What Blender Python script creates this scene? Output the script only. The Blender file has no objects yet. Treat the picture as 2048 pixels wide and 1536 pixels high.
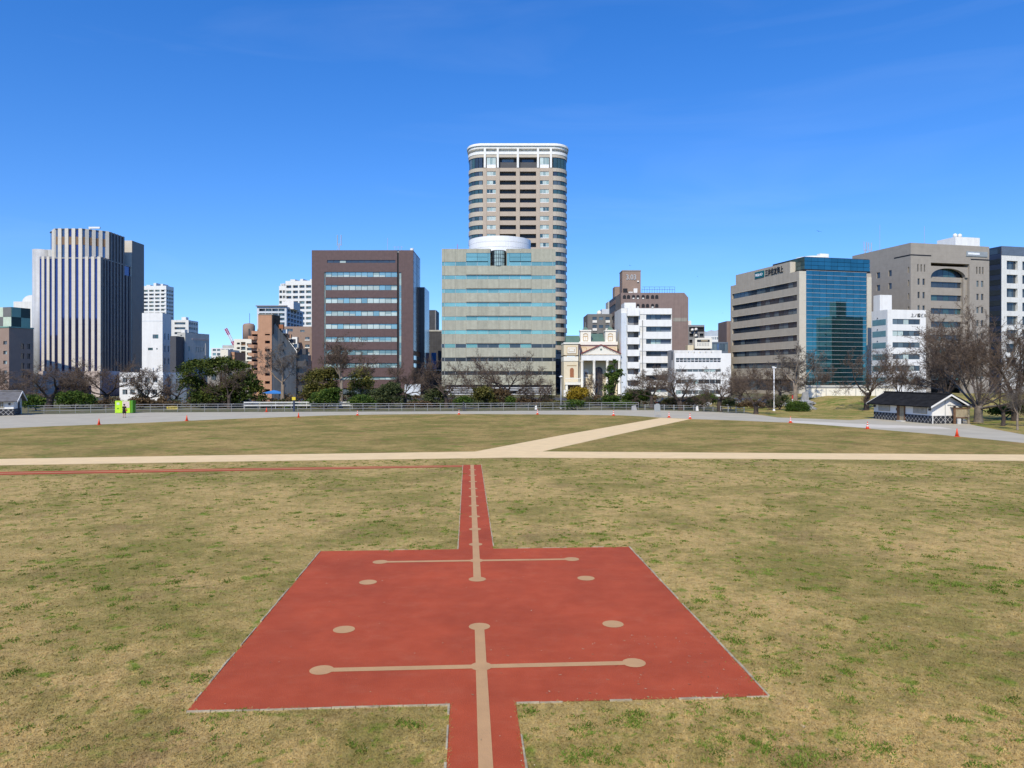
import bpy, math, random
import numpy as np
R = math.radians
C = bpy.context.scene.collection
sc = bpy.context.scene
rnd = random.Random(7)
# ------------------------------------------------------------------ camera, sky, sun, exposure
F = 1480.0      # focal length in photograph pixels (2048 wide)
HZ = 751.0      # horizon line of the photograph
CH = 5.3        # eye height: the photographer stands on a raised lookout
cam_d = bpy.data.cameras.new('camera'); cam = bpy.data.objects.new('camera', cam_d); C.objects.link(cam)
cam.location = (0, 0, CH); cam.rotation_euler = (R(90), 0, 0)
cam_d.sensor_width = 36.0; cam_d.lens = 36.0 * F / 2048.0
cam_d.shift_y = -(768.0 - HZ) / 2048.0
cam_d.clip_start = 0.1; cam_d.clip_end = 6000
sc.camera = cam
SUN_EL, SUN_AZ = 43.0, 16.0           # sun behind the camera, 16 degrees to its left
to_sun = (-math.sin(R(SUN_AZ)) * math.cos(R(SUN_EL)), -math.cos(R(SUN_AZ)) * math.cos(R(SUN_EL)), math.sin(R(SUN_EL)))
w = bpy.data.worlds.new('World'); sc.world = w; w.use_nodes = True
wn, wl = w.node_tree.nodes, w.node_tree.links
bg = wn['Background']
sky = wn.new('ShaderNodeTexSky'); sky.sky_type = 'NISHITA'; sky.sun_disc = False
sky.sun_elevation = R(SUN_EL); sky.sun_rotation = math.atan2(to_sun[0], to_sun[1])
sky.altitude = 10; sky.air_density = 1.0; sky.dust_density = 0.1; sky.ozone_density = 3.0
hsv = wn.new('ShaderNodeHueSaturation'); hsv.inputs['Saturation'].default_value = 1.36; hsv.inputs['Hue'].default_value = 0.513
wl.new(sky.outputs[0], hsv.inputs['Color'])
# clear dry air: the whole horizon ring stays blue (look-up direction lifted evenly all round)
tc0 = wn.new('ShaderNodeTexCoord'); vma = wn.new('ShaderNodeVectorMath'); vma.operation = 'MULTIPLY_ADD'; vma.inputs[1].default_value = (1, 1, .92); vma.inputs[2].default_value = (0, 0, .088)
vmn = wn.new('ShaderNodeVectorMath'); vmn.operation = 'NORMALIZE'
wl.new(tc0.outputs['Generated'], vma.inputs[0]); wl.new(vma.outputs[0], vmn.inputs[0]); wl.new(vmn.outputs[0], sky.inputs['Vector'])
# very thin cirrus streaks
tc = wn.new('ShaderNodeTexCoord'); mp = wn.new('ShaderNodeMapping'); mp.inputs['Scale'].default_value = (1.2, 1.2, 7.0); mp.inputs['Rotation'].default_value = (0, R(14), 0)
nz = wn.new('ShaderNodeTexNoise'); nz.inputs['Scale'].default_value = 2.2; nz.inputs['Detail'].default_value = 7; nz.inputs['Distortion'].default_value = 0.8
rmp = wn.new('ShaderNodeMapRange'); rmp.inputs['From Min'].default_value = 0.52; rmp.inputs['From Max'].default_value = 0.85; rmp.inputs['To Max'].default_value = 0.03
mixc = wn.new('ShaderNodeMixRGB'); mixc.inputs['Color2'].default_value = (8.0, 8.6, 9.4, 1)
wl.new(tc.outputs['Generated'], mp.inputs[0]); wl.new(mp.outputs[0], nz.inputs['Vector']); wl.new(nz.outputs['Fac'], rmp.inputs[0])
wl.new(rmp.outputs[0], mixc.inputs['Fac']); wl.new(hsv.outputs[0], mixc.inputs['Color1']); wl.new(mixc.outputs[0], bg.inputs['Color'])
bg.inputs['Strength'].default_value = 0.15
sun_d = bpy.data.lights.new('sun', 'SUN'); sun_d.energy = 3.15; sun_d.angle = R(0.53); sun_d.color = (1.0, 0.918, 0.765)
sun = bpy.data.objects.new('sun', sun_d); C.objects.link(sun)
sun.location = (-40, -140, 140)
from mathutils import Vector, Matrix
sun.rotation_euler = Vector(to_sun).to_track_quat('Z', 'Y').to_euler()
sc.view_settings.view_transform = 'Standard'; sc.view_settings.look = 'None'; sc.view_settings.gamma = 1.0
sc.view_settings.exposure = 0.46; sc.view_settings.use_curve_mapping = False
sc.cycles.max_bounces = 6; sc.cycles.diffuse_bounces = 3; sc.cycles.glossy_bounces = 3; sc.cycles.transparent_max_bounces = 8
sc.cycles.caustics_reflective = False; sc.cycles.caustics_refractive = False

# ------------------------------------------------------------------ helpers
def gd(py): return F * CH / (py - HZ)
def GX(px, d): return (px - 1024.0) * d / F
def GZ(py, d): return CH + (HZ - py) * d / F
def gp(px, py): d = gd(py); return (GX(px, d), d)

def srgb(r, g, b):
    return tuple((c / 255 / 12.92) if c / 255 <= 0.04045 else ((c / 255 + 0.055) / 1.055) ** 2.4 for c in (r, g, b))

MATS = {}
def M(name, col=(.5, .5, .5), rough=.85, var=.10, scale=.6, bump=0.0, bscale=8.0, spec=.35, metal=0.0, streak=0.0, rand=0.0, grid=None, col2=None, gridcol=.8):
    if name in MATS: return MATS[name]
    m = bpy.data.materials.new(name); m.use_nodes = True
    n, l = m.node_tree.nodes, m.node_tree.links
    p = n['Principled BSDF']
    p.inputs['Roughness'].default_value = rough; p.inputs['Metallic'].default_value = metal
    p.inputs['Specular IOR Level'].default_value = spec
    g = n.new('ShaderNodeNewGeometry')
    nz = n.new('ShaderNodeTexNoise'); nz.inputs['Scale'].default_value = scale; nz.inputs['Detail'].default_value = 6; nz.inputs['Roughness'].default_value = .65
    l.new(g.outputs['Position'], nz.inputs['Vector'])
    mr = n.new('ShaderNodeMapRange'); mr.inputs['From Min'].default_value = .3; mr.inputs['From Max'].default_value = .7
    mr.inputs['To Min'].default_value = 1 - var; mr.inputs['To Max'].default_value = 1 + var
    l.new(nz.outputs['Fac'], mr.inputs[0])
    val = mr.outputs[0]
    def mul(a, b):
        x = n.new('ShaderNodeMath'); x.operation = 'MULTIPLY'; l.new(a, x.inputs[0]); l.new(b, x.inputs[1]); return x.outputs[0]
    if streak:
        mpn = n.new('ShaderNodeMapping'); mpn.inputs['Scale'].default_value = (1.6, 1.6, .07); l.new(g.outputs['Position'], mpn.inputs[0])
        n2 = n.new('ShaderNodeTexNoise'); n2.inputs['Scale'].default_value = 1.0; n2.inputs['Detail'].default_value = 4; l.new(mpn.outputs[0], n2.inputs['Vector'])
        m2 = n.new('ShaderNodeMapRange'); m2.inputs['From Min'].default_value = .35; m2.inputs['From Max'].default_value = .62; m2.inputs['To Min'].default_value = 1 - streak; m2.inputs['To Max'].default_value = 1
        l.new(n2.outputs['Fac'], m2.inputs[0]); val = mul(val, m2.outputs[0])
    if rand:
        oi = n.new('ShaderNodeObjectInfo'); m3 = n.new('ShaderNodeMapRange'); m3.inputs['To Min'].default_value = 1 - rand; m3.inputs['To Max'].default_value = 1 + rand
        l.new(oi.outputs['Random'], m3.inputs[0]); val = mul(val, m3.outputs[0])
    if grid:   # fine tile joints, far too small to pick apart
        sp = n.new('ShaderNodeSeparateXYZ'); l.new(g.outputs['Position'], sp.inputs[0])
        ad = n.new('ShaderNodeMath'); ad.operation = 'ADD'; l.new(sp.outputs['X'], ad.inputs[0]); l.new(sp.outputs['Y'], ad.inputs[1])
        for src, pitch in ((ad.outputs[0], grid[0]), (sp.outputs['Z'], grid[1])):
            md = n.new('ShaderNodeMath'); md.operation = 'PINGPONG'; md.inputs[1].default_value = pitch / 2; l.new(src, md.inputs[0])
            lt = n.new('ShaderNodeMapRange'); lt.inputs['From Min'].default_value = 0; lt.inputs['From Max'].default_value = .05; lt.inputs['To Min'].default_value = gridcol; lt.inputs['To Max'].default_value = 1
            l.new(md.outputs[0], lt.inputs[0]); val = mul(val, lt.outputs[0])
    if col2 is not None:
        n4 = n.new('ShaderNodeTexNoise'); n4.inputs['Scale'].default_value = scale * 3.1; n4.inputs['Detail'].default_value = 5; l.new(g.outputs['Position'], n4.inputs['Vector'])
        m4 = n.new('ShaderNodeMapRange'); m4.inputs['From Min'].default_value = .38; m4.inputs['From Max'].default_value = .62; l.new(n4.outputs['Fac'], m4.inputs[0])
        mc = n.new('ShaderNodeMixRGB'); mc.inputs['Color1'].default_value = (*col, 1); mc.inputs['Color2'].default_value = (*col2, 1); l.new(m4.outputs[0], mc.inputs['Fac'])
        csrc = mc.outputs[0]
    else:
        rg = n.new('ShaderNodeRGB'); rg.outputs[0].default_value = (*col, 1); csrc = rg.outputs[0]
    vm = n.new('ShaderNodeVectorMath'); vm.operation = 'SCALE'; l.new(csrc, vm.inputs[0]); l.new(val, vm.inputs['Scale'])
    l.new(vm.outputs[0], p.inputs['Base Color'])
    if bump:
        nb = n.new('ShaderNodeTexNoise'); nb.inputs['Scale'].default_value = bscale; nb.inputs['Detail'].default_value = 4; l.new(g.outputs['Position'], nb.inputs['Vector'])
        b = n.new('ShaderNodeBump'); b.inputs['Strength'].default_value = bump; b.inputs['Distance'].default_value = .05; l.new(nb.outputs['Fac'], b.inputs['Height']); l.new(b.outputs[0], p.inputs['Normal'])
    MATS[name] = m
    return m

def glass(name, col, metal=.6, rough=.06, rand=.25, wav=.02):
    return M(name, col, rough=rough, var=.12, scale=.25, metal=metal, spec=.8, rand=rand, bump=wav, bscale=.5)

class MB:
    def __init__(s): s.v = []; s.f = []
    def add(s, vs, fs):
        o = len(s.v); s.v += [tuple(p) for p in vs]; s.f += [tuple(i + o for i in f) for f in fs]; return s
    def box(s, x0, x1, y0, y1, z0, z1):
        return s.add([(x0, y0, z0), (x1, y0, z0), (x1, y1, z0), (x0, y1, z0), (x0, y0, z1), (x1, y0, z1), (x1, y1, z1), (x0, y1, z1)],
                     [(0, 3, 2, 1), (4, 5, 6, 7), (0, 1, 5, 4), (1, 2, 6, 5), (2, 3, 7, 6), (3, 0, 4, 7)])
    def quad(s, *p): return s.add(p, [tuple(range(len(p)))])
    def prism(s, poly, z0, z1, cap=True):
        n = len(poly)
        vs = [(x, y, z0) for x, y in poly] + [(x, y, z1) for x, y in poly]
        fs = [(i, (i + 1) % n, n + (i + 1) % n, n + i) for i in range(n)]
        if cap: fs += [tuple(range(n, 2 * n)), tuple(reversed(range(n)))]
        return s.add(vs, fs)
    def tube(s, pts, rad, n=6, cap=True):
        pts = [Vector(p) for p in pts]; vs = []; fs = []
        up = Vector((0.13, 0.31, 0.94))
        for i, p in enumerate(pts):
            t = (pts[min(i + 1, len(pts) - 1)] - pts[max(i - 1, 0)]).normalized()
            a = t.cross(up)
            if a.length < .05: a = t.cross(Vector((1, 0, 0)))
            a.normalize(); b = t.cross(a)
            r = rad[i] if isinstance(rad, (list, tuple)) else rad
            for k in range(n):
                an = 2 * math.pi * k / n
                vs.append(p + a * (r * math.cos(an)) + b * (r * math.sin(an)))
        for i in range(len(pts) - 1):
            for k in range(n):
                fs.append((i * n + k, i * n + (k + 1) % n, (i + 1) * n + (k + 1) % n, (i + 1) * n + k))
        if cap:
            fs.append(tuple(reversed(range(n)))); fs.append(tuple(range((len(pts) - 1) * n, len(pts) * n)))
        return s.add(vs, fs)
    def lathe(s, prof, n=16, c=(0, 0, 0)):
        vs = []; fs = []
        for r, z in prof:
            for k in range(n):
                a = 2 * math.pi * k / n; vs.append((c[0] + r * math.cos(a), c[1] + r * math.sin(a), c[2] + z))
        for i in range(len(prof) - 1):
            for k in range(n): fs.append((i * n + k, i * n + (k + 1) % n, (i + 1) * n + (k + 1) % n, (i + 1) * n + k))
        fs.append(tuple(reversed(range(n)))); fs.append(tuple(range((len(prof) - 1) * n, len(prof) * n)))
        return s.add(vs, fs)
    def mesh(s, name, mat, smooth=False):
        me = bpy.data.meshes.new(name); me.from_pydata(s.v, [], s.f); me.materials.append(mat)
        if smooth: me.polygons.foreach_set('use_smooth', [True] * len(me.polygons))
        me.update(); return me
    def build(s, name, mat, parent=None, smooth=False, loc=(0, 0, 0)):
        return link(name, s.mesh(name, mat, smooth), parent, loc)

def link(name, me, parent=None, loc=(0, 0, 0)):
    o = bpy.data.objects.new(name, me); C.objects.link(o); o.location = loc
    if parent is not None: o.parent = parent
    return o

def tag(o, label=None, cat=None, group=None, kind=None):
    if label: o['label'] = label
    if cat: o['category'] = cat
    if group: o['group'] = group
    if kind: o['kind'] = kind
    return o

def thing(name, label, cat, loc=(0, 0, 0), rz=0, group=None):
    o = bpy.data.objects.new(name, None); C.objects.link(o); o.location = loc; o.rotation_euler = (0, 0, rz); o.empty_display_size = .2
    return tag(o, label, cat, group)

def copy_tree(o, parent=None):
    c = o.copy(); C.objects.link(c); c.parent = parent
    for ch in list(o.children): copy_tree(ch, c)
    return c

BOXES = {}
def piece(name, mat, parent, x0, x1, y0, y1, z0, z1):
    key = (round(x1 - x0, 3), round(y1 - y0, 3), round(z1 - z0, 3), mat.name)
    if key not in BOXES:
        a, b, c = (x1 - x0) / 2, (y1 - y0) / 2, (z1 - z0) / 2
        BOXES[key] = MB().box(-a, a, -b, b, -c, c).mesh(name, mat)
    o = bpy.data.objects.new(name, BOXES[key]); C.objects.link(o); o.location = ((x0 + x1) / 2, (y0 + y1) / 2, (z0 + z1) / 2); o.parent = parent
    return o

def text_mesh(name, body, size, mat, parent, loc, rot, depth=.06, align='LEFT', xs=1.0):
    cu = bpy.data.curves.new(name, 'FONT'); cu.body = body; cu.size = size; cu.extrude = depth; cu.align_x = align; cu.resolution_u = 3; cu.offset = size * .012
    t = bpy.data.objects.new(name + '_curve', cu); C.objects.link(t)
    bpy.context.view_layer.update()
    dg = bpy.context.evaluated_depsgraph_get()
    me = bpy.data.meshes.new_from_object(t.evaluated_get(dg)); me.materials.clear(); me.materials.append(mat)
    bpy.data.objects.remove(t); bpy.data.curves.remove(cu)
    o = link(name, me, parent, loc); o.rotation_euler = rot; o.scale = (xs, 1, 1); return o

class Bld:
    """A building: local x along the front, y into the depth, front facing -y."""
    def __init__(s, name, label, x, y, rz, W, D, H, cat='building', group=None):
        s.W, s.D, s.H = W, D, H
        s.root = thing(name, label, cat, (x, y, 0), rz, group)
    def P(s, face, u, dep, z):
        if face == 'front': return (u, dep, z)
        if face == 'right': return (s.W - dep, u, z)
        if face == 'left': return (dep, s.D - u, z)
        return (s.W - u, s.D - dep, z)
    def L(s, face): return s.W if face in ('front', 'back') else s.D
    def bx(s, name, mat, face, u0, u1, d0, d1, z0, z1, parent=None):
        a = s.P(face, u0, d0, z0); b = s.P(face, u1, d1, z1)
        pr = parent or s.root
        lo = [min(a[i], b[i]) for i in range(3)]; hi = [max(a[i], b[i]) for i in range(3)]
        if parent is not None and parent is not s.root:
            off = parent.location; lo = [lo[i] - off[i] for i in range(3)]; hi = [hi[i] - off[i] for i in range(3)]
        return piece(name, mat, pr, lo[0], hi[0], lo[1], hi[1], lo[2], hi[2])
    def walls(s, mat, ops=None, rec=.3, z0=0.0, parapet=.6, roofmat=None, name='wall'):
        ops = ops or {}; mb = MB()
        for face in ('front', 'right', 'back', 'left'):
            Lf = s.L(face); o = [(max(0, a), min(Lf, b), max(z0, c), min(s.H, d)) for a, b, c, d in ops.get(face, [])]
            us = sorted({0, Lf, *[q for r in o for q in r[:2]]}); zs = sorted({z0, s.H, *[q for r in o for q in r[2:]]})
            for i in range(len(zs) - 1):
                zc = (zs[i] + zs[i + 1]) / 2; run = None
                for j in range(len(us)):
                    solid = j < len(us) - 1 and not any(a < (us[j] + us[j + 1]) / 2 < b and c < zc < d for a, b, c, d in o)
                    if solid and run is None: run = us[j]
                    if not solid and run is not None:
                        mb.quad(s.P(face, run, 0, zs[i]), s.P(face, us[j], 0, zs[i]), s.P(face, us[j], 0, zs[i + 1]), s.P(face, run, 0, zs[i + 1])); run = None
            for a, b, c, d in o:
                p = lambda u, z, q: s.P(face, u, q, z)
                mb.quad(p(a, c, 0), p(b, c, 0), p(b, c, rec), p(a, c, rec)); mb.quad(p(a, d, rec), p(b, d, rec), p(b, d, 0), p(a, d, 0))
                mb.quad(p(a, c, 0), p(a, c, rec), p(a, d, rec), p(a, d, 0)); mb.quad(p(b, c, rec), p(b, c, 0), p(b, d, 0), p(b, d, rec))
        s.wall = mb.build(name, mat, s.root)
        rm = roofmat or MATS['roof_grey']
        t = .25
        r = MB()
        r.quad((t, t, s.H - parapet), (s.W - t, t, s.H - parapet), (s.W - t, s.D - t, s.H - parapet), (t, s.D - t, s.H - parapet))
        for q in (((0, 0), (s.W, 0), (s.W - t, t), (t, t)), ((s.W, 0), (s.W, s.D), (s.W - t, s.D - t), (s.W - t, t)), ((s.W, s.D), (0, s.D), (t, s.D - t), (s.W - t, s.D - t)), ((0, s.D), (0, 0), (t, t), (t, s.D - t))):
            r.quad(*[(x, y, s.H) for x, y in q])
            (a, b, c, d) = q; r.quad((d[0], d[1], s.H - parapet), (c[0], c[1], s.H - parapet), (c[0], c[1], s.H), (d[0], d[1], s.H))
        r.build('roof', rm, s.root)
        return s.wall
    def window(s, face, u0, u1, z0, z1, rec=.3, n=1, mats=('win_dark',), frame='frame_dark', gap=.05, rows=1, name='window'):
        """a recessed window: backing frame with separate panes"""
        if n * rows == 1:
            return s.bx(name, MATS[rnd.choice(mats)], face, u0, u1, rec - .04, rec + .06, z0, z1)
        f = s.bx(name, MATS[frame], face, u0, u1, rec - .02, rec + .06, z0, z1)
        pw = (u1 - u0) / n; ph = (z1 - z0) / rows
        for i in range(n):
            for j in range(rows):
                s.bx('pane', MATS[rnd.choice(mats)], face, u0 + i * pw + gap, u0 + (i + 1) * pw - gap, rec - .06, rec - .021, z0 + j * ph + gap, z0 + (j + 1) * ph - gap, parent=f)
        return f

# ------------------------------------------------------------------ materials
M('roof_grey', (.30, .30, .30), var=.2)
M('frame_dark', (.03, .032, .035), rough=.5); M('frame_alu', (.45, .46, .46), rough=.4); M('frame_white', (.75, .75, .73), rough=.5)
glass('win_dark', (.035, .045, .055), metal=.0, rough=.08); glass('win_mid', (.10, .13, .14), metal=.0, rough=.1); glass('win_green', (.05, .10, .095), metal=.2, rough=.08)
M('win_blind', (.44, .52, .47), rough=.25, spec=.6, rand=.2); M('win_pale', (.30, .40, .37), rough=.2, spec=.6, rand=.2)
glass('win_navy', (.04, .05, .15), metal=.6, rough=.1); glass('win_navy2', (.10, .14, .22), metal=.5, rough=.12)
glass('win_teal', (.24, .42, .34), metal=.55, rough=.1, rand=.18); glass('win_blue', (.065, .21, .235), metal=.92, rough=.05, rand=.12)
glass('win_cyan', (.22, .36, .36), metal=.35, rough=.15, rand=.2)
M('white_paint', (.80, .785, .725), var=.05, streak=.06); M('white_wall', (.74, .725, .66), var=.06, streak=.12); M('white_far', (.72, .71, .66), var=.05)
M('cool_white', (.62, .66, .68), var=.05, streak=.08)
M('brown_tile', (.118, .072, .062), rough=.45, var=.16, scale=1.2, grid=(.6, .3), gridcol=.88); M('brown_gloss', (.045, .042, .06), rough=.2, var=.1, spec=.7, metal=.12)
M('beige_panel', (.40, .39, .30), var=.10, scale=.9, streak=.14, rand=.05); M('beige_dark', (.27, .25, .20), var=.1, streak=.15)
M('stone_strip', (.63, .575, .48), var=.06, grid=(99, 3.6), gridcol=.8, rand=.03); M('stone_dark', (.17, .145, .13), rough=.5, var=.08, grid=(99, 3.6), gridcol=.85); M('concrete_silver', (.52, .52, .50), rough=.5, var=.08, streak=.2)  # second stone: darker brown, used on the tower's right-hand faces
M('pink_stone', (.50, .41, .35), var=.08, grid=(1.5, .9), gridcol=.9)
M('tower_pink', (.45, .365, .275), var=.05, rough=.7); M('tower_band', (.48, .42, .325), var=.05, rough=.7)
M('steel_white', (.82, .82, .80), rough=.5, metal=.0, var=.04)
M('bank_beige', (.46, .40, .305), var=.07, streak=.08); M('bank_light', (.60, .54, .42), var=.05, grid=(99, 3.65), gridcol=.82)
M('tan_stone', (.34, .30, .245), var=.08, grid=(2.0, 1.3), gridcol=.88); M('grey_tile', (.19, .185, .175), var=.1, streak=.1)
M('orange_brick', (.46, .255, .15), var=.10, scale=1.0, grid=(.5, .25), gridcol=.92); M('conc_grey', (.32, .295, .245), var=.14, streak=.25); M('pale_conc', (.50, .49, .43), var=.08, streak=.15)
M('brown_apart', (.235, .16, .125), var=.08); M('brown_apart2', (.30, .215, .165), var=.08); M('mauve_wall', (.245, .18, .155), var=.10, streak=.12); M('black_mesh', (.055, .055, .058), rough=.7, var=.3, scale=.5, grid=(.9, 1.7), gridcol=1.5)
M('cream', (.70, .60, .41), var=.04); M('cream_light', (.78, .74, .62), var=.03); M('green_roof', (.10, .17, .13), rough=.6, var=.1); M('terracotta', (.33, .13, .06)); M('maroon', (.28, .08, .07))
M('cream_line', (.50, .36, .19)); M('navy_panel', (.035, .05, .09), rough=.3); M('navy_grey', (.12, .15, .19), rough=.4)
M('black', (.015, .015, .017), rough=.6); M('dark_grey', (.07, .07, .075), rough=.6); M('mid_grey', (.25, .25, .25)); M('pipe_grey', (.40, .41, .41), rough=.45); M('galv', (.40, .40, .39), rough=.4, metal=.3)
M('rust', (.14, .06, .03)); M('brown_panel', (.20, .125, .075)); M('blue_banner', (.04, .20, .55)); M('checker_green', (.20, .36, .29)); M('checker_dark', (.04, .07, .065)); M('checker_grey', (.16, .16, .15)); M('checker_pale', (.52, .60, .46))
M('lime', (.42, .68, .03), rough=.4); M('lime_dark', (.08, .26, .02), rough=.4); M('poster', (.55, .60, .58), var=.25, scale=9, col2=(.60, .36, .28)); M('yellow', (.62, .48, .04), rough=.5); M('red_paint', (.55, .05, .04), rough=.4)
M('cone_red', (.78, .085, .03), rough=.45, var=.06); M('cone_white', (.80, .80, .78), rough=.4); M('teal_sign', (.0, .13, .15), rough=.4); M('sign_white', (.85, .86, .86), rough=.5); M('sign_grey', (.30, .32, .315), rough=.4)
M('tile_roof', (.022, .0215, .021), rough=.9, var=.4, scale=1.6, spec=.12); M('tile_roof_old', (.15, .145, .14), rough=.8, var=.3, scale=1.5); M('plaster', (.78, .765, .71), var=.04); M('dado', (.022, .024, .03), rough=.6); M('wood', (.16, .09, .05), var=.25, scale=4); M('wood_pale', (.34, .28, .18), var=.2, scale=4)
M('stone_grey', (.30, .30, .29), var=.2, scale=2, bump=.4, bscale=3); M('stone_pale', (.55, .55, .52), var=.12, scale=2)
M('bark_dark', (.070, .053, .042), rough=.95, var=.3, scale=3); M('bark_brown', (.135, .097, .070), rough=.95, var=.3, scale=3); M('bark_pale', (.25, .20, .15), rough=.95, var=.35, scale=2.5); M('bark_grey', (.16, .135, .11), rough=.95, var=.35, scale=2.5)
M('skin', (.52, .31, .22), rough=.55, var=.03); M('cloth_black', (.012, .012, .014), rough=.9); M('hair_dark', (.02, .013, .01), rough=.7); M('cloth_orange', (.55, .14, .05), rough=.9)
M('car_white', (.75, .75, .74), rough=.2, spec=.6); M('car_silver', (.45, .46, .47), rough=.25, metal=.5); M('car_black', (.02, .02, .022), rough=.2, spec=.6); M('car_red', (.40, .03, .03), rough=.25, spec=.6); M('tyre', (.015, .015, .015), rough=.9); M('lamp_glass', (.7, .7, .68), rough=.2)
M('bird_dark', (.02, .018, .016), rough=.9)
# ------------------------------------------------------------------ ground
def lawn_mat(name, straw, olive, brown, green, gscale=1.5, gthr=.60, olive_bias=.5):
    m = bpy.data.materials.new(name); m.use_nodes = True; n, l = m.node_tree.nodes, m.node_tree.links
    p = n['Principled BSDF']; p.inputs['Roughness'].default_value = .95; p.inputs['Specular IOR Level'].default_value = .1
    g = n.new('ShaderNodeNewGeometry')
    def noise(s, det=5, rough=.6, dist=0, sc=None):
        x = n.new('ShaderNodeTexNoise'); x.inputs['Scale'].default_value = s; x.inputs['Detail'].default_value = det; x.inputs['Roughness'].default_value = rough; x.inputs['Distortion'].default_value = dist
        if sc:
            mp = n.new('ShaderNodeMapping'); mp.inputs['Scale'].default_value = sc; l.new(g.outputs['Position'], mp.inputs[0]); l.new(mp.outputs[0], x.inputs['Vector'])
        else: l.new(g.outputs['Position'], x.inputs['Vector'])
        return x.outputs['Fac']
    def rng(f, a, b, c=0, d=1):
        x = n.new('ShaderNodeMapRange'); x.inputs['From Min'].default_value = a; x.inputs['From Max'].default_value = b; x.inputs['To Min'].default_value = c; x.inputs['To Max'].default_value = d; l.new(f, x.inputs[0]); return x.outputs[0]
    def mix(f, a, b):
        x = n.new('ShaderNodeMixRGB'); l.new(f, x.inputs[0])
        for s, v in ((x.inputs[1], a), (x.inputs[2], b)):
            if isinstance(v, tuple): s.default_value = (*v, 1)
            else: l.new(v, s)
        return x.outputs[0]
    c = mix(rng(noise(.16, 6, .7, .5), olive_bias - .07, olive_bias + .08), straw, olive)
    c = mix(rng(noise(.8, 6, .75, .3), .49, .62, 0, .7), c, olive); c = mix(rng(noise(.45, 6, .75, .6, (1, 1.6, 1)), .50, .62, 0, .55), c, straw)
    c = mix(rng(noise(.33, 6, .7, .6), .54, .68, 0, .55), c, brown)
    c = mix(rng(noise(3.2, 5, .7), .52, .80, 0, .55), c, brown)
    c = mix(rng(noise(gscale, 4, .65, .4), gthr, gthr + .10, 0, .8), c, green)
    c = mix(rng(noise(gscale * 4.3, 3, .6), gthr + .05, gthr + .12, 0, .8), c, green)
    c = mix(rng(noise(9, 3, .6), .66, .78, 0, .6), c, (.55, .47, .33))
    fine = rng(noise(38, 3, .75), .25, .75, .72, 1.28)
    mid = rng(noise(7.5, 4, .7), .3, .7, .82, 1.18)
    spk = rng(noise(1.9, 6, .8), .3, .7, .78, 1.22); m0 = n.new('ShaderNodeMath'); m0.operation = 'MULTIPLY'; l.new(spk, m0.inputs[0]); l.new(mid, m0.inputs[1]); mid = m0.outputs[0]
    mm = n.new('ShaderNodeMath'); mm.operation = 'MULTIPLY'; l.new(fine, mm.inputs[0]); l.new(mid, mm.inputs[1])
    vm = n.new('ShaderNodeVectorMath'); vm.operation = 'SCALE'; l.new(c, vm.inputs[0]); l.new(mm.outputs[0], vm.inputs['Scale'])
    l.new(vm.outputs[0], p.inputs['Base Color'])
    b = n.new('ShaderNodeBump'); b.inputs['Strength'].default_value = .6; b.inputs['Distance'].default_value = .03; l.new(noise(22, 4, .8), b.inputs['Height']); l.new(b.outputs[0], p.inputs['Normal'])
    MATS[name] = m; return m
lawn_mat('lawn_near', (.50, .35, .132), (.26, .212, .06), (.27, .175, .08), (.14, .215, .018), gthr=.575, olive_bias=.50)
lawn_mat('lawn_far', (.41, .285, .098), (.215, .18, .046), (.235, .135, .055), (.15, .19, .028), gscale=.55, gthr=.56, olive_bias=.49)
lawn_mat('lawn_verge', (.42, .31, .11), (.23, .215, .05), (.31, .18, .07), (.10, .18, .02), gscale=.35, gthr=.54)
M('earth', (.17, .135, .085), var=.3, scale=.4, col2=(.10, .12, .035)); M('loop_grey', (.49, .44, .32), var=.10, scale=.35, bump=.2, bscale=20, streak=0); M('concrete_pale', (.66, .60, .47), var=.1, scale=.5)
M('cream_gravel', (.84, .615, .315), var=.07, scale=.9, bump=.3, bscale=30); M('road_asphalt', (.06, .06, .062), var=.2)
M('red_rubber', (.43, .068, .020), rough=.9, var=.11, scale=.8, bump=.35, bscale=60, col2=(.455, .077, .025)); M('tan_rubber', (.54, .315, .14), rough=.9, var=.08, scale=2.0, bump=.3, bscale=60); M('edging_stone', (.43, .355, .22), var=.4, scale=3.0, bump=.6, bscale=14)
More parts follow.
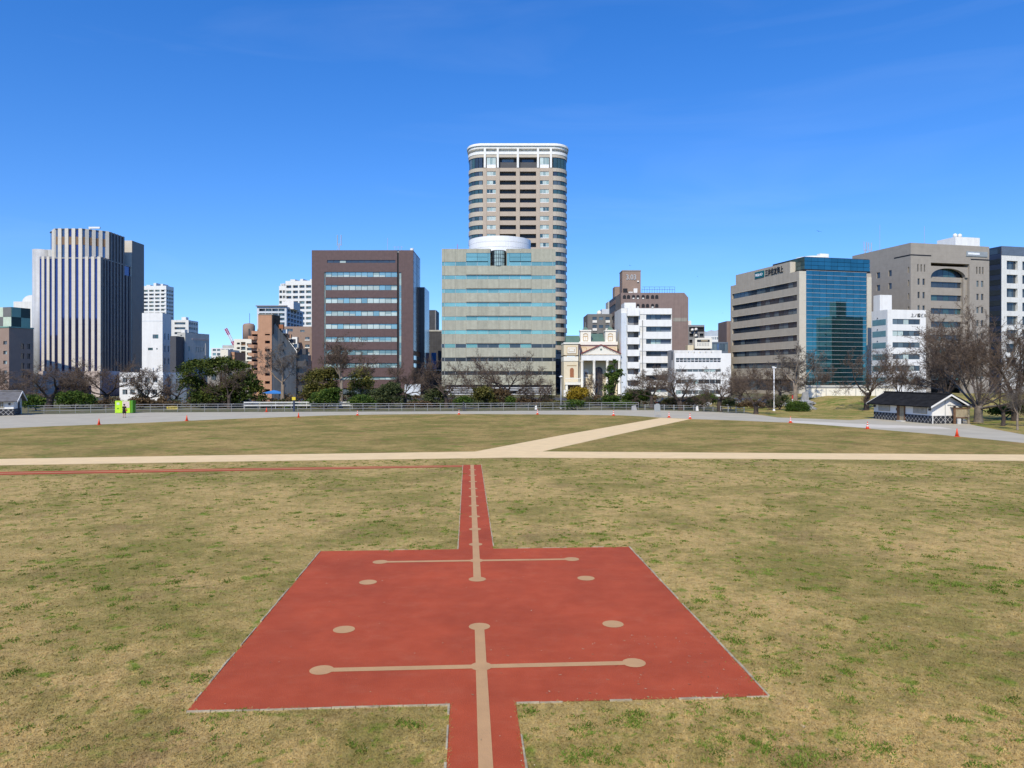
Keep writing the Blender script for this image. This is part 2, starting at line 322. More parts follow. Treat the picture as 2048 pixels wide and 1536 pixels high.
# worn, dusty streaks on the red rubber
def dusty(mname):
    m = MATS[mname]; n, l = m.node_tree.nodes, m.node_tree.links; p = n['Principled BSDF']
    src = p.inputs['Base Color'].links[0].from_socket; g = n.new('ShaderNodeNewGeometry'); mp = n.new('ShaderNodeMapping'); mp.inputs['Scale'].default_value = (.55, 1.0, 1)
    l.new(g.outputs['Position'], mp.inputs[0]); x = n.new('ShaderNodeTexNoise'); x.inputs['Scale'].default_value = 2.2; x.inputs['Detail'].default_value = 10; x.inputs['Roughness'].default_value = .78; l.new(mp.outputs[0], x.inputs['Vector'])
    r = n.new('ShaderNodeMapRange'); r.inputs['From Min'].default_value = .52; r.inputs['From Max'].default_value = .78; r.inputs['To Max'].default_value = .45; l.new(x.outputs['Fac'], r.inputs[0])
    mx = n.new('ShaderNodeMixRGB'); mx.inputs[2].default_value = (.49, .15, .07, 1); l.new(r.outputs[0], mx.inputs[0]); l.new(src, mx.inputs[1]); sp = n.new('ShaderNodeTexNoise'); sp.inputs['Scale'].default_value = 55; sp.inputs['Detail'].default_value = 3; l.new(g.outputs['Position'], sp.inputs['Vector'])
    lg = n.new('ShaderNodeTexNoise'); lg.inputs['Scale'].default_value = .35; lg.inputs['Detail'].default_value = 6; l.new(g.outputs['Position'], lg.inputs['Vector'])
    a1 = n.new('ShaderNodeMapRange'); a1.inputs['From Min'].default_value = .25; a1.inputs['From Max'].default_value = .75; a1.inputs['To Min'].default_value = .80; a1.inputs['To Max'].default_value = 1.2; l.new(sp.outputs['Fac'], a1.inputs[0])
    a2 = n.new('ShaderNodeMapRange'); a2.inputs['From Min'].default_value = .3; a2.inputs['From Max'].default_value = .7; a2.inputs['To Min'].default_value = .88; a2.inputs['To Max'].default_value = 1.1; l.new(lg.outputs['Fac'], a2.inputs[0])
    mu = n.new('ShaderNodeMath'); mu.operation = 'MULTIPLY'; l.new(a1.outputs[0], mu.inputs[0]); l.new(a2.outputs[0], mu.inputs[1])
    vs_ = n.new('ShaderNodeVectorMath'); vs_.operation = 'SCALE'; l.new(mx.outputs[0], vs_.inputs[0]); l.new(mu.outputs[0], vs_.inputs['Scale']); l.new(vs_.outputs[0], p.inputs['Base Color'])
dusty('red_rubber'); 

def sheet(name, pts, z, mat, parent=None, kind='structure'):
    o = MB().quad(*[(x, y, z) for x, y in pts]).build(name, MATS[mat], parent)
    if kind and parent is None: o['kind'] = kind
    return o
g0 = MB().quad((-2500, -800, 0), (2500, -800, 0), (2500, 4000, 0), (-2500, 4000, 0)).build('ground', MATS['earth']); g0['kind'] = 'structure'
sheet('road', [(-400, 150), (400, 165), (400, 182), (-400, 172)], .004, 'road_asphalt')

FAR_EDGE = [(-260, 846), (0, 832), (60, 829), (300, 825), (600, 823.7), (900, 822.6), (1200, 820.6), (1310, 820.4), (1420, 823.5), (1500, 827.5), (1555, 834.5), (1700, 840), (1748, 837), (1765, 828), (1930, 838), (1942, 849), (1972, 855), (2048, 869), (2300, 889)]
NEAR_EDGE = [(-260, 872), (0, 857), (200, 849), (370, 842), (540, 835), (700, 830), (900, 828), (1024, 828.6), (1100, 829), (1240, 831), (1320, 835), (1380, 838), (1580, 845.5), (1735, 857), (1914, 873), (2048, 886), (2300, 906)]
far_w = [gp(*p) for p in FAR_EDGE]; near_w = [gp(*p) for p in NEAR_EDGE]
def smooth_poly(pts, k=4):
    P = [np.array(p) for p in pts]; out = []
    for i in range(len(P) - 1):
        p0, p1, p2, p3 = P[max(i - 1, 0)], P[i], P[i + 1], P[min(i + 2, len(P) - 1)]
        for j in range(k):
            t = j / k; out.append(tuple(.5 * (2 * p1 + (p2 - p0) * t + (2 * p0 - 5 * p1 + 4 * p2 - p3) * t * t + (3 * p1 - p0 - 3 * p2 + p3) * t ** 3)))
    return out + [pts[-1]]
near_s = smooth_poly(near_w)
# grass edge creeps unevenly over the path
near_s = [(x + rnd.uniform(-.15, .15), y + rnd.uniform(-.35, .25)) for x, y in near_s]
sheet('loop_path', far_w + [(90, 30), (-90, 30)], .004, 'loop_grey')
strip_px = [(1580, 841), (1735, 848.5), (1880, 853.5), (1905, 858), (1735, 855.5), (1580, 845.2)]
sheet('concrete_strip', [gp(*p) for p in strip_px], .006, 'concrete_pale')
# cream path edges
CT_L = [(-300, 923.5), (0, 918.3), (400, 911.5), (950, 903.5)]; CT_R = [(1085, 903.2), (1500, 906), (2048, 909.5), (2350, 911.5)]
CB = [(2350, 924.5), (2048, 922), (1500, 918), (1024, 915.6), (500, 923), (0, 931), (-300, 936)]
path_mid = [gp(px, py) for px, py in [(-300, 930), (0, 924.6), (500, 917), (1000, 909.6), (1500, 912), (2048, 915.6), (2350, 918)]]
sheet('far_lawn', path_mid + list(reversed(near_s)), .010, 'lawn_far')
sheet('near_lawn', list(reversed(path_mid)) + [(-60, 20), (-60, -40), (60, -40), (60, 30)], .008, 'lawn_near')
cream_poly = [gp(*p) for p in CT_L + [(1135, 868.5), (1322, 836)] + [(1381, 838.3), (1240, 868.5)] + CT_R + CB]
sheet('cream_path', cream_poly, .014, 'cream_gravel')
verge = [gp(*p) for p in [(1505, 827.9), (1555, 834.9), (1700, 840.4), (1748, 837.3)]] + [(49, 100), gp(1930, 838), gp(1942, 849.3), gp(1972, 855.3), gp(2048, 869.4), gp(2300, 889.5)] + [(140, 60), (140, 150), (34, 150), (34, 106)]
sheet('verge', verge, .007, 'lawn_verge')
# grassy bank below the cream wall
mbk = MB(); nx, ny = 60, 26; vs = []; fs = []
rr = np.random.RandomState(4)
for j in range(ny):
    for i in range(nx):
        x = 46 + 110 * i / (nx - 1); y = 106 + 46 * j / (ny - 1)
        sx = min(max((x - 47.5 - .09 * (y - 106)) / 7.0, 0), 1); sy = min(max((y - 107 - .03 * (x - 46)) / 21.0, 0), 1)
        h = 1.55 * (sx * sx * (3 - 2 * sx)) * (sy * sy * (3 - 2 * sy))
        vs.append((x, y, .012 + h + (.10 * rr.rand() if h > .05 else 0)))
for j in range(ny - 1):
    for i in range(nx - 1): a = j * nx + i; fs.append((a, a + 1, a + nx + 1, a + nx))
mbk.add(vs, fs); o = mbk.build('grass_bank', MATS['lawn_verge'], None, True); o['kind'] = 'structure'
def bank_z(x, y):
    sx = min(max((x - 47.5 - .09 * (y - 106)) / 7.0, 0), 1); sy = min(max((y - 107 - .03 * (x - 46)) / 21.0, 0), 1)
    return 1.55 * (sx * sx * (3 - 2 * sx)) * (sy * sy * (3 - 2 * sy))

# red rubber paving that traces the buried palace plan (s along the axis, t across)
AX = math.atan2(88.0, F); AV = (-math.sin(AX), math.cos(AX)); BV = (math.cos(AX), math.sin(AX))
def st(s, t): return (s * AV[0] + t * BV[0], s * AV[1] + t * BV[1])
def to_st(x, y): return (x * AV[0] + y * AV[1], x * BV[0] + y * BV[1])
T0, HW = .24, .53; SA, SB, TA, TB, SE = 11.92, 22.56, -4.42, 4.94, 43.85
red = MB().quad(*[(*st(s, t), .018) for s, t in [(3, T0 - HW), (3, T0 + HW), (SA, T0 + HW), (SA, TB), (SB, TB), (SB, T0 + HW), (SE, T0 + HW), (SE, T0 - HW), (SB, T0 - HW), (SB, TA), (SA, TA), (SA, T0 - HW)]]).build('red_paving', MATS['red_rubber']); red['kind'] = 'structure'
arm = sheet('red_paving_arm', [gp(927.5, 930.7), gp(927.5, 934.3), gp(0, 950.5), gp(-300, 957), gp(-300, 950), gp(0, 944.3)], .017, 'red_rubber')
sheet('marking_line', [gp(927.5, 932.0), gp(927.5, 932.8), gp(0, 947.9), gp(-300, 953.9), gp(-300, 952.9), gp(0, 946.8)], .022, 'tan_rubber', arm)
def mark_rect(name, s0, s1, t0, t1, z=.022):
    return MB().quad(*[(*st(s, t), z) for s, t in ((s0, t0), (s0, t1), (s1, t1), (s1, t0))]).build(name, MATS['tan_rubber'], red)
def mark_disc(s, t, r, z=.0235):
    return MB().quad(*[(*st(s + r * math.sin(a), t + r * math.cos(a)), z) for a in [2 * math.pi * k / 24 for k in range(24)]]).build('marking_disc', MATS['tan_rubber'], red)
def pst(px, py): return to_st(*gp(px, py))
mark_rect('marking_line', 3, pst(959, 1255)[0], T0 - .1, T0 + .1)
mark_rect('marking_line', pst(955, 1160)[0], SE, T0 - .1, T0 + .1)
for ya, xa, xb, hw_ in ((1335, 647, 1272, .09), (1122.5, 762, 1145, .085)):
    sl = pst(xa, ya + 8)[0] if ya > 1200 else pst(xa, 1126)[0]; sr = pst(xb, ya - 8)[0] if ya > 1200 else pst(xb, 1119)[0]; s_ = (sl + sr) / 2
    tl = pst(xa, ya)[1]; tr = pst(xb, ya)[1]
    mark_rect('marking_line', s_ - hw_, s_ + hw_, tl, T0 - .1); mark_rect('marking_line', s_ - hw_, s_ + hw_, T0 + .1, tr)
    mark_disc(s_, tl, .215); mark_disc(s_, tr, .215); mark_disc(s_, T0, .20)
for px, py in ((736, 1166), (1172, 1158), (688, 1261), (1226, 1250), (955, 1160), (959, 1255)):
    s_, t_ = pst(px, py); mark_disc(s_, T0 if abs(t_ - T0) < .3 else t_, .225)
for k in range(9): mark_disc(pst(953, 1090)[0] + 2.29 * k, T0, .21)
# weathered stone edging round the red paving
def edging(a, b, skip=0.0, w_=.030):
    L = math.dist(a, b); n_ = max(2, int(L / .35)); dx, dy = (b[0] - a[0]) / L, (b[1] - a[1]) / L; mb = MB()
    for i in range(n_):
        if rnd.random() < skip: continue
        s0, s1 = L * i / n_, L * (i + 1) / n_ - .012; ww = w_ * rnd.uniform(.7, 1.3); h = rnd.uniform(.026, .036)
        p = [(a[0] + dx * s, a[1] + dy * s) for s in (s0, s1)]; q = [(x - dy * ww, y + dx * ww) for x, y in p]
        poly = [p[1], p[0], q[0], q[1]]
        mb.prism([(x, y) for x, y in poly], .002, h)
    return mb.build('edging_strip', MATS['edging_stone'], red)
edging(st(SA, TA), st(SB, TA), .12); edging(st(SB, TB), st(SA, TB), .10, .038); edging(st(SA, T0 - HW), st(SA, TA), .05, .04); edging(st(SA, TB), st(SA, T0 + HW), .35, .04)
edging(st(SB, T0 - HW), st(SE, T0 - HW), .05); edging(st(SE, T0 + HW), st(SB, T0 + HW), .06); edging(st(3, T0 - HW), st(SA, T0 - HW), .1); edging(st(SA, T0 + HW), st(3, T0 + HW), .1)
edging(st(SB, TA), st(SB, T0 - HW), .75, .03); edging(st(SB, T0 + HW), st(SB, TB), .6, .03)

# ------------------------------------------------------------------ grass blades (uncountable)
def attr_mat(name, c0, c1, c2, rough=.9, trans=0.0):
    m = bpy.data.materials.new(name); m.use_nodes = True; n, l = m.node_tree.nodes, m.node_tree.links; p = n['Principled BSDF']; p.inputs['Roughness'].default_value = rough; p.inputs['Specular IOR Level'].default_value = .15
    a = n.new('ShaderNodeAttribute'); a.attribute_name = 'tint'; cr = n.new('ShaderNodeValToRGB'); e = cr.color_ramp.elements; e[0].color = (*c0, 1); e[1].color = (*c2, 1); x = e.new(.5); x.color = (*c1, 1)
    l.new(a.outputs['Fac'], cr.inputs[0]); l.new(cr.outputs[0], p.inputs['Base Color'])
    if trans:
        tr = n.new('ShaderNodeBsdfTranslucent'); l.new(cr.outputs[0], tr.inputs[0]); ms = n.new('ShaderNodeMixShader'); ms.inputs[0].default_value = trans
        l.new(p.outputs[0], ms.inputs[1]); l.new(tr.outputs[0], ms.inputs[2]); l.new(ms.outputs[0], n['Material Output'].inputs[0])
    MATS[name] = m; return m
def np_mesh(name, verts, nper, tint, mat):
    """verts (N*nper,3): N separate faces of nper corners, tint per face"""
    N = len(verts) // nper; me = bpy.data.meshes.new(name)
    me.vertices.add(len(verts)); me.vertices.foreach_set('co', verts.astype(np.float32).ravel())
    me.loops.add(len(verts)); me.loops.foreach_set('vertex_index', np.arange(len(verts), dtype=np.int32))
    me.polygons.add(N); me.polygons.foreach_set('loop_start', np.arange(0, len(verts), nper, dtype=np.int32))
    at = me.attributes.new('tint', 'FLOAT', 'POINT'); at.data.foreach_set('value', np.repeat(tint, nper).astype(np.float32))
    me.materials.append(mat); me.update(calc_edges=True); return me
attr_mat('blade_dry', (.20, .15, .05), (.42, .31, .125), (.60, .48, .25)); attr_mat('blade_green', (.08, .135, .015), (.16, .245, .03), (.32, .37, .08), trans=.25)
def on_paving(x, y, margin=.0):
    s = x * AV[0] + y * AV[1]; t = x * BV[0] + y * BV[1]
    a = (np.abs(t - T0) < HW + margin) & (s < SE + margin); b = (t > TA - margin) & (t < TB + margin) & (s > SA - margin) & (s < SB + margin)
    px = 1024 + x / y * F; py = HZ + CH * F / y
    lower = np.where(px < 1024, 931 - (px / 1024) * 15.4, 915.6 + (px - 1024) / 1024 * 6.4)
    armm = (px < 930) & (py > 930.7 + (930 - px) * .0146 - 1) & (py < 934.3 + (930 - px) * .0174 + 1)
    return a | b | (py < lower + 1.0) | armm
rg = np.random.RandomState(11)
N = 260000
u = rg.rand(N); y = 9.2 / (1 - u * (1 - 9.2 / 46.0)); x = (rg.rand(N) * 2 - 1) * y * .73
keep = ~on_paving(x, y, -.035); x, y = x[keep], y[keep]; N = len(x)
h = (.010 + .020 * rg.rand(N)) * (1 + y / 60); wd = .004 + .0035 * rg.rand(N) + y * .00022; az = rg.rand(N) * 6.283; ln = .6 + 1.6 * rg.rand(N); az2 = rg.rand(N) * 6.283
v = np.zeros((N, 3, 3)); v[:, 0] = np.stack([x - wd * np.cos(az), y - wd * np.sin(az), np.full(N, .008)], 1); v[:, 1] = np.stack([x + wd * np.cos(az), y + wd * np.sin(az), np.full(N, .008)], 1)
v[:, 2] = np.stack([x + ln * h * np.cos(az2), y + ln * h * np.sin(az2), .008 + h], 1)
tint = np.clip(.52 + .17 * rg.randn(N) + .12 * np.sin(x * .7 + 1.3 * np.sin(y * .31)), 0, 1)
tag(link('dry_grass', np_mesh('dry_grass', v.reshape(-1, 3), 3, tint, MATS['lawn_near'])), 'short dry straw coloured winter grass of the near lawn', 'grass', kind='stuff')
# green weed tufts pushing through, in drifts
K = 7000; u = rg.rand(K * 3); yy = 9.3 + (47.0 - 9.3) * u ** .8; xx = (rg.rand(K * 3) * 2 - 1) * yy * .74
dens = .5 + .5 * np.sin(xx * .55 + 2.1 * np.sin(yy * .33) + 1) * np.sin(yy * .41 + 1.7 * np.sin(xx * .27)); dens = np.clip(dens, 0, 1) ** 1.3 + .12
edge = (xx > .7) & (xx < 5.5) & (yy < 11.7) & (yy > 10); dens = np.where(edge, 2.4, dens)
ok = (rg.rand(K * 3) < dens * .5) & ~on_paving(xx, yy, -.02); xx, yy = xx[ok][:K], yy[ok][:K]
V, Tn = [], []
for cx, cy in zip(xx, yy):
    size = min(.03 + .042 * rg.exponential(1.0), .20); nb = int(10 + 520 * size * (9.3 / cy) ** .8 * size / .12)
    nb = min(nb, 170); el = .45 + .8 * rg.rand(); th = rg.rand() * 6.283
    a = rg.randn(nb) * size * .6; b = rg.randn(nb) * size * .6 * el
    bx_ = cx + a * math.cos(th) - b * math.sin(th); by_ = cy + a * math.sin(th) + b * math.cos(th)
    hh = (.016 + .035 * rg.rand(nb)) * (.5 + size * 3.0); ww = .005 + .006 * rg.rand(nb) + cy * .0003; a1 = rg.rand(nb) * 6.283; a2 = rg.rand(nb) * 6.283; le = .4 + rg.rand(nb)
    q = np.zeros((nb, 3, 3)); q[:, 0] = np.stack([bx_ - ww * np.cos(a1), by_ - ww * np.sin(a1), np.full(nb, .008)], 1); q[:, 1] = np.stack([bx_ + ww * np.cos(a1), by_ + ww * np.sin(a1), np.full(nb, .008)], 1)
    q[:, 2] = np.stack([bx_ + le * hh * np.cos(a2), by_ + le * hh * np.sin(a2), .008 + hh], 1)
    V.append(q.reshape(-1, 3)); Tn.append(np.clip(rg.normal(.45, .2) + .18 * rg.randn(nb), 0, 1))
tag(link('green_weeds', np_mesh('green_weeds', np.concatenate(V), 3, np.concatenate(Tn), MATS['blade_green'])), 'fresh green weed tufts scattered through the dry lawn', 'weeds', kind='stuff')
# pale leaf and straw litter
attr_mat('litter', (.16, .10, .05), (.42, .30, .16), (.60, .50, .34))
L_ = 450; s_ = np.concatenate([rg.uniform(SA, SA + 3, 90), rg.uniform(4, SE, 90)]); t_ = np.concatenate([TB - np.abs(rg.randn(90)) * 1.8, rg.uniform(TA, TB, 90)])
lx = np.concatenate([s_ * AV[0] + t_ * BV[0], (rg.rand(L_) * 2 - 1) * 22]); ly = np.concatenate([s_ * AV[1] + t_ * BV[1], rg.uniform(9.5, 34, L_)])
n_ = len(lx); a1 = rg.rand(n_) * 6.283; l1 = .008 + .024 * rg.rand(n_) ** 2; w1 = .003 + .005 * rg.rand(n_); q = np.zeros((n_, 4, 3))
for k, (sa, sb) in enumerate(((-1, -1), (1, -1), (1, 1), (-1, 1))):
    q[:, k] = np.stack([lx + sa * l1 * np.cos(a1) - sb * w1 * np.sin(a1), ly + sa * l1 * np.sin(a1) + sb * w1 * np.cos(a1), .028 + .012 * rg.rand(n_)], 1)
tag(link('leaf_litter', np_mesh('leaf_litter', q.reshape(-1, 3), 4, rg.rand(n_), MATS['litter'])), 'scattered pale leaf and straw litter on paving and lawn', 'litter', kind='stuff')
# ------------------------------------------------------------------ buildings
def ZF(ox, oy, scl):   # coordinates measured in an enlarged crop -> photograph pixels
    return (lambda zx: ox + zx / scl), (lambda zy: oy + zy / scl)

def rooftop_aerial(root, x, y, z, h, kind='mast'):
    mb = MB()
    if kind == 'mast':
        mb.tube([(x, y, z), (x, y, z + h)], .05, 5)
    else:
        for dx in (-.5, .5): mb.tube([(x + dx, y, z + h * .35), (x + dx, y, z + h)], .12, 5)
        mb.tube([(x, y, z), (x, y, z + h * .5)], .1, 5); mb.tube([(x - .5, y, z + h * .4), (x + .5, y, z + h * .4)], .06, 5); mb.tube([(x - .7, y, z), (x, y, z + h * .4)], .06, 5)
    return mb.build('aerial', MATS['pipe_grey'], root)

# --- striped tower at the far left -------------------------------------------------
def striped_tower():
    r = thing('office_tower', 'stepped office tower with vertical cream stone stripes and dark blue glass', 'building', (-110, 185, 0))
    ox, oy = -110, 185
    d = 185; k = d / F
    def loc(X, Y): return (X - ox, Y - oy)
    zlow, ztop, zpod = GZ(513, d), GZ(456.6, d), GZ(742, d)
    XR = GX(201, 185); XL = GX(78, 185)
    low = [loc(XL, 185), loc(XR, 185), loc(XR, 200), loc(XL, 200)]
    tall = [loc(GX(109, 185), 185.02), loc(GX(164, 185), 185.02), loc(XR - .02, 189), loc(XR - .02, 196.5), loc(XL, 196.5), loc(XL - .3, 189.6)]
    def inset(poly, a):
        c = np.mean(poly, 0); return [tuple(np.array(p) + (c - np.array(p)) / np.linalg.norm(c - np.array(p)) * a) for p in poly]
    MB().prism(inset(low, .35), 0, zlow - .5).build('lower_body', MATS['win_navy'], r)
    MB().prism(inset(tall, .35), zlow - .6, ztop - .3).build('upper_body', MATS['win_navy'], r)
    MB().prism(inset(low, .1), zlow - .5, zlow - .2).build('terrace', MATS['roof_grey'], r); MB().prism(inset(tall, .1), ztop - .3, ztop - .05).build('roof', MATS['dark_grey'], r)
    def strips(p, q, z0, z1, n, first=0, brown=False, mat='stone_strip'):
        p, q = np.array(p), np.array(q); L = np.linalg.norm(q - p); t = (q - p) / L; nrm = np.array([t[1], -t[0]]); pitch = L / n; w_ = pitch * .52
        for i in range(n):
            a = p + t * (i * pitch + pitch - w_); b = a + t * w_
            def bar(name, a, b, din, dout, z0, z1, m):
                c = (a + b) / 2; hl = np.linalg.norm(b - a) / 2
                key = ('bar', round(hl, 2), din, dout, round(z1 - z0, 2), m)
                if key not in BOXES: BOXES[key] = MB().box(-hl, hl, -dout, -din, 0, z1 - z0).mesh(name, MATS[m])
                o = link(name, BOXES[key], r, (c[0], c[1], z0)); o.rotation_euler = (0, 0, math.atan2(t[1], t[0])); return o
            bar('stone_stripe', a, b, -.36, .0, z0, z1, mat)
            g0 = a - t * (pitch - w_)
            bar('glass_strip', g0, a, -.34, -.26, z0, z1, rnd.choice(['win_navy', 'win_navy2', 'win_navy2']))
            if brown: bar('brown_panel', g0 + t * .02, a - t * .02, -.3, -.2, ztop - (GZ(456.6, d) - GZ(473, d)) - 2.0, ztop - (GZ(456.6, d) - GZ(473, d)), 'brown_panel')
    strips(loc(XL, 185), loc(GX(109, 185), 185), zpod, zlow, 3)
    strips(loc(GX(109, 185), 185), loc(GX(164, 185), 185), zpod, ztop, 4, brown=True)
    strips(loc(GX(164, 185), 185), loc(XR, 185), zpod, zlow, 3)
    strips(loc(GX(164, 185), 185), loc(XR - .02, 189), zlow - .3, ztop, 4, brown=True)
    strips(loc(XR, 185), loc(XR, 188.9), zpod, zlow, 3, mat='stone_dark'); strips(loc(XR, 189), loc(XR, 196.5), zpod, ztop, 5, mat='stone_dark'); strips(loc(XR, 196.6), loc(XR, 199.9), zpod, zlow - 3, 2, mat='stone_dark')
    strips(loc(XL - .3, 189.6), loc(GX(109, 185), 185), zlow - .3, ztop, 1)
    MB().prism([loc(XR - 12, 200), loc(XR + .15, 200), loc(XR + .15, 206.5), loc(XR - 12, 206.5)], 0, GZ(481, 200)).build('stair_core', MATS['stone_strip'], r); piece('core_side_sheet', MATS['stone_dark'], r, loc(XR, 0)[0] + .151, loc(XR, 0)[0] + .22, 15.02, 21.48, 0, GZ(481, 200) - .02)  # thin sheet of the darker stone over the core's right face
    cx, cy = loc(GX(72, 186) + .5, 187.2)
    MB().lathe([(1.9, 0), (1.9, GZ(498.6, 186))], 24, (cx, cy, 0)).build('round_shaft', MATS['concrete_silver'], r, True)
    MB().box(*sorted((cx, loc(XL + 3, 0)[0])), cy - .2, cy + 6, 0, GZ(499, 187)).build('side_wall', MATS['concrete_silver'], r)
    # stone base with the wide dark entrance
    x0, x1 = loc(XL, 0)[0], loc(XR, 0)[0]; e0, e1 = loc(GX(112, 185), 0)[0], loc(GX(184, 185), 0)[0]; ze = GZ(771, 185)
    b = MB().box(x0, e0, -.3, .6, 0, zpod).box(e1, x1, -.3, .6, 0, zpod).box(e0, e1, -.3, .6, ze, zpod); b.build('stone_base', MATS['pink_stone'], r)
    MB().box(e0, e1, 2.2, 2.4, 0, ze).build('entrance_glass', MATS['win_dark'], r)
    MB().box(e1 - 1.1, e1 - .7, 1.6, 2.1, 0, ze).build('red_pillar', MATS['maroon'], r)
    MB().box(e0, e1, .6, 2.2, ze + .01, ze + .3).build('canopy', MATS['dark_grey'], r)
    m = MB(); a = loc(GX(180, 190), 190); m.tube([(a[0], a[1], ztop - .2), (a[0], a[1], ztop + 1.2)], .2, 6); m.box(a[0] - .25, a[0] + 2.6, a[1] - .2, a[1] + .2, ztop + .9, ztop + 1.35); m.build('window_cleaning_arm', MATS['white_paint'], r)
striped_tower()

# --- brown tiled office ---------------------------------------------------------------
def brown_office():
    d = 200; k = d / F; fx, fy = ZF(600, 460, 3.84); X0 = GX(623.4, d); W = (826.5 - 623.4) * k; H = GZ(fy(155), d); D = 15.0
    U = lambda zx: (fx(zx) - 623.4) * k; Z = lambda zy: GZ(fy(zy), d)
    B = Bld('office_building', 'dark brown tiled office block with rows of pale ribbon windows', X0, d, 0, W, D, H)
    rows = [(322, 361), (422, 462), (520, 562), (620, 660), (720, 760), (820, 860), (920, 960), (1022, 1058), (1127, 1150)]
    ops = [(U(195), U(745), Z(b), Z(a)) for a, b in rows] + [(U(208), U(733), Z(252), Z(231)), (U(745.5), U(759), Z(1290), H - .01), (U(760), U(778), Z(1060), Z(325)), (U(186), U(194.5), Z(1060), Z(322)), (U(205), U(740), 0, Z(1216))]
    side = [(6.0, 6.5, 12, H - 6), (8.3, 8.8, 12, H - 6), (11.2, 11.6, 12, H - 7)]
    B.walls(MATS['brown_tile'], {'front': ops, 'right': side}, rec=.35)
    for a, b in rows:
        f = B.window('front', U(195), U(745), Z(b), Z(a), n=12, mats=('win_cyan', 'win_cyan', 'win_cyan', 'win_pale'), frame='frame_dark', gap=.05)
        pw = (U(745) - U(195)) / 12; base_ = rnd.choice((.35, .6, .75))
        for i in range(12):   # roller blinds pulled to different heights
            if rnd.random() < .72: B.bx('blind', MATS['win_blind'], 'front', U(195) + i * pw + .07, U(195) + (i + 1) * pw - .07, .232, .2385, Z(b) + .07, Z(b) + .07 + (Z(a) - Z(b) - .14) * min(1, max(.25, base_ + rnd.uniform(-.25, .25))), parent=f)
    B.window('front', U(208), U(733), Z(252), Z(231), n=11, mats=('win_dark', 'win_dark', 'win_blind', 'win_pale'))
    for (a, b) in ((760, 778), (186, 194.5)):
        B.window('front', U(a), U(b), Z(1060), Z(325 if a > 700 else 322), n=1, rows=15, mats=('win_cyan', 'win_pale'), frame='frame_alu')
    B.bx('dark_slot', MATS['black'], 'front', U(745.5), U(759), .34, .5, Z(1290), H - .02)
    for a, b, c, e in side: B.bx('side_slit', MATS['black'], 'right', a, b, .3, .4, c, e)
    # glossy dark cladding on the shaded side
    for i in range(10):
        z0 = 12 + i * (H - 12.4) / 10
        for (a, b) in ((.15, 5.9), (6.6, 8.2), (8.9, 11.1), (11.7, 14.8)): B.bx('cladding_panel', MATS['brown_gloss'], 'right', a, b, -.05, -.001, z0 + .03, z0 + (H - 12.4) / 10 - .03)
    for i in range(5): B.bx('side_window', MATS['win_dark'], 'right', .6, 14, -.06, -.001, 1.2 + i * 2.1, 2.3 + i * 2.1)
    for i in range(6):
        B.bx('shop_glass', MATS[rnd.choice(['win_dark', 'win_mid'])], 'front', U(205) + i * (U(740) - U(205)) / 6 + .1, U(205) + (i + 1) * (U(740) - U(205)) / 6 - .1, .3, .4, .3, Z(1216) - .2)
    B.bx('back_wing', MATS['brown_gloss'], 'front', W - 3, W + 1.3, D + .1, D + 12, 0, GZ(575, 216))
    rooftop_aerial(B.root, U(288), 2, H, GZ(467, d) - H, 'panel'); rooftop_aerial(B.root, U(658), 3, H, GZ(472, d) - H)
    m = MB()
    for zx in (720, 745, 770): m.tube([(U(zx), 2, H - .3), (U(zx), 2, H + 1.4)], .05, 5); m.tube([(U(zx) - .6, 2, H + 1.2), (U(zx) + .6, 2, H + 1.2)], .04, 5)
    m.build('tv_aerial', MATS['pipe_grey'], B.root)
    MB().lathe([(.1, 0), (.5, .3), (.5, .9), (.05, 1.0)], 10, (U(852), 2, H - .1)).build('roof_tank', MATS['white_paint'], B.root)
    MB().box(U(810), U(930), -1.5, -1.2, 0, 3.0).build('white_shutter', MATS['cool_white'], B.root)
brown_office()

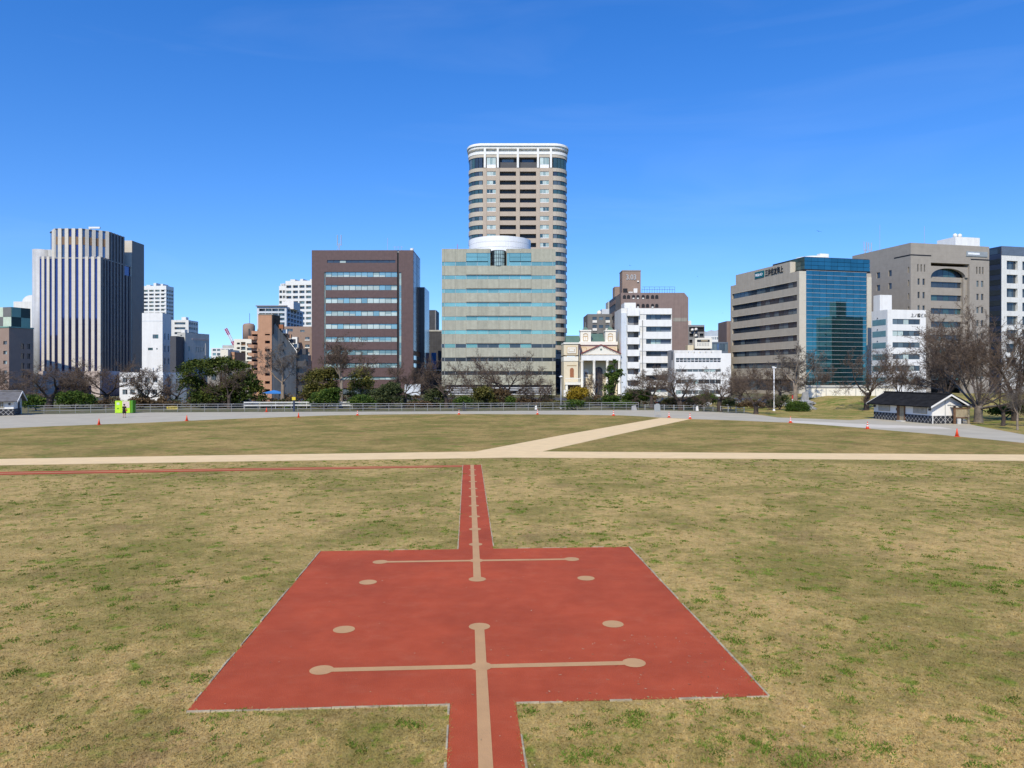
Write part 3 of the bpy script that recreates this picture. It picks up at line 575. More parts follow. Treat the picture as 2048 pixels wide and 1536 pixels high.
# --- beige office with green glass bands ------------------------------------------------
def green_band_office():
    d = 200; k = d / F; fx, fy = ZF(860, 460, 3.94); p0 = fx(92); U = lambda zx: (fx(zx) - p0) * k; Z = lambda zy: GZ(fy(zy), d)
    W = U(990); H = Z(148); D = 26
    B = Bld('office_building', 'beige concrete office block with green glass bands and white drum on roof', GX(p0, d), d, 0, W, D, H)
    MB().box(.4, W - .4, .5, D - .3, 0, Z(285)).box(.4, U(468), .5, D - .3, Z(285), H - .5).box(U(612), W - .4, .5, D - .3, Z(285), H - .5).box(U(468), U(612), 4.5, D - .3, Z(285), H - .5).build('core', MATS['frame_dark'], B.root)
    cols = [92, 115, 200, 285, 372, 457, 543, 628, 713, 798, 883, 968, 990]
    bands = [252, 358, 466, 573, 682, 790, 898, 1005, 1112]
    for i in range(len(cols) - 1):
        a, b = U(cols[i]), U(cols[i + 1]); mid = (cols[i] + cols[i + 1]) / 2; notch = 470 < mid < 610
        for j, bz in enumerate(bands):
            if j == 0 and notch: continue
            gm = 'win_teal' if j < 6 else ('win_dark' if (j > 6 or rnd.random() < .6) else 'win_teal')  # lower bands get dark glass, painting in the mirrored hill wood
            B.bx('glass_pane', MATS[gm], 'front', a + .03, b - .03, .12, .2, Z(bz + 30) + .02, Z(bz) - .02)
            B.bx('mullion', MATS['frame_alu'], 'front', a - .04, a + .04, .06, .13, Z(bz + 30) + .02, Z(bz) - .02)
        for j in range(len(bands)):
            zt = Z(bands[j] + 30); zb = Z(bands[j + 1]) if j + 1 < len(bands) else Z(1220)
            proud = -.12 if (285 <= mid <= 798 and j < 7) else 0
            B.bx('spandrel_panel', MATS['beige_panel'], 'front', a + .012, b - .012, proud, .5, zb, zt)
        if not notch:
            if 285 <= mid < 470 or 608 < mid < 798:
                e0, e1 = a, b
                if cols[i + 1] > 470 and mid < 470: e1 = U(472)
                for q in ((182, 212), (214, 246)): B.bx('glass_pane', MATS['win_teal'], 'front', e0 + .03, e1 - .03, .12, .2, Z(q[1]), Z(q[0]))
                B.bx('spandrel_panel', MATS['beige_panel'], 'front', e0 + .012, e1 - .012, 0, .5, Z(181), H)
            else: B.bx('spandrel_panel', MATS['beige_panel'], 'front', a + .012, b - .012, 0, .5, Z(251), H)
    for (a, b) in ((457, 475), (605, 628)):
        B.bx('glass_pane', MATS['win_teal'], 'front', U(a) + .03, U(b) - .03, .12, .2, Z(282), Z(182)); B.bx('spandrel_panel', MATS['beige_panel'], 'front', U(a), U(b), 0, .5, Z(181), H)
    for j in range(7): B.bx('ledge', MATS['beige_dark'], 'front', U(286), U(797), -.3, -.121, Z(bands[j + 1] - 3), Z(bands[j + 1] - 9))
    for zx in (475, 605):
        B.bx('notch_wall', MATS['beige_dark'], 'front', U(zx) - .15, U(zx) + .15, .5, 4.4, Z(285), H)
    # curved glass stair bay in the notch
    cxn = U(540); rad = U(603) - cxn
    n = 10
    for j in range(4):
        z0 = Z(282) + j * (Z(160) - Z(282)) / 4; z1 = z0 + (Z(160) - Z(282)) / 4
        for i in range(n):
            a0 = math.pi * (1 + i / n) + .03; a1 = math.pi * (1 + (i + 1) / n) - .03
            MB().add([(cxn + rad * .9 * math.cos(a), 1.7 + rad * .9 * math.sin(a), z) for z in (z0 + .06, z1 - .06) for a in (a0, a1)], [(0, 1, 3, 2)]).build('bay_pane', MATS['win_pale' if 2 < i < 8 else 'win_dark'], B.root)
    MB().lathe([(rad * .8, 0), (rad * .8, Z(165) - Z(282))], 24, (cxn, 1.9, Z(282))).build('bay_core', MATS['frame_alu'], B.root)
    for j in range(5): MB().lathe([(rad * .92, 0), (rad * .92, .1)], 24, (cxn, 1.7, Z(282) + j * (Z(160) - Z(282)) / 4 - .05)).build('bay_ring', MATS['frame_dark'], B.root)
    # drum on the roof
    cr = (U(803) - U(288)) / 2; cxd = (U(803) + U(288)) / 2; zb = Z(162); zt = GZ(fy(52), d + 4)
    for j in range(3):
        z0 = zb + j * (zt - zb) / 3; MB().lathe([(cr - .02 * j, 0), (cr - .02 * j, (zt - zb) / 3 - .06)], 72, (cxd, cr + 2.2, z0)).build('drum_band', MATS['steel_white'], B.root, False)
    MB().lathe([(cr - .2, 0), (cr - .2, zt - zb - .1)], 48, (cxd, cr + 2.2, zb)).build('drum_core', MATS['mid_grey'], B.root)
    # lower storeys: louvres, piers, dark glazing
    MB().box(.3, W - .3, 1.2, 1.4, 0, Z(1220)).build('ground_glass', MATS['win_dark'], B.root)
    for zx in (92, 960): B.bx('pier', MATS['beige_panel'], 'front', U(zx), U(zx + 30), 0, 1.0, 0, Z(1221))
    for zy in (1242, 1258, 1274, 1292, 1311, 1332): B.bx('louvre', MATS['frame_white'], 'front', U(123), U(959), .2, .5, Z(zy + 5), Z(zy))
    for i in range(9): B.bx('post', MATS['frame_alu'], 'front', U(140 + i * 100), U(143 + i * 100), .55, .65, 0, Z(1222))
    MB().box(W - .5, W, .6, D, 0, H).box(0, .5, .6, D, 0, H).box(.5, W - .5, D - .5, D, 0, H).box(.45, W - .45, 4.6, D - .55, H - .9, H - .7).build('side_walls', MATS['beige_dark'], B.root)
    m = MB(); m.tube([(U(212), 2, H - .5), (U(212), 2, H + 1.6)], .06, 5); m.build('warning_light_pole', MATS['red_paint'], B.root)
green_band_office()

# --- round-cornered high-rise ---------------------------------------------------------------
def high_rise():
    d = 252; k = d / F; fx, fy = ZF(860, 270, 5.297); H = GZ(fy(90), d); xc = GX(fx(931), d)
    r = thing('apartment_tower', 'tall round-cornered apartment tower with white crown ring and balconies', 'building', (xc, d, 0))
    hw, rc, fl = 17.1, 5.2, 11.9; D = 24
    def arc(side, q0, q1, n, rad=rc, off=0.0):
        pts = []
        for i in range(n + 1):
            a = math.pi / 2 * (q0 + (q1 - q0) * i / n)
            pts.append((side * (fl + (rad + off) * math.sin(a)), rc - (rad + off) * math.cos(a)))
        return pts
    def outline(off=0.0, inner=0.0):
        L_ = [(x, y) for x, y in arc(-1, 1, 0, 10, off=off)]; Rr = arc(1, 0, 1, 10, off=off)
        return [(-(hw + off), D + off)] + L_ + Rr + [(hw + off, D + off)]
    floor_h = 94.5 / 5.297 * k; zt0 = GZ(fy(236), d)   # top of the tall top-floor windows
    MB().prism([(x * .965, y * .97 + .5) for x, y in outline(-.9)], 0, H - 6).build('core', MATS['dark_grey'], r)
    zs_top = [GZ(fy(386 + 94.5 * i), d) for i in range(26)]; zs_top = [z for z in zs_top if z > 3.5]
    win_h = 46 / 5.297 * k
    def band(name, pts_o, thick, z0, z1, mat):
        """curved strip following pts"""
        m = MB(); vs = []; n = len(pts_o)
        c = (0, D / 2)
        inn = [(x - thick * (x - c[0]) / math.hypot(x - c[0], y - c[1]), y - thick * (y - c[1]) / math.hypot(x - c[0], y - c[1])) for x, y in pts_o]
        vs = [(x, y, z0) for x, y in pts_o] + [(x, y, z1) for x, y in pts_o] + [(x, y, z0) for x, y in inn] + [(x, y, z1) for x, y in inn]
        fs = []
        for i in range(n - 1): fs += [(i, i + 1, n + i + 1, n + i), (2 * n + i + 1, 2 * n + i, 3 * n + i, 3 * n + i + 1), (n + i, n + i + 1, 3 * n + i + 1, 3 * n + i), (i + 1, i, 2 * n + i, 2 * n + i + 1)]
        return m.add(vs, fs).build(name, mat, r)
    front = [(-fl, 0), (fl, 0)]
    cache = {}
    def inst(key, maker, dz):
        if key not in cache: cache[key] = maker(); o = cache[key]; o.location.z += dz; return o
        o = cache[key].copy(); C.objects.link(o); o.location.z = dz; return o
    gl = [('win_dark', 'win_green', 'win_green'), ('win_pale', 'win_green'), ]
    tops = [zt0] + zs_top
    sp_h = floor_h - win_h
    for i, zt in enumerate(tops):
        wh = win_h if i else (348 - 236) / 5.297 * k
        zb = zt - wh; nxt = tops[i + 1] if i + 1 < len(tops) else 0.0; dead = zb - nxt
        for side in (-1, 1):
            inst(('sp', side, round(dead, 1)), lambda: band('spandrel', arc(side, 0, 1, 8), .5, -dead, 0, MATS['tower_band']), zb)
            for q in range(5):   # curved corner glazing, five panes
                mt = rnd.choice(['win_dark', 'win_green', 'win_green', 'win_mid'])
                inst(('cw', side, q, mt, round(wh, 1)), lambda: band('corner_pane', arc(side, .03 + q * .18, .03 + (q + 1) * .18 - .02, 2, off=-.22), .1, 0, wh - .02, MATS[mt]), zb)
            piece('side_spandrel', MATS['tower_band'], r, *sorted((side * hw, side * (hw - .4))), rc + .01, D, nxt, zb)
            # two flat bays: window next to the corner, balcony next to the middle pier
            a, b = sorted((side * 7.5, side * 10.6))
            f = piece('window_frame', MATS['frame_white'], r, a, b, .22, .3, zb, zt)
            for c_ in range(3):
                w_ = (b - a) / 3; mt = rnd.choice(['win_pale', 'win_pale', 'win_green', 'win_blind'])
                piece('pane', MATS[mt], f, -(b - a) / 2 + c_ * w_ + .05, -(b - a) / 2 + (c_ + 1) * w_ - .05, -.08, -.041, -wh / 2 + (.35 * wh if i == 0 else .25), wh / 2 - .04)
            piece('wall_panel', MATS['tower_pink'], r, a, b, .02, .4, nxt, zb)
            a, b = sorted((side * .65, side * 6.2))
            piece('balcony_back', MATS['brown_panel'] if i % 3 else MATS['frame_dark'], r, a, b, 1.5, 1.6, nxt, zt)
            piece('balcony_glass', MATS[rnd.choice(['win_dark', 'win_mid'])], r, a + .8, b - .8, 1.42, 1.49, nxt + .2, zt - .1)
            piece('balcony_front', MATS['tower_pink'], r, a, b, .08, .3, nxt, zb - .0)
            piece('balcony_slab', MATS['tower_pink'], r, a, b, .31, 1.5, zb - dead - .01, zb - dead + .15) if nxt > 0 else None
    zbase = zt0 - (348 - 236) / 5.297 * k
    for (a, b, nm) in ((-.65, .65, 'pier'), (6.2, 7.5, 'pier'), (-7.5, -6.2, 'pier'), (10.6, 11.9, 'pier'), (-11.9, -10.6, 'pier')):
        piece('pier', MATS['tower_pink'], r, a, b, -.12, .5, 0, zbase)
        c_ = (a + b) / 2; piece('crown_column', MATS['white_paint'], r, c_ - .36, c_ + .36, -.3, .5, zbase + .001, GZ(fy(145), d))
    # crown: upper wall, white sill ring, projecting white eaves
    for z0, z1, off, mt, nm in ((zt0, GZ(fy(205), d), 0, 'tower_band', 'crown_wall'), (GZ(fy(205), d) + .001, GZ(fy(176), d), .12, 'white_paint', 'crown_sill'), (GZ(fy(176), d) + .001, GZ(fy(145), d), -1.4, 'cool_white', 'attic_wall'), (GZ(fy(145), d) + .001, GZ(fy(118), d), .15, 'white_wall', 'eaves_soffit'), (GZ(fy(118), d) + .001, GZ(fy(102), d), .55, 'white_paint', 'eaves_ring'), (GZ(fy(102), d) + .001, H, .25, 'white_paint', 'cornice_ring')):
        MB().prism(outline(off), z0, z1).build(nm, MATS[mt], r)
    # stone on the flat outer sides
    piece('side_wall', MATS['tower_band'], r, -hw + .5, hw - .5, D - .4, D, 0, H - 5)
    for side in (-1, 1):
        piece('side_glass', MATS['win_dark'], r, *sorted((side * (hw - .35), side * (hw - .45))), rc + .1, D - .5, 3, zt0)
high_rise()

# --- cream wedding chapel --------------------------------------------------------------------
def chapel():
    d = 190; k = d / F; fx, fy = ZF(1110, 640, 8.533); p0 = fx(150); U = lambda zx: (fx(zx) - p0) * k; Z = lambda zy: GZ(fy(zy), d)
    r = thing('chapel', 'cream neoclassical wedding chapel with pediment, columns and two small towers', 'building', (GX(p0, d), d, 0)); c, cl, gr = MATS['cream'], MATS['cream_light'], MATS['green_roof']
    P = lambda nm, m, x0, x1, y0, y1, z0, z1: piece(nm, m, r, x0, x1, y0, y1, z0, z1)
    P('wing_wall', c, U(150), U(395), 0, 10, Z(1110), Z(620)); P('wing_frieze', cl, U(148), U(397), -.15, 10, Z(700), Z(622)); P('wing_upper', c, U(150), U(395), 0.05, 10, Z(598), Z(410)); P('wing_parapet', cl, U(146), U(440), -.2, 10, Z(409), Z(383))
    for i in range(14): P('dentil', MATS['cream_line'], U(178 + i * 14), U(185 + i * 14), -.12, .04, Z(612), Z(600))
    P('panel_frame', MATS['cream_line'], U(202), U(366), -.06, .04, Z(578), Z(455)); P('panel', cl, U(212), U(356), -.1, -.061, Z(568), Z(465)); P('panel_relief', MATS['cream_line'], U(232), U(336), -.14, -.101, Z(545), Z(490)); P('panel_relief', cl, U(242), U(326), -.17, -.141, Z(538), Z(497))
    P('moulding', MATS['cream_line'], U(205), U(365), -.1, .0, Z(780), Z(770))
    m = MB(); pts = [(U(255), Z(975)), (U(320), Z(975))] + [(U(287.5) + (U(320) - U(287.5)) * math.cos(a), Z(850) + (Z(815) - Z(850)) * math.sin(a)) for a in [math.pi * i / 8 for i in range(9)]]
    m.add([(x, -.12, z) for x, z in pts] + [(x, -.001, z) for x, z in pts], [tuple(range(len(pts)))] + [(i, (i + 1) % len(pts), len(pts) + (i + 1) % len(pts), len(pts) + i) for i in range(len(pts))]); m.build('arched_shutter', MATS['terracotta'], r)
    P('balcony', cl, U(165), U(430), -1.3, 0, Z(1105), Z(1062)); 
    for i in range(13): P('baluster', cl, U(170 + i * 20), U(176 + i * 20), -1.25, -1.15, Z(1061), Z(1005))
    P('balcony_rail', cl, U(165), U(430), -1.3, -1.1, Z(1004), Z(990))
    P('porch_back', MATS['brown_panel'], U(160), U(430), 1.0, 1.2, 0, Z(1111)); P('porch_pillar', cl, U(172), U(212), -1.1, -.4, 0, Z(1106)); P('wing_base', c, U(150), U(165), 0, 10, 0, Z(1111))
    P('link_wall', c, U(395.5), U(432), 1.5, 10, 0, Z(410))
    for i in range(3): P('link_pilaster', cl, U(400 + i * 11), U(405 + i * 11), 1.3, 1.5, Z(1060), Z(440))
    m = MB(); m.add([(U(195), 2, Z(383)), (U(440), 2, Z(383)), (U(440), 9, Z(383)), (U(195), 9, Z(383)), (U(205), 4.5, Z(250)), (U(440), 4.5, Z(250))], [(0, 1, 5, 4), (1, 2, 5), (2, 3, 4, 5), (3, 0, 4)]); m.build('wing_roof', gr, r)
    P('main_wall', c, U(432), U(1085), 2.5, 12, 0, Z(418)); P('cornice', cl, U(425), U(1092), 2.1, 12.2, Z(417.5), Z(362))
    for a, b in ((465, 555), (960, 1052)): P('wall_panel', MATS['cream_line'], U(a), U(b), 2.42, 2.5, Z(540), Z(462)); P('wall_panel_inner', c, U(a + 9), U(b - 9), 2.38, 2.419, Z(540), Z(472))
    for a, b in ((450, 632), (880, 1062)):
        t = P('tower', cl, U(a), U(b), 2.6, 2.6 + (b - a) / 8.533 * k, Z(361.5), Z(182)); P('tower_cornice', cl, U(a - 8), U(b + 6), 2.4, 2.8 + (b - a) / 8.533 * k, Z(181.5), Z(158))
        mid = (a + b) / 2; P('window_frame', MATS['cream_line'], U(mid - 46), U(mid + 40), 2.52, 2.6, Z(350), Z(262)); P('window_shutter', cl, U(mid - 36), U(mid - 6), 2.47, 2.519, Z(343), Z(280)); P('window_shutter', cl, U(mid - 2), U(mid + 30), 2.47, 2.519, Z(343), Z(280))
        m = MB(); q = [(U(mid - 3) + (U(mid + 40) - U(mid - 3)) * math.cos(an), Z(248) + (Z(215) - Z(248)) * math.sin(an)) for an in [math.pi * i / 10 for i in range(11)]]; q2 = [(U(mid - 3) + .7 * (x - U(mid - 3)), Z(248) + .7 * (z - Z(248))) for x, z in q]
        m.add([(x, 2.5, z) for x, z in q + q2], [(i, i + 1, 12 + i, 11 + i) for i in range(10)]); m.build('arch_moulding', MATS['cream_line'], r)
        cx_, cy_ = U(mid), 2.6 + (b - a) / 2 / 8.533 * k; h_ = (b - a) / 8.533 * k / 2 * .6
        MB().add([(cx_ - h_, cy_ - h_, Z(158)), (cx_ + h_, cy_ - h_, Z(158)), (cx_ + h_, cy_ + h_, Z(158)), (cx_ - h_, cy_ + h_, Z(158)), (cx_ - .2, cy_ - .2, Z(100)), (cx_ + .2, cy_ - .2, Z(100)), (cx_ + .2, cy_ + .2, Z(100)), (cx_ - .2, cy_ + .2, Z(100))], [(0, 1, 5, 4), (1, 2, 6, 5), (2, 3, 7, 6), (3, 0, 4, 7), (4, 5, 6, 7)]).build('tower_roof', gr, r)
        MB().tube([(cx_, cy_, Z(102)), (cx_, cy_, Z(20))], .05, 5).build('finial', MATS['pipe_grey'], r)
    m = MB(); m.add([(U(636), 3.2, Z(361)), (U(876), 3.2, Z(361)), (U(876), 8, Z(205)), (U(636), 8, Z(205)), (U(876), 12, Z(361)), (U(636), 12, Z(361))], [(0, 1, 2, 3), (3, 2, 4, 5), (0, 3, 5), (1, 4, 2)]); m.build('main_roof', gr, r)
    # portico
    zb, zt_ = Z(582), Z(432); xa, xb, xm = U(440), U(1112), U(776)
    MB().add([(xa, -1.2, zb), (xb, -1.2, zb), (xm, -1.2, zt_), (xa, 2.4, zb), (xb, 2.4, zb), (xm, 2.4, zt_)], [(0, 1, 2), (3, 5, 4), (0, 2, 5, 3), (1, 4, 5, 2), (0, 3, 4, 1)]).build('pediment', MATS['cream_light'], r)
    for s_, x_ in ((1, xa), (-1, xb)):
        MB().add([(x_ - s_ * .1, -1.5, zb + .02), (x_ - s_ * .1, 2.4, zb + .02), (xm, 2.4, zt_ + .02), (xm, -1.5, zt_ + .02), (x_ - s_ * .1, -1.5, zb + .2), (x_ - s_ * .1, 2.4, zb + .2), (xm, 2.4, zt_ + .25), (xm, -1.5, zt_ + .25)], [(0, 1, 2, 3), (4, 7, 6, 5), (0, 3, 7, 4)]).build('roof_edge', MATS['maroon'], r)
    for i in range(32):
        f_ = (i + .5) / 32; x_ = xa + (xb - xa) * f_; P('dentil', MATS['cream_line'], x_ - .07, x_ + .07, -1.45, -1.2, zb - .22, zb - .06)
    for s_ in (0, 1):
        for i in range(12):
            f_ = (i + 1) / 13.5; x_ = (xa if s_ == 0 else xb) + ((xm - (xa if s_ == 0 else xb))) * f_; z_ = zb + (zt_ - zb) * f_; P('dentil', MATS['cream_line'], x_ - .08, x_ + .08, -1.4, -1.2, z_ - .32, z_ - .2)
    MB().lathe([(.25, 0), (.25, .06)], 12).build('rosette', MATS['green_roof'], r, loc=(xm, -1.22, Z(505))).rotation_euler = (R(90), 0, 0)
    P('entablature', MATS['white_paint'], xa + .05, xb - .05, -1.2, 2.3, Z(692), zb - .001)
    text_mesh('frieze_lettering', 'LA MANSION CHAPEL', .42, MATS['cream_line'], r, (U(700), -1.22, Z(668)), (R(90), 0, 0), depth=.01) if False else None
    for zx in (458, 662, 887, 1090):
        MB().lathe([(.52, 0), (.52, .3), (.38, .4), (.34, Z(730)), (.36, Z(722)), (.5, Z(705)), (.5, Z(693))], 16, (U(zx), -.7, 0)).build('column', MATS['cream_light'], r, True)
    for a in (545, 985):
        P('window_frame', MATS['white_paint'], U(a - 42), U(a + 42), 2.4, 2.5, Z(990), Z(870)); P('pane', MATS['win_dark'], U(a - 26), U(a - 4), 2.36, 2.399, Z(972), Z(890)); P('pane', MATS['win_dark'], U(a + 4), U(a + 26), 2.36, 2.399, Z(972), Z(890))
        MB().add([(U(a) + (U(a + 44) - U(a)) * math.cos(q), 2.4, Z(870) + (Z(835) - Z(870)) * math.sin(q)) for q in [math.pi * i / 10 for i in range(11)]], [tuple(range(11))]).build('fanlight', MATS['cream_light'], r)
        P('door_frame', MATS['white_paint'], U(a - 30), U(a + 40), 2.38, 2.5, 0, Z(1125)); P('door', MATS['wood'], U(a - 16), U(a + 26), 2.33, 2.379, 0, Z(1142))
    P('main_door_recess', MATS['dark_grey'], U(700), U(830), 2.4, 2.5, 0, Z(860))
    MB().add([(U(765) + (U(830) - U(765)) * math.cos(q), 2.4, Z(860) + (Z(800) - Z(860)) * math.sin(q)) for q in [math.pi * i / 12 for i in range(13)]], [tuple(range(13))]).build('main_door_arch', MATS['dark_grey'], r)
    P('side_terrace', MATS['cream_light'], U(135), U(260), -3.2, -1.4, 0, 1.6)
chapel()

# --- brown apartment block with number on its roof house ---------------------------------------
def arched_block():
    d = 235; k = d / F; fx, fy = ZF(1100, 520, 4.655); p0 = fx(660); U = lambda zx: (fx(zx) - p0) * k; Z = lambda zy: GZ(fy(zy), d)
    W = U(1288); H = Z(305); D = 16
    r = thing('apartment_block', 'mauve brown apartment block with paired arched openings below roof railing', 'building', (GX(p0, d), d, 0))
    MB().add([(0, 0, 0), (W, 0, 0), (W, D, 0), (0, D, 0), (0, 0, H), (U(1250), 0, H), (W, 0, Z(350)), (W, D, Z(350)), (U(1250), D, H), (0, D, H)], [(0, 1, 6, 5, 4), (1, 2, 7, 6), (5, 6, 7, 8), (4, 5, 8, 9), (3, 0, 4, 9), (2, 3, 9, 8, 7)]).build('wall', MATS['mauve_wall'], r)
    for zy0, zy1 in ((325, 362), (407, 444), (490, 526)):
        for zx in (693, 731, 778, 819, 868, 908, 955, 994):
            w_ = (U(zx + 15) - U(zx - 15)); h_ = Z(zy0) - Z(zy1); q = [(-w_ / 2, 0), (w_ / 2, 0)] + [(w_ / 2 * math.cos(a), h_ - w_ / 2 + w_ / 2 * math.sin(a)) for a in [math.pi * i / 8 for i in range(9)]]
            key = ('arch', zy0 > 0)
            if key not in BOXES: BOXES[key] = MB().add([(x, -.03, z) for x, z in q] + [(x, .1, z) for x, z in q], [tuple(range(len(q)))] + [(i, (i + 1) % len(q), len(q) + (i + 1) % len(q), len(q) + i) for i in range(len(q))]).mesh('arched_opening', MATS['black'])
            o = link('arched_opening', BOXES[key], r, (U(zx), 0, Z(zy1)))
            if rnd.random() < .35: piece('laundry', MATS['white_paint'], r, U(zx - 10), U(zx + 8), -.1, -.04, Z(zy1), Z(zy1 - 10))
    MB().box(-1.6, -.01, .6, D, 0, Z(335)).build('side_wing', MATS['dark_grey'], r)  # left side of the block, its shade put into the dark grey
    for i in range(8): piece('side_balcony', MATS['mauve_wall'], r, -1.75, -1.61, 1, D - 1, 3 + i * 3.6, 4.3 + i * 3.6)
    MB().box(U(682), U(855), 2, 8, H - .01, Z(90)).build('roof_house', MATS['brown_apart2'], r); MB().box(U(680), U(857), 1.9, 8.1, Z(96), Z(86)).build('roof_house_cap', MATS['conc_grey'], r)
    text_mesh('roof_number', '3.03', 2.3, MATS['frame_alu'], r, (U(715), 1.9, Z(175)), (R(90), 0, 0), depth=.08, xs=.86)
    m = MB()
    for i in range(14): x_ = U(862 + i * 23.5); m.tube([(x_, 1, H), (x_, 1, Z(247 if i % 2 else 262))], .05, 4)
    for zy in (247, 272): m.tube([(U(862), 1, Z(zy)), (U(1168), 1, Z(zy))], .05, 4)
    m.build('roof_railing', MATS['navy_grey'], r)
    piece('water_tank', MATS['black'], r, U(688), U(725), .8, 1.8, H, Z(262)); piece('air_conditioner', MATS['white_paint'], r, U(783), U(818), .8, 1.6, H, Z(262)); piece('roof_box', MATS['white_wall'], r, U(735), U(775), .9, 1.5, H, Z(292))
    piece('flood_lamp', MATS['white_paint'], r, U(820), U(836), 1.6, 1.99, Z(198), Z(186))
    piece('wall_stain', MATS['conc_grey'], r, U(1145), U(1275), -.05, -.002, Z(572), Z(538))
arched_block()

# --- white office with rounded stair balconies ---------------------------------------------------
def white_stair_office():
    d = 190; k = d / F; fx, fy = ZF(1100, 520, 4.655); p0 = fx(662); U = lambda zx: (fx(zx) - p0) * k; Z = lambda zy: GZ(fy(zy), d)
    W = U(1135); H = Z(450)
    B = Bld('office_building', 'white narrow office with rounded stair balconies and grey window bays', GX(p0, d), d, 0, W, 12, H)
    rows = [(507, 556), (620, 668), (735, 781), (848, 895), (960, 1006), (1074, 1120), (1185, 1230)]
    st_ = [(525, 608), (668, 722), (785, 836), (895, 950), (1010, 1062), (1120, 1172), (1230, 1285)]
    ops = [(U(895), U(1130), Z(b), Z(a)) for a, b in rows] + [(U(722), U(826), Z(b), Z(a)) for a, b in st_]
    B.walls(MATS['white_wall'], {'front': ops}, rec=.9)
    for i, (a, b) in enumerate(rows):
        B.window('front', U(895), U(1037), Z(b), Z(a), rec=.85, n=3, mats=('win_dark', 'win_dark', 'win_pale') if i > 1 else ('win_mid', 'win_dark'))
        B.bx('recess_shade', MATS['navy_grey'], 'front', U(1038), U(1130), .8, .9, Z(b), Z(a))  # navy grey sheet paints in the shade of the window recess
    for a, b in st_:
        B.bx('stair_back', MATS['mid_grey'], 'front', U(722), U(784), .8, .9, Z(b), Z(a)); B.bx('stair_door', MATS['dark_grey'], 'front', U(785), U(826), .75, .9, Z(b), Z(a))
    # rounded balcony fronts
    bal = [(450, 522)] + [(st_[i][1], st_[i + 1][0]) for i in range(6)]
    for a, b in bal:
        q = [(U(715), 0), (U(715), -.5)] + [(U(735) - (U(735) - U(715)) * math.cos(t), -.5 - .5 * math.sin(t)) for t in [math.pi / 2 * i / 5 for i in range(1, 6)]] + [(U(828), -1.0), (U(832), 0)]
        MB().prism(list(reversed(q))[::-1], Z(b), Z(a)).build('stair_balcony', MATS['white_paint'], B.root)
    for a, b in zip([450] + [r_[1] for r_ in rows[:-1]], [r_[0] for r_ in rows]): B.bx('white_band', MATS['white_paint'], 'front', U(832.5), U(1133), -.12, -.001, Z(b) + .04, Z(a) - .02)
    B.bx('rough_pier', MATS['cool_white'], 'front', U(662), U(712), -.3, -.001, 0, H - 1.2)
    MB().tube([(U(860), -.25, 0), (U(860), -.25, Z(560))], .09, 6).build('drain_pipe', MATS['mid_grey'], B.root)
    B.bx('roof_house', MATS['white_paint'], 'front', U(700), U(808), 1.5, 7, H - .61, Z(392))
white_stair_office()

def low_white_office():
    d = 185; k = d / F; fx, fy = ZF(1100, 520, 4.655); p0 = fx(1160); U = lambda zx: (fx(zx) - p0) * k; Z = lambda zy: GZ(fy(zy), d)
    W = U(1685); H = Z(868)
    B = Bld('office_building', 'low bright white office with long window rows between stair office and bank', GX(p0, d), d, 0, W, 13, H)
    rows = [(912, 952), (1016, 1042), (1112, 1152), (1212, 1250), (1300, 1335)]
    B.walls(MATS['white_paint'], {'front': [(U(1172), U(1592), Z(b), Z(a)) for a, b in rows]}, rec=.25)
    B.window('front', U(1172), U(1592), Z(952), Z(912), rec=.2, n=12, rows=2, mats=('win_dark', 'win_dark', 'win_mid'), frame='frame_white', gap=.07)
    for a, b in rows[1:]: B.window('front', U(1172), U(1592), Z(b), Z(a), rec=.2, n=8, mats=('win_mid', 'win_pale', 'win_dark'), frame='frame_white', gap=.05)
    B.bx('parapet_wall', MATS['white_wall'], 'front', U(1162), U(1620), 2.0, 2.3, H - .62, Z(838)); B.bx('side_column', MATS['mid_grey'], 'front', U(1134), U(1159), .4, 13, 0, Z(838))
    for i in range(5): B.bx('roof_unit', MATS['white_wall'], 'front', U(1300 + i * 55), U(1335 + i * 55), 1, 1.8, H - .61, Z(850))
    B.bx('side_glass', MATS['win_dark'], 'front', U(1134.5), U(1145), .3, .4, Z(930), Z(850))
low_white_office()

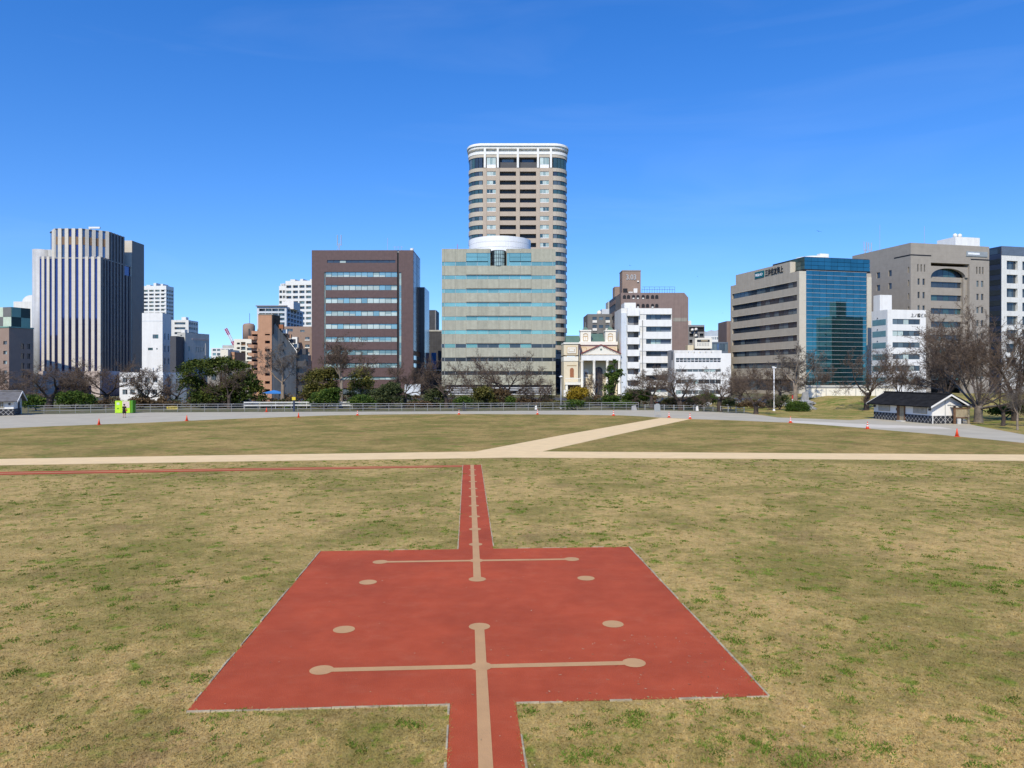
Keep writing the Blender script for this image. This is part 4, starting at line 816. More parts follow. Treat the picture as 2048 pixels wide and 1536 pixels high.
# --- insurance office with blue glass front -------------------------------------------------------
def glass_front_office():
    d = 200; k = d / F; rz = R(14); W, D = 22.9, 35.0; x0 = GX(1598, d); H = GZ(541.8, d)
    B = Bld('office_building', 'beige office with blue glass curtain wall front and teal rooftop sign', x0, d, rz, W, D, H)
    Z = lambda py: GZ(py, d)
    rows = [(30.9 - 3.65 * i, 29.35 - 3.65 * i) for i in range(7)]
    g0, g1 = 2.15, W - 1.5; zg0, zg1 = 2.5, H + .2
    lops = [(1.0, D - .9, b, a) for a, b in rows] + [(1.0, D - 1.0, 1.0, 4.2)]
    B.walls(MATS['bank_beige'], {'front': [(g0, g1, 0, H)], 'left': lops}, rec=.45)
    for i, (a, b) in enumerate(rows): B.window('left', 1.0, D - .9, b, a, rec=.4, n=15, mats=('win_dark', 'win_dark', 'win_dark', 'win_mid') if i < 5 else ('win_mid', 'win_dark'), gap=.07)
    B.window('left', 1.0, D - 1.0, 1.0, 4.2, rec=.4, n=10, mats=('win_dark', 'win_mid'))
    for a, b in rows: B.bx('sill_line', MATS['bank_light'], 'left', .9, D - .8, -.05, -.001, a + .02, a + .12)
    for (a, b) in ((0.0, g0 - .05), (g1 + .05, W)): B.bx('corner_pilaster', MATS['bank_light'], 'front', a, b, -.12, -.001, 0, H - (.02 if a == 0 else 1.0))
    B.bx('corner_return', MATS['bank_light'], 'left', D - .9, D - .001, -.1, -.001, 0, H - .05) if False else None
    # curtain wall
    B.bx('curtain_backing', MATS['frame_dark'], 'front', g0, g1, .5, .7, 0, zg1)
    nc = 9; pw = (g1 - g0) / nc; nr = 26; ph = (zg1 - zg0) / nr
    for i in range(nc):
        for j in range(nr): B.bx('glass_pane', MATS['win_blue'], 'front', g0 + i * pw + .03, g0 + (i + 1) * pw - .03, .0, .06, zg0 + j * ph + .05, zg0 + (j + 1) * ph - .05)
    for j in range(nr + 1): B.bx('glass_fin', MATS['frame_alu'], 'front', g0, g1, -.16, -.02, zg0 + j * ph - .035, zg0 + j * ph + .035)
    # set-back glass crown and sign storey
    zt = GZ(513, d)
    B.bx('dark_joint', MATS['black'], 'front', g0 - .6, W - .3, .05, 14, H + .21, H + .6)
    for j in range(3):
        z0 = H + .61 + j * (zt - H - .61) / 3; z1 = z0 + (zt - H - .61) / 3 - .08
        for i in range(nc + 1): B.bx('crown_pane', MATS['win_blue'], 'front', g0 + i * pw * .97 + .03 - .4, g0 + (i + 1) * pw * .97 - .03 - .4, .02, .1, z0, z1)
        for i in range(3): B.bx('crown_side_pane', MATS['win_green'], 'left', D - 9 + i * 3, D - 9 + (i + 1) * 3 - .06, 1.7, 1.8, z0, z1)
    B.bx('crown_core', MATS['frame_dark'], 'front', g0 - .3, W - .5, .3, 15, H + .61, zt + .1)
    zs = GZ(519, d)
    B.bx('sign_storey', MATS['bank_beige'], 'left', 3.0, D - 4.2, .05, 9, H - .62, zs); B.bx('sign_storey_end', MATS['bank_light'], 'left', D - 4.199, D - 4.0, .05, 9, H - .62, zs)
    zc = H + .9; sx = B.P('left', D * .44, -.08, zc)
    uA, uB = D * .395, D * .53
    B.bx('sign_board', MATS['teal_sign'], 'left', uA, uB, -.12, .04, zc - .35, zc + 1.5)
    rot = (R(90), 0, -R(90))
    text_mesh('sign_logo', 'MS&AD', 1.15, MATS['sign_white'], B.root, B.P('left', uA + .3, -.14, zc + .15), rot, depth=.02)
    text_mesh('sign_lettering', '三井住友海上', 2.05, MATS['black'], B.root, B.P('left', uB + .5, -.06, zc - .15), rot, depth=.05, xs=.72)
    MB().lathe([(5.2, 0), (5.2, .5), (4.0, 1.0), (2.0, 1.35), (.2, 1.45)], 36, (W * .40, 7.5, zt + .1)).build('roof_dome', MATS['white_paint'], B.root, False)
    B.bx('roof_unit', MATS['white_paint'], 'front', W * .5, W * .62, 6.5, 8, zt + 1.2, zt + 2.3)
glass_front_office()

def white_small_office():
    d = 190; rz = R(10); W, D = 11.1, 6.3; H = GZ(619, d); k = d / F
    B = Bld('office_building', 'slim white office with black lettering and dark window bands beside tan block', GX(1775, d), d, rz, W, D, H)
    rows = [(637.6 + 23.4 * i, 648.2 + 23.4 * i) for i in range(6)]
    Z = lambda py: GZ(py, d)
    B.walls(MATS['white_paint'], {'front': [(.13 * W, .85 * W, Z(b), Z(a)) for a, b in rows]}, rec=.3)
    for a, b in rows: B.window('front', .13 * W, .85 * W, Z(b), Z(a), rec=.25, n=5, mats=('win_dark', 'win_dark', 'win_mid', 'win_blind'))
    for a, b in rows: B.bx('side_glass', MATS['win_cyan'], 'left', .4, D - .6, -.04, -.001, Z(b + 1), Z(a)); B.bx('side_lamp', MATS['frame_dark'], 'left', 2.4, 2.6, -.2, -.001, Z(a - 4), Z(a - 2.5))
    text_mesh('roof_lettering', '上ノ橋ビル', 1.1, MATS['black'], B.root, (W * .60, -.04, Z(633)), (R(90), 0, 0), depth=.03, xs=.85)
    B.bx('roof_house', MATS['white_paint'], 'left', -.6, 2.0, 1, 4.5, H - .61, GZ(591, d + 6))
white_small_office()

# --- tan block with the arched recess -----------------------------------------------------------------
def arch_block():
    d = 215; rz = R(14); W, D = 28.0, 24.7; k = 218 / F; Z = lambda py: CH + (HZ - py) * k; H = Z(489)
    B = Bld('office_building', 'large tan stone office block with wide arched window recess and roof masts', GX(1821.5, d), d, rz, W, D, H)
    U = lambda zx: (zx - 180) / 1298 * W; Y = lambda zy: Z(480 + zy / 8.258)
    slots = []
    zr = [(Y(652), Y(755)), (Y(872), Y(970))]; step = zr[0][0] - zr[1][0]
    for a, b in ((285, 306), (339, 360), (392, 413), (1258, 1280), (1309, 1332), (1360, 1382)): slots.append((U(a), U(b), Y(538), Y(420)))
    for i in range(8):
        for a, b in ((290, 325), (370, 408), (1262, 1300), (1340, 1380)):
            z1 = zr[0][0] - i * step
            if z1 > 4: slots.append((U(a), U(b), z1 - (zr[0][0] - zr[0][1]), z1))
    RU0, RU1, RZ = U(505), U(1145), Y(383)
    lw = []
    for i in range(6):
        for u0, w_ in ((10.9, 1.5), (15.9, 1.3), (23.6, .5)): lw.append((u0, u0 + w_, 35.2 - 3.86 * i, 37.0 - 3.86 * i))
    B.walls(MATS['tan_stone'], {'front': slots + [(RU0, RU1, 0, RZ)], 'left': lw}, rec=.35)
    for s_ in slots: B.bx('slot_window', MATS[rnd.choice(['win_dark', 'win_mid'])], 'front', s_[0], s_[1], .28, .4, s_[2], s_[3])
    for s_ in lw: B.bx('side_window', MATS['win_dark'], 'left', s_[0], s_[1], .28, .4, s_[2], s_[3])
    # recess sides
    MB().box(RU0 - .2, RU0, .35, 2.6, 0, RZ).box(RU1, RU1 + .2, .35, 2.6, 0, RZ).box(RU0, RU1, .35, 2.6, RZ, RZ + .2).build('recess_reveal', MATS['tan_stone'], B.root)
    # arch lintel panel
    zs, za = Y(605), Y(462); ca = (RU0 + RU1) / 2 - .2; ra = (RU1 - RU0) / 2 - .75; n = 20; top = RZ - .9
    arc_ = [(ca + ra * math.cos(math.pi * i / n), zs + (za - zs) * math.sin(math.pi * i / n)) for i in range(n + 1)]
    m = MB()
    for i in range(n):
        a, b = arc_[i], arc_[i + 1]; m.add([(a[0], .5, a[1]), (b[0], .5, b[1]), (b[0], .5, top), (a[0], .5, top), (a[0], 1.6, a[1]), (b[0], 1.6, b[1])], [(0, 3, 2, 1), (0, 1, 5, 4)])
    m.box(arc_[0][0], RU1, .5, 1.6, zs, top); m.box(RU0, arc_[-1][0], .5, 1.6, zs, top); m.box(RU0, RU1, .5, 1.6, top, top + .02)
    m.build('arch_panel', MATS['tan_stone'], B.root)
    B.window('front', RU0, RU1 - 1.2, Y(600), za + .1, rec=2.2, n=6, mats=('win_dark', 'win_green'), frame='frame_dark')
    prev = Y(600)
    for i in range(9):
        zt = Y(680) - i * step; zb = Y(775) - i * step
        if zt < 3: break
        B.bx('spandrel', MATS['tan_stone'], 'front', RU0, RU1 - 1.2, 1.7, 2.2, zt, prev - .001)
        B.window('front', RU0, RU1 - 1.2, zb, zt, rec=2.2, n=6, mats=('win_dark', 'win_dark', 'win_green'), gap=.04); prev = zb
    B.bx('recess_jamb', MATS['tan_stone'], 'front', RU1 - 1.2, RU1, 1.0, 2.3, 0, zs)
    for a, b, z in ((182, 510, Y(262)), (1165, 1478, Y(290))): B.bx('shadow_groove', MATS['black'], 'front', U(a), U(b), -.04, -.001, z - .35, z)
    B.bx('shadow_groove', MATS['black'], 'left', D - 6.5, D, -.04, -.001, Y(262) - .35, Y(262))
    B.bx('sign_board', MATS['sign_grey'], 'front', U(1085), U(1440), -.2, -.001, Y(250), Y(168))
    B.bx('sign_lettering', MATS['sign_white'], 'front', U(1112), U(1305), -.24, -.201, Y(222), Y(190))
    B.bx('roof_house', MATS['white_paint'], 'front', U(1140), U(1560), 5, 12, H - .61, H + 3.6); 
    for zx in (1180, 1260): MB().lathe([(.05, 0), (.5, .1), (.65, .5), (.5, 1.0), (.05, 1.2)], 14, (U(zx), 6, H + 3.6)).build('dish_antenna', MATS['white_paint'], B.root, True)
    rooftop_aerial(B.root, U(530), 3, H - .6, 6.3); rooftop_aerial(B.root, 1.0, D * .55, H - .6, 8.5); rooftop_aerial(B.root, 1.5, D * .83, H - .6, 4.5, 'panel'); rooftop_aerial(B.root, 2.6, D * .80, H - .6, 4.2, 'panel')
arch_block()

def navy_white_office():
    d = 228; rz = R(14); W, D = 24.0, 12; k = 229 / F; Z = lambda py: CH + (HZ - py) * k; H = Z(493.3)
    B = Bld('office_building', 'white framed office with navy glass side at the right picture edge', GX(2003, d), d, rz, W, D, H)
    rows = [(521.8 + 27.6 * i, 539.3 + 27.6 * i) for i in range(8)]; us = [(2.0, 6.2), (8.0, 12.2), (14.0, 18.2), (19.6, 23.6)]
    B.walls(MATS['white_wall'], {'front': [(a, b, Z(p1), Z(p0)) for a, b in us for p0, p1 in rows]}, rec=.9)
    for a, b in us:
        for p0, p1 in rows: B.window('front', a, b, Z(p1), Z(p0), rec=.85, n=3, mats=('win_dark', 'win_mid', 'win_dark'))
    B.bx('navy_band', MATS['navy_grey'], 'front', 0, W, -.1, -.001, Z(511), H + .02); B.bx('side_cladding', MATS['navy_panel'], 'left', 0, D - .02, -.1, -.001, 0, H)
    for i in range(12): B.bx('side_glass', MATS['win_dark'], 'left', .2, D - .3, -.15, -.101, H - 3.2 * i - 2.2, H - 3.2 * i - .6)
navy_white_office()
# ------------------------------------------------------------------ smaller and farther buildings
def simple(name, label, px0, px1, pyt, d, D, wall, rz=0, grids=(), rec=.25, cat='building', parapet=.5, group=None):
    """grids: (face, n columns, first u, last u, list of (z top px, z bottom px) rows, pane mats, panes per window, gap fraction)"""
    k = d / F; W = (px1 - px0) * k / math.cos(rz); H = GZ(pyt, d)
    B = Bld(name, label, GX(px0, d), d, rz, W, D, H, cat, group); ops = {}
    todo = []
    for face, n, u0, u1, rows, mats, panes, gap in grids:
        Lf = B.L(face); cw = (u1 - u0) * Lf / n
        for (p0, p1) in rows:
            za, zb = GZ(p0, d), GZ(p1, d)
            if za < .5: continue
            for i in range(n):
                a = u0 * Lf + i * cw + cw * gap / 2; b = u0 * Lf + (i + 1) * cw - cw * gap / 2
                ops.setdefault(face, []).append((a, b, max(zb, .2), za)); todo.append((face, a, b, max(zb, .2), za, mats, panes))
    B.walls(MATS[wall], ops, rec=rec, parapet=parapet)
    for face, a, b, zb, za, mats, panes in todo: B.window(face, a, b, zb, za, rec=rec - .04, n=panes, mats=mats, frame='frame_alu', gap=.04)
    B.k = k; return B
def rows(p0, h, pitch, n): return [(p0 + pitch * i, p0 + pitch * i + h) for i in range(n)]

# far-left brick block with checkered roof house
d = 165; W_, D_ = 13.0, 6.0; rz_ = R(-17); cx_, cy_ = GX(18, d), d
B = Bld('apartment_block', 'brick block at the left picture edge with green checkered roof house', cx_ - W_ * math.cos(rz_), cy_ - W_ * math.sin(rz_), rz_, W_, D_, GZ(655, d))
fw = [(W_ - 1.2 - 2.7 * c, W_ - .3 - 2.7 * c + .3 * 0, GZ(689 + 19.6 * i, d), GZ(682 + 19.6 * i, d)) for i in range(6) for c in range(4)]; fw = [(a - .5, b - .3, c, e) for a, b, c, e in fw]
rw = [(2.9, 3.7, GZ(697 + 20 * i, d), GZ(686 + 20 * i, d)) for i in range(5)] + [(4.4, 5.2, GZ(697 + 20 * i, d), GZ(686 + 20 * i, d)) for i in range(5)]
B.walls(MATS['brown_apart2'], {'front': fw, 'right': rw}, rec=.3)
for a, b, c, e in fw: B.window('front', a, b, c, e, rec=.25, n=2, mats=('win_pale', 'win_dark'), frame='frame_white')
for a, b, c, e in rw: B.window('right', a, b, c, e, rec=.25, mats=('win_dark',))
zt_, zm_, zb_ = GZ(613, d), GZ(633, d), GZ(653, d)
for i in range(4):
    for j, (za, zb) in enumerate(((zm_ + .04, zt_), (zb_, zm_))):
        B.bx('checker_panel', MATS[('checker_grey', 'checker_pale')[(i + j) % 2]], 'front', W_ - .5 - 2.4 * (i + 1) + .04, W_ - .5 - 2.4 * i, .9, 1.0, za, zb)
        if i < 2: B.bx('checker_panel', MATS[('checker_green', 'checker_dark')[(i + j) % 2]], 'right', 1.0 + 2.3 * i, 3.26 + 2.3 * i, .45, .55, za, zb)
B.bx('roof_house', MATS['dark_grey'], 'front', W_ - 10.2, W_ - .56, 1.01, D_ - .3, GZ(656, d) - .1, zt_ - .05)
B.bx('coping', MATS['checker_green'], 'front', -.15, W_ + .15, -.15, .2, GZ(655, d) + .02, GZ(652.5, d)); B.bx('coping', MATS['checker_green'], 'right', .21, D_, -.15, .2, GZ(655, d) + .02, GZ(652.5, d))
# white block with round gable behind it
B = simple('apartment_block', 'white block with small round roof gable behind the checkered roof', 27, 78, 603, 240, 14, 'white_wall', grids=[('front', 3, .1, .9, rows(660, 8, 19, 5), ('win_mid',), 1, .4)])
zc = GZ(604, 240); mm = MB(); q = [(2.6 + 3.2 * (1 + math.cos(a)), 2.3 * math.sin(a)) for a in [math.pi * i / 14 for i in range(15)]]; mm.add([(x, .3, zc + z) for x, z in q] + [(x, 3, zc + z) for x, z in q], [tuple(range(15)), tuple(reversed(range(15, 30)))] + [(i, i + 1, 16 + i, 15 + i) for i in range(14)]); mm.build('round_gable', MATS['white_paint'], B.root)
# plain white tower with few windows
d = 178; B = Bld('apartment_block', 'plain white windowless tower block right of the striped tower', GX(284, d), d, 0, (325 - 284) * d / F, 4.6, GZ(626, d))
op = [(.52, .80, 669, 677), (.29, .53, 695.5, 700.5), (.70, .76, 696, 699.5)]
B.walls(MATS['white_paint'], {'front': [(a * B.W, b * B.W, GZ(q, d), GZ(p, d)) for a, b, p, q in op], 'right': [(1.0 + 1.8 * i, 1.6 + 1.8 * i, 14 - 3 * j, 15.5 - 3 * j) for i in range(2) for j in range(3)]}, rec=.25)
for a, b, p, q in op: B.window('front', a * B.W, b * B.W, GZ(q, d), GZ(p, d), rec=.2, n=2 if b - a > .1 else 1, mats=('win_mid', 'win_green'))
for i in range(2):
    for j in range(3): B.window('right', 1.0 + 1.8 * i, 1.6 + 1.8 * i, 14 - 3 * j, 15.5 - 3 * j, rec=.2, mats=('win_dark',))
B.bx('wall_joint', MATS['cool_white'], 'front', 0, B.W, -.03, -.001, GZ(642.5, d), GZ(641.5, d))
# far white balcony towers
def balcony_tower(label, px0, px1, pyt, d, D, nfl, pitch, rz=0, cols=4):
    k = d / F; W = (px1 - px0) * k; H = GZ(pyt, d); B = Bld('apartment_tower', label, GX(px0, d), d, rz, W, D, H); ops = {'front': [], 'right': []}
    cw = W / cols
    for i in range(nfl):
        zt = H - 2.0 - i * pitch * k; zb = zt - pitch * k * .52
        if zb < 1: break
        for c in range(cols): ops['front'].append((c * cw + cw * .10, (c + 1) * cw - cw * .10, zb, zt))
        for c in range(3): ops['right'].append((D * (.06 + c * .31), D * (.06 + c * .31 + .25), zb, zt))
    B.walls(MATS['white_far'], ops, rec=1.3)
    for f in ('front', 'right'):
        for a, b, zb, zt in ops[f]: B.window(f, a, b, zb, zt, rec=1.25, mats=('win_dark', 'win_mid', 'win_pale') if f == 'front' else ('win_dark',))
    for i in range(3): B.bx('roof_box', MATS['white_far'], 'front', W * (.12 + .3 * i), W * (.12 + .3 * i + rnd.uniform(.08, .2)), 1, 6, H - .51, H + rnd.uniform(.5, 1.8))
    return B
balcony_tower('far white balcony tower rising behind the plain white tower block', 285, 335, 572, 380, 7, 24, 7.6, R(-6), 4)
balcony_tower('stepped white apartment tower just left of the brown office', 571, 640, 562, 340, 24, 22, 10.6, R(-8), 5)
balcony_tower('lower shoulder of white apartments beside the stepped white tower', 558, 571.5, 572, 345, 20, 20, 10.6, 0, 2)
# white flats with shaded balconies at the side
d = 260; B = simple('apartment_block', 'white flats with dark balcony bands behind the grey curved building', 342, 377, 640, d, 8, 'white_wall', grids=[('front', 1, .20, .82, rows(644.5, 4.5, 9.8, 6), ('win_dark', 'win_mid'), 3, .0), ('right', 4, .03, .97, rows(644, 5, 9.8, 6), ('win_dark',), 1, .25)], rec=.8)
B.bx('roof_tank', MATS['white_paint'], 'front', 2.8, 4.4, 2, 4, B.H - .5, B.H + 1.2)
# grey building with curved lit flank
d = 172; H = GZ(665, d); k = d / F; rz_ = R(-18); W_ = 2.3; cx_ = GX(370.5, d)
B = Bld('office_building', 'grey building with pale lit flank and long shaded wall of slit windows', cx_ - W_ * math.cos(rz_), d - W_ * math.sin(rz_), rz_, W_, 8.0, H)
sl = [(3.4 + .8 * i, 3.75 + .8 * i, GZ(703, d), GZ(693, d)) for i in range(4)] + [(1.0, 1.6, GZ(702, d), GZ(692, d))]
B.walls(MATS['pale_conc'], {'right': sl}, rec=.25)
for a, b, c, e in sl: B.window('right', a, b, c, e, rec=.2, mats=('win_pale', 'win_blind'))
B.bx('vent_box', MATS['white_wall'], 'front', .8, 1.9, .3, 1.2, H - .6, H + .7); B.bx('vent', MATS['dark_grey'], 'front', 1.0, 1.4, -.1, -.001, GZ(671, d), GZ(669.6, d)); B.bx('roof_edge', MATS['pink_stone'], 'right', 2.2, 7.8, -.05, .3, H - 1.6, H - 1.2)
mm = MB(); mm.tube([(W_ + .1, 6.6, GZ(709, d)), (W_ + .1, 6.6, GZ(684, d))], .08, 5); mm.build('drain_pipe', MATS['pipe_grey'], B.root)
d = 168; B = Bld('house', 'black tiled house front wedged between white tower and grey flank', GX(340, d), d, 0, 12 * d / F, 12, GZ(672, d)); B.walls(MATS['dark_grey'], {}, parapet=.3)
# small white building behind the bare trees
d = 142; B = simple('office_building', 'small white three-storey building behind the bare cherry trees', 239, 326, 745, d, 9, 'white_paint', grids=[('front', 5, .04, .90, [(755, 765), (779, 789)], ('win_dark', 'win_mid'), 2, .35)])
for i, px in enumerate((278, 293, 301, 309)): B.bx('roof_post', MATS['white_wall'], 'front', (px - 239) * B.k, (px - 236.5) * B.k, .5, .8, B.H - .5, B.H + (.8, .5, .9, .8)[i])
simple('house', 'dim grey house wall beside the small white building', 327, 373, 748, 144, 9, 'navy_grey', grids=[('front', 2, .1, .8, [(758, 766), (780, 787)], ('win_mid',), 1, .55)])
simple('warehouse', 'long low dark grey roofed building behind the big pine', 415, 505, 722, 165, 14, 'conc_grey', grids=[('front', 5, .05, .95, [(745, 760)], ('win_mid',), 1, .4)])
# cream flats, distant roofs, crane
d = 235; B = simple('apartment_block', 'cream balcony flats with a round stair turret and thin mast', 468, 514, 678, d, 12, 'cream_light', grids=[('front', 1, .12, .26, rows(685, 4, 9.2, 6), ('win_dark',), 1, 0), ('front', 1, .3, .5, rows(684, 7, 9.2, 6), ('win_mid', 'brown_panel'), 1, 0), ('front', 1, .56, .95, rows(686.5, 5, 9.2, 6), ('win_dark',), 2, 0)], rec=.7)
MB().lathe([(1.9, 0), (1.9, 5.0), (1.5, 5.6), (.2, 5.8)], 16, (3.3, 4, B.H - .5)).build('stair_turret', MATS['brown_apart2'], B.root, True); MB().tube([(3.9, 3, B.H), (3.9, 3, B.H + 8.4)], .07, 5).build('mast', MATS['dark_grey'], B.root); B.bx('lift_tower', MATS['dark_grey'], 'front', 3.5, 4.2, 2.2, 2.8, B.H, B.H + 3.4)
d = 300; B = simple('office_building', 'low distant white building below the red and white crane', 422, 470, 696, d, 16, 'white_far', grids=[('front', 5, .05, .95, [(698, 702), (706, 711)], ('win_mid', 'win_cyan'), 1, .25)])
B.bx('roof_deck', MATS['pale_conc'], 'front', 4.2, 9, 1, 8, B.H - .5, GZ(690, d))
simple('house', 'distant cream gable wall left of the cream flats', 441, 456, 699, 215, 9, 'cream_light'); simple('house', 'distant orange band house beside the cream gable wall', 456.5, 469, 704, 217, 9, 'orange_brick', grids=[('front', 1, .05, .95, [(711, 713)], ('win_dark',), 2, 0)])
crane = thing('tower_crane', 'distant red and white lattice crane jib against the sky', 'crane', (GX(470, 620), 620, 0))
p0 = Vector((GX(468, 620) - GX(470, 620), 0, GZ(690, 620))); p1 = Vector((GX(451.5, 620) - GX(470, 620), 0, GZ(657, 620)))
for i, (a, b) in enumerate(((0, .22), (.22, .62), (.62, 1))):
    mm = MB(); A, E = p0.lerp(p1, a), p0.lerp(p1, b); t = (E - A).normalized(); nn = Vector((t.z, 0, -t.x))
    for sx, sy in ((-1, -1), (1, -1), (1, 1), (-1, 1)): mm.tube([A + nn * .8 * sx + Vector((0, .8 * sy, 0)), E + nn * .8 * sx + Vector((0, .8 * sy, 0))], .22, 4)
    ns = 5
    for j in range(ns): mm.tube([A.lerp(E, j / ns) + nn * .8, A.lerp(E, (j + 1) / ns) - nn * .8], .16, 4); mm.tube([A.lerp(E, j / ns) - nn * .8, A.lerp(E, (j + 1) / ns) + nn * .8], .16, 4)
    mm.build('jib_section', MATS['red_paint' if i != 1 else 'white_paint'], crane)
MB().tube([(p0.x, 0, 0), (p0.x, 0, p0.z)], 1.0, 4).build('mast', MATS['red_paint'], crane)
# orange brick block with slanted grey flank
def orange_block():
    d = 150; k = d / F; x0 = GX(503, d); fx, fy = ZF(490, 540, 8.535); U = lambda zx: (fx(zx) - 503) * k; Z = lambda zy: GZ(fy(zy), d)
    r = thing('apartment_block', 'orange brick block with dark square openings and slanting grey side wall', 'building', (x0, d, 0)); W = (543.5 - 503) * k; H = Z(1040); HT = Z(765)
    D = 10.5
    mb = MB(); B = Bld.__new__(Bld); B.W, B.D, B.H, B.root = W, D, H, r
    sq = [(U(340), U(425), Z(1115 + i * 138), Z(1068 + i * 138)) for i in range(8) if Z(1115 + i * 138) > 1]
    ba = [(U(112), U(215), Z(1155 + i * 144), Z(1095 + i * 144)) for i in range(7) if Z(1155 + i * 144) > 1]
    B.walls(MATS['orange_brick'], {'front': [(max(a, .05), b, c, e) for a, b, c, e in sq + ba]}, rec=.8)
    for a, b, c, e in sq + ba: B.bx('opening', MATS['black'], 'front', max(a, .05), b, .75, .85, c, e)
    for a, b, c, e in ba: MB().add([(a - .5, -.7, c - .25), (b * .6, -.75, c - .45), (b, -.02, c - .3), (a - .5, -.02, c - .25), (a - .5, -.7, c + .35), (b * .6, -.75, c + .12), (b, -.02, c + .22), (a - .5, -.02, c + .35)], [(0, 1, 5, 4), (1, 2, 6, 5), (0, 4, 7, 3), (4, 5, 6, 7), (0, 3, 2, 1)]).build('balcony_front', MATS['orange_brick'], r)
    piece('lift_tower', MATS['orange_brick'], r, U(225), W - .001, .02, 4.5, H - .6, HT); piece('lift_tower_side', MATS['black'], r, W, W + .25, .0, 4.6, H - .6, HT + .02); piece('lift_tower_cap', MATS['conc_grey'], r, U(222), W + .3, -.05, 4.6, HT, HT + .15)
    # slanting side wall: seen obliquely on the right
    zt = Z(900); E = 7.2; ze = GZ(703, 158); prof = [(0, 0), (E, 0), (E, ze), (1.0, zt), (0, Z(1010))]
    t = .5
    MB().add([(W + .01 + (y_ * .42), .1 + y_ * .90, z_) for y_, z_ in prof] + [(W + .01 + (y_ * .42) - 3.5, .1 + y_ * .90 + 1.6, z_) for y_, z_ in prof], [(0, 1, 2, 3, 4), (9, 8, 7, 6, 5), (3, 2, 7, 8), (4, 3, 8, 9), (1, 6, 7, 2)]).build('slanting_wall', MATS['conc_grey'], r)
    for i in range(8):
        y_ = 3.2; z_ = Z(1225 + i * 140)
        if z_ > 1: MB().lathe([(.22, 0), (.22, .1)], 10).build('porthole', MATS['black'], r, loc=(W + .01 + y_ * .42 + .02, .1 + y_ * .90, z_)).rotation_euler = (0, R(90), -R(25))
    m = MB(); a = Vector((W + .1 + .3, 1.0, zt + .9)); b = Vector((W + .42 * E + .3, .90 * E + .2, ze + .9)); m.tube([a, b], .07, 5); m.tube([a - Vector((0, 0, .9)), b - Vector((0, 0, .8))], .1, 5)
    for i in range(9): q = a.lerp(b, i / 8); m.tube([q, q - Vector((0, 0, .9))], .06, 4)
    m.build('sloping_rail', MATS['frame_dark'], r)
    for i in range(5): q = a.lerp(b, .15 + .17 * i); piece('terrace_planter', MATS[('terracotta', 'white_paint', 'orange_brick', 'dark_grey', 'pale_conc')[i]], r, q.x - .1, q.x + .9, q.y, q.y + .8, q.z - 1.1, q.z - .3)
    for i in range(4): piece('rear_balcony', MATS['dark_grey'], r, W + 3.0, W + 4.9, 7.2, 9.0, 2 + i * 2.6, 3.2 + i * 2.6)
    piece('rear_body', MATS['conc_grey'], r, W - 3, W + 3.0, 8.6, 16, 0, ze - .3)
orange_block()
# brown flats and grey balcony flats behind it
d = 215; B = simple('apartment_block', 'brown flats with white window sills behind the slanting grey wall', 562, 624, 653, d, 14, 'brown_apart2', grids=[('front', 1, .18, .38, [(657.5, 663)], ('win_dark',), 2, 0), ('front', 1, .62, .76, [(660, 664)], ('win_mid',), 2, 0), ('front', 1, .78, .92, rows(674, 5, 15, 5), ('win_dark', 'win_mid'), 2, 0)])
for i in range(5): B.bx('window_sill', MATS['white_paint'], 'front', .77 * B.W, .93 * B.W, -.15, -.001, GZ(681.2 + 15 * i, d), GZ(679.3 + 15 * i, d))
B.bx('white_lean_to', MATS['white_paint'], 'front', .35 * B.W, .62 * B.W, -3, -1.5, 8, GZ(675, d)); B.bx('white_annex', MATS['white_paint'], 'front', .80 * B.W, 1.02 * B.W, -5, -1.6, 0, GZ(711, d))
d = 250; B = simple('apartment_block', 'grey balcony flats with white roof house behind the orange block', 514, 573, 613, d, 20, 'cool_white', grids=[('front', 4, .06, .94, rows(617, 5.5, 9.2, 10), ('win_mid', 'win_dark', 'win_pale'), 2, .06), ('right', 5, .05, .95, rows(617, 6, 9.2, 10), ('win_dark',), 1, .3)], rec=1.0)
B.bx('roof_edge', MATS['mid_grey'], 'front', -.3, B.W + .3, -.6, .3, B.H + .01, B.H + .35); B.bx('roof_house', MATS['white_paint'], 'front', .72 * B.W, 1.12 * B.W, 4, 12, B.H - .51, GZ(600, d)); B.bx('roof_house', MATS['white_wall'], 'front', .56 * B.W, .70 * B.W, 5, 10, B.H - .51, GZ(607, d))
# dark buildings in the gap right of the brown office
d = 330; balc = simple('apartment_tower', 'dark netted slim tower in the gap beside the brown office', 849, 872, 620, d, 14, 'black_mesh'); balc.bx('tower_edge', MATS['mid_grey'], 'front', balc.W * .92, balc.W, -.2, -.001, 0, balc.H)
d = 245; B = simple('office_building', 'black netted block with blue banner in the gap between offices', 846, 886, 663, d, 16, 'black_mesh'); B.bx('roof_deck', MATS['pale_conc'], 'front', 0, B.W, -.2, 3, B.H + .01, B.H + .5)
d = 228; B = simple('shop', 'low shop front with a blue banner above its roof', 848, 884, 738, d, 12, 'dark_grey', grids=[('front', 4, .05, .95, [(752, 764), (770, 786)], ('win_mid', 'win_dark'), 1, .3)]); B.bx('blue_banner', MATS['blue_banner'], 'front', 2.1, 3.6, 1.5, 1.7, B.H - .3, GZ(705, d)); B.bx('banner_pole', MATS['pipe_grey'], 'front', 1.9, 2.0, 1.5, 1.6, B.H - .3, GZ(705, d)); B.bx('white_sign', MATS['white_paint'], 'front', .4, 1.3, .8, 1.0, B.H - .3, GZ(719, d)); B.bx('awning', MATS['white_wall'], 'front', .2, 5.2, -.8, -.001, B.H - .6, B.H - .2)
simple('office_building', 'shadowed narrow building in the slot between green band office and chapel', 1108, 1132, 722, 225, 10, 'dark_grey', grids=[('front', 2, .1, .9, rows(730, 6, 12, 5), ('win_dark',), 1, .4)])
